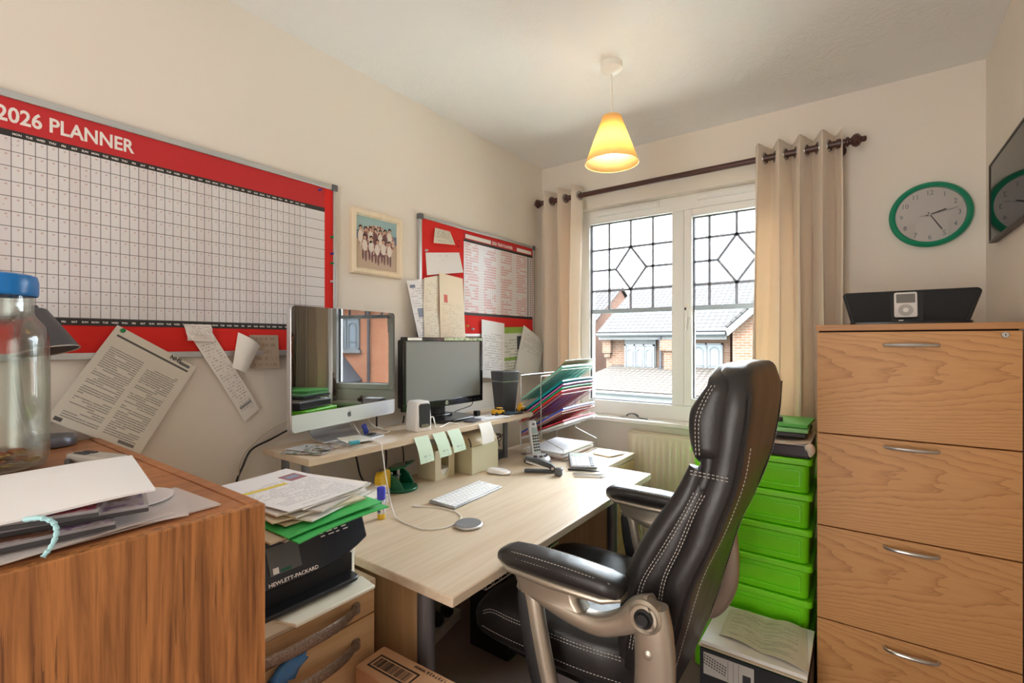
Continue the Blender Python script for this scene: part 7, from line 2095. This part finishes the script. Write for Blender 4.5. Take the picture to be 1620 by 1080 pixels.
# tray with papers and folders on top of them
tb = thing('paper_tray', 'black tray holding papers on top of the lime green boxes', 'tray', (1.32, 2.14, zt))
mb = MB().box(1.14, 1.505, 1.992, 2.290, zt + 0.0008, zt + 0.006)
for bxx in ((1.14, 1.505, 1.992, 1.998), (1.14, 1.505, 2.284, 2.290)): mb.box(bxx[0], bxx[1], bxx[2], bxx[3], zt + 0.006, zt + 0.042)
mb.box(1.14, 1.146, 1.998, 2.284, zt + 0.006, zt + 0.042); mb.box(1.499, 1.505, 1.998, 2.284, zt + 0.006, zt + 0.042)
make('tub', mb, plain('black_purple_plastic', srgb(58, 48, 56), 0.4), tb, bevel=0.002)
solo('paper_wad', 'wad of white papers in the black tray', 'papers', MB().box(1.15, 1.495, 2.0, 2.28, zt + 0.0065, zt + 0.050), M_PAPER, bevel=0.004)
mb = MB().sheet((1.16, 2.22, zt + 0.058), (1.512, 2.22, zt + 0.058), (1.512, 1.982, zt + 0.050), (1.16, 1.982, zt + 0.050), 12, 0.002, lambda u, v: 0.006 * math.sin(7 * u) * (1 - v) + 0.006 * abs(math.sin(4 * u)), normal=(0, 0, 1))
L = []
bgs = thing('carrier_bag', 'cream plastic bag tucked over the corner of the black tray', 'bag', (1.45, 2.0, zt))
make('film', mb, plain('cream_bag_film', srgb(234, 218, 204), 0.4), bgs)
make('tail', MB().tube(spline([(1.500, 1.978, zt + 0.052), (1.512, 1.972, zt + 0.036), (1.510, 1.970, zt + 0.012)], 6), [0.010, 0.013, 0.015, 0.016, 0.016, 0.015, 0.014, 0.013, 0.012, 0.010, 0.008, 0.006, 0.004], 10), bpy.data.materials['cream_bag_film'], bgs)
solo('document_folder', 'dark folder lying on the cream bag above the lime boxes', 'folder', MB().rbox((1.315, 2.15, zt + 0.0745), (0.36, 0.26, 0.012), 0.006), M_DARKP)
solo('document_folder', 'pale green folder lying above the dark folder by the curtain', 'folder', MB().rbox((1.32, 2.15, zt + 0.0885), (0.35, 0.25, 0.012), 0.004, (0, 0, 0.04)), plain('pale_green_folder', srgb(150, 222, 150), 0.5))
solo('document_folder', 'topmost green folder by the foot of the right curtain', 'folder', MB().rbox((1.325, 2.17, zt + 0.1035), (0.35, 0.22, 0.012), 0.004, (0, 0, -0.03)), plain('leaf_green_folder', srgb(104, 196, 96), 0.5))
solo('remote_control', 'dark remote lying on the green folder behind the chair', 'remote', MB().rbox((1.35, 2.10, zt + 0.1185), (0.12, 0.045, 0.016), 0.008, (0, 0, 0.2)), M_DARKP)
# black archive box with papers in front of them
ab = thing('archive_box', 'black archive box with a white label in front of the lime boxes', 'box', (1.375, 1.82, 0))
ax0, ax1, ay0, ay1, az = 1.215, 1.528, 1.680, 1.968, 0.272
mb = MB().box(ax0, ax1, ay0, ay0 + 0.006, 0.001, az); mb.box(ax0, ax1, ay1 - 0.006, ay1, 0.001, az)
mb.box(ax0, ax0 + 0.006, ay0 + 0.006, ay1 - 0.006, 0.001, az); mb.box(ax1 - 0.006, ax1, ay0 + 0.006, ay1 - 0.006, 0.001, az); mb.box(ax0 + 0.006, ax1 - 0.006, ay0 + 0.006, ay1 - 0.006, 0.001, 0.008)
make('tub', mb, plain('black_board', srgb(34, 34, 40), 0.55), ab)
lb = make('label', MB().box(ax0 + 0.012, ax0 + 0.165, ay0 - 0.0012, ay0 - 0.0002, 0.19, 0.262), plain('grey_white_label', srgb(196, 192, 186), 0.6), ab, smooth=False)
mb = MB()
q0 = ay0 - 0.0016
for k in range(9):
    for j in range(4):
        xx = ax0 + 0.014 + k * 0.008 - j * 0.001; z_ = 0.256 - j * 0.009 - k * 0.0022
        if z_ - 0.006 > 0.192: mb.obox((xx + 0.003, q0, z_ - 0.003), (0.0055, 0.0008, 0.0034), (0, 0.5, 0))
for xx in (0.088, 0.104, 0.120): mb.box(ax0 + xx, ax0 + xx + 0.0008, q0 - 0.0003, q0 + 0.0003, 0.195, 0.258)
mb.box(ax0 + 0.132, ax0 + 0.156, q0 - 0.0003, q0 + 0.0003, 0.206, 0.232)
make('label_print', mb, M_DARKP, lb, smooth=False)
solo('document_folder', 'green folders filling the black archive box', 'folder', MB().box(ax0 + 0.008, ax1 - 0.008, ay0 + 0.008, ay1 - 0.008, 0.009, az + 0.006), M_GREENF)
zs_ = az + 0.0065
for i, (lab, m, th) in enumerate((('manila sheet on the green folders in the archive box', M_MANILA, 0.005), ('white paper wad on the archive box under the folded letter', M_PAPER, 0.012))):
    sheet_on(lab, ((ax0 + ax1) / 2 + 0.004 * i, (ay0 + ay1) / 2 - 0.002), (0.28, 0.30), PI / 2 + 0.02 * i if False else 0.0, zs_, m, th, None, name='paper_wad', cat='papers') if False else solo('paper_wad', lab, 'papers', MB().box(ax0 - 0.004 + 0.006 * i, ax1 - 0.004, ay0 - 0.004 + 0.008 * i, ay1 - 0.004, zs_, zs_ + th), m, bevel=0.001)
    zs_ += th + 0.0005
M_FOLD = printed('folded_letter_print', srgb(222, 214, 196), srgb(110, 106, 98), 30, 40, 0.6, (0.08, 0.9, 0.08, 0.9), 0.5)
q = [Vector(p) for p in ((1.500, 1.945, zs_ + 0.001), (1.524, 1.700, zs_ + 0.001), (1.262, 1.745, zs_ + 0.001), (1.258, 1.925, zs_ + 0.001))]
solo('letter', 'creased cream letter folded open on the archive box by the filing cabinet', 'letter', MB().sheet(q[3], q[0], q[1], q[2], 14, 0.0008, lambda u, v: 0.016 * abs(math.sin(PI * (u * 1.9 + 0.05))) * (0.6 + 0.4 * v), normal=(0, 0, 1)), M_FOLD)

# ================================================================ music dock on the filing cabinet
dz = 1.354
dk2 = thing('music_dock', 'black wedge-shaped music dock on top of the filing cabinet', 'speaker dock', (1.777, 2.06, dz))
M_CLOTH = plain('black_speaker_cloth', srgb(36, 37, 40), 0.8, bump=0.5, bscale=1400)
M_DOCK = plain('black_dock_plastic', srgb(28, 30, 32), 0.3)
outl = []
def dock_out(s=1.0):
    pts = [(-0.151, 0.004), (0.151, 0.004), (0.186, 0.108), (0.178, 0.118), (-0.170, 0.118), (-0.178, 0.108)]
    return [(p * s, 0.061 + (q - 0.061) * s) for p, q in pts]
def DK(p, q, t): return Vector((1.777 + p, 2.055 + t + 0.25 * q, dz + q))
make('body', MB().prism(dock_out(), DK, 0.0, 0.05), M_DOCK, dk2, bevel=0.007)
make('speaker_cloth', MB().prism(dock_out(0.93), DK, -0.004, 0.0), M_CLOTH, dk2, bevel=0.003)
make('foot', MB().rbox((1.777, 2.045, dz + 0.0065), (0.31, 0.09, 0.012), 0.02), M_DOCK, dk2, bevel=0.003)
make('centre_panel', MB().prism([(-0.040, 0.006), (0.040, 0.006), (0.044, 0.108), (-0.044, 0.108)], DK, -0.0065, -0.004), M_DOCK, dk2)
make('button', MB().prism([(-0.022, 0.012), (-0.010, 0.012), (-0.010, 0.018), (-0.022, 0.018)], DK, -0.009, -0.0065), M_SILVER, dk2)
ip = thing('music_player', 'white pocket music player standing in the black dock', 'music player', (1.773, 2.05, dz + 0.02))
def IPD(p, q, t): return Vector((1.773 + p, 2.046 + t + 0.25 * (q + 0.0), dz + q))
make('body', MB().prism(rpoly(-0.0300, 0.0300, 0.026, 0.110, (0.006,) * 4), IPD, -0.010, 0.002), plain('white_player_face', srgb(222, 218, 216), 0.25), ip, bevel=0.0015)
make('display', MB().prism(rpoly(-0.0245, 0.0245, 0.074, 0.104, (0.002,) * 4), IPD, -0.0108, -0.010), plain('grey_player_display', srgb(118, 116, 112), 0.2), ip)
ring = lambda r: [(r * math.cos(2 * PI * k / 40), 0.050 + r * math.sin(2 * PI * k / 40)) for k in range(40)]
make('click_wheel', MB().prism(ring(0.0195), IPD, -0.0107, -0.010), plain('grey_click_wheel', srgb(176, 172, 170), 0.4), ip)
make('centre_button', MB().prism(ring(0.0075), IPD, -0.0113, -0.0107), plain('white_button', srgb(232, 230, 228), 0.3), ip)
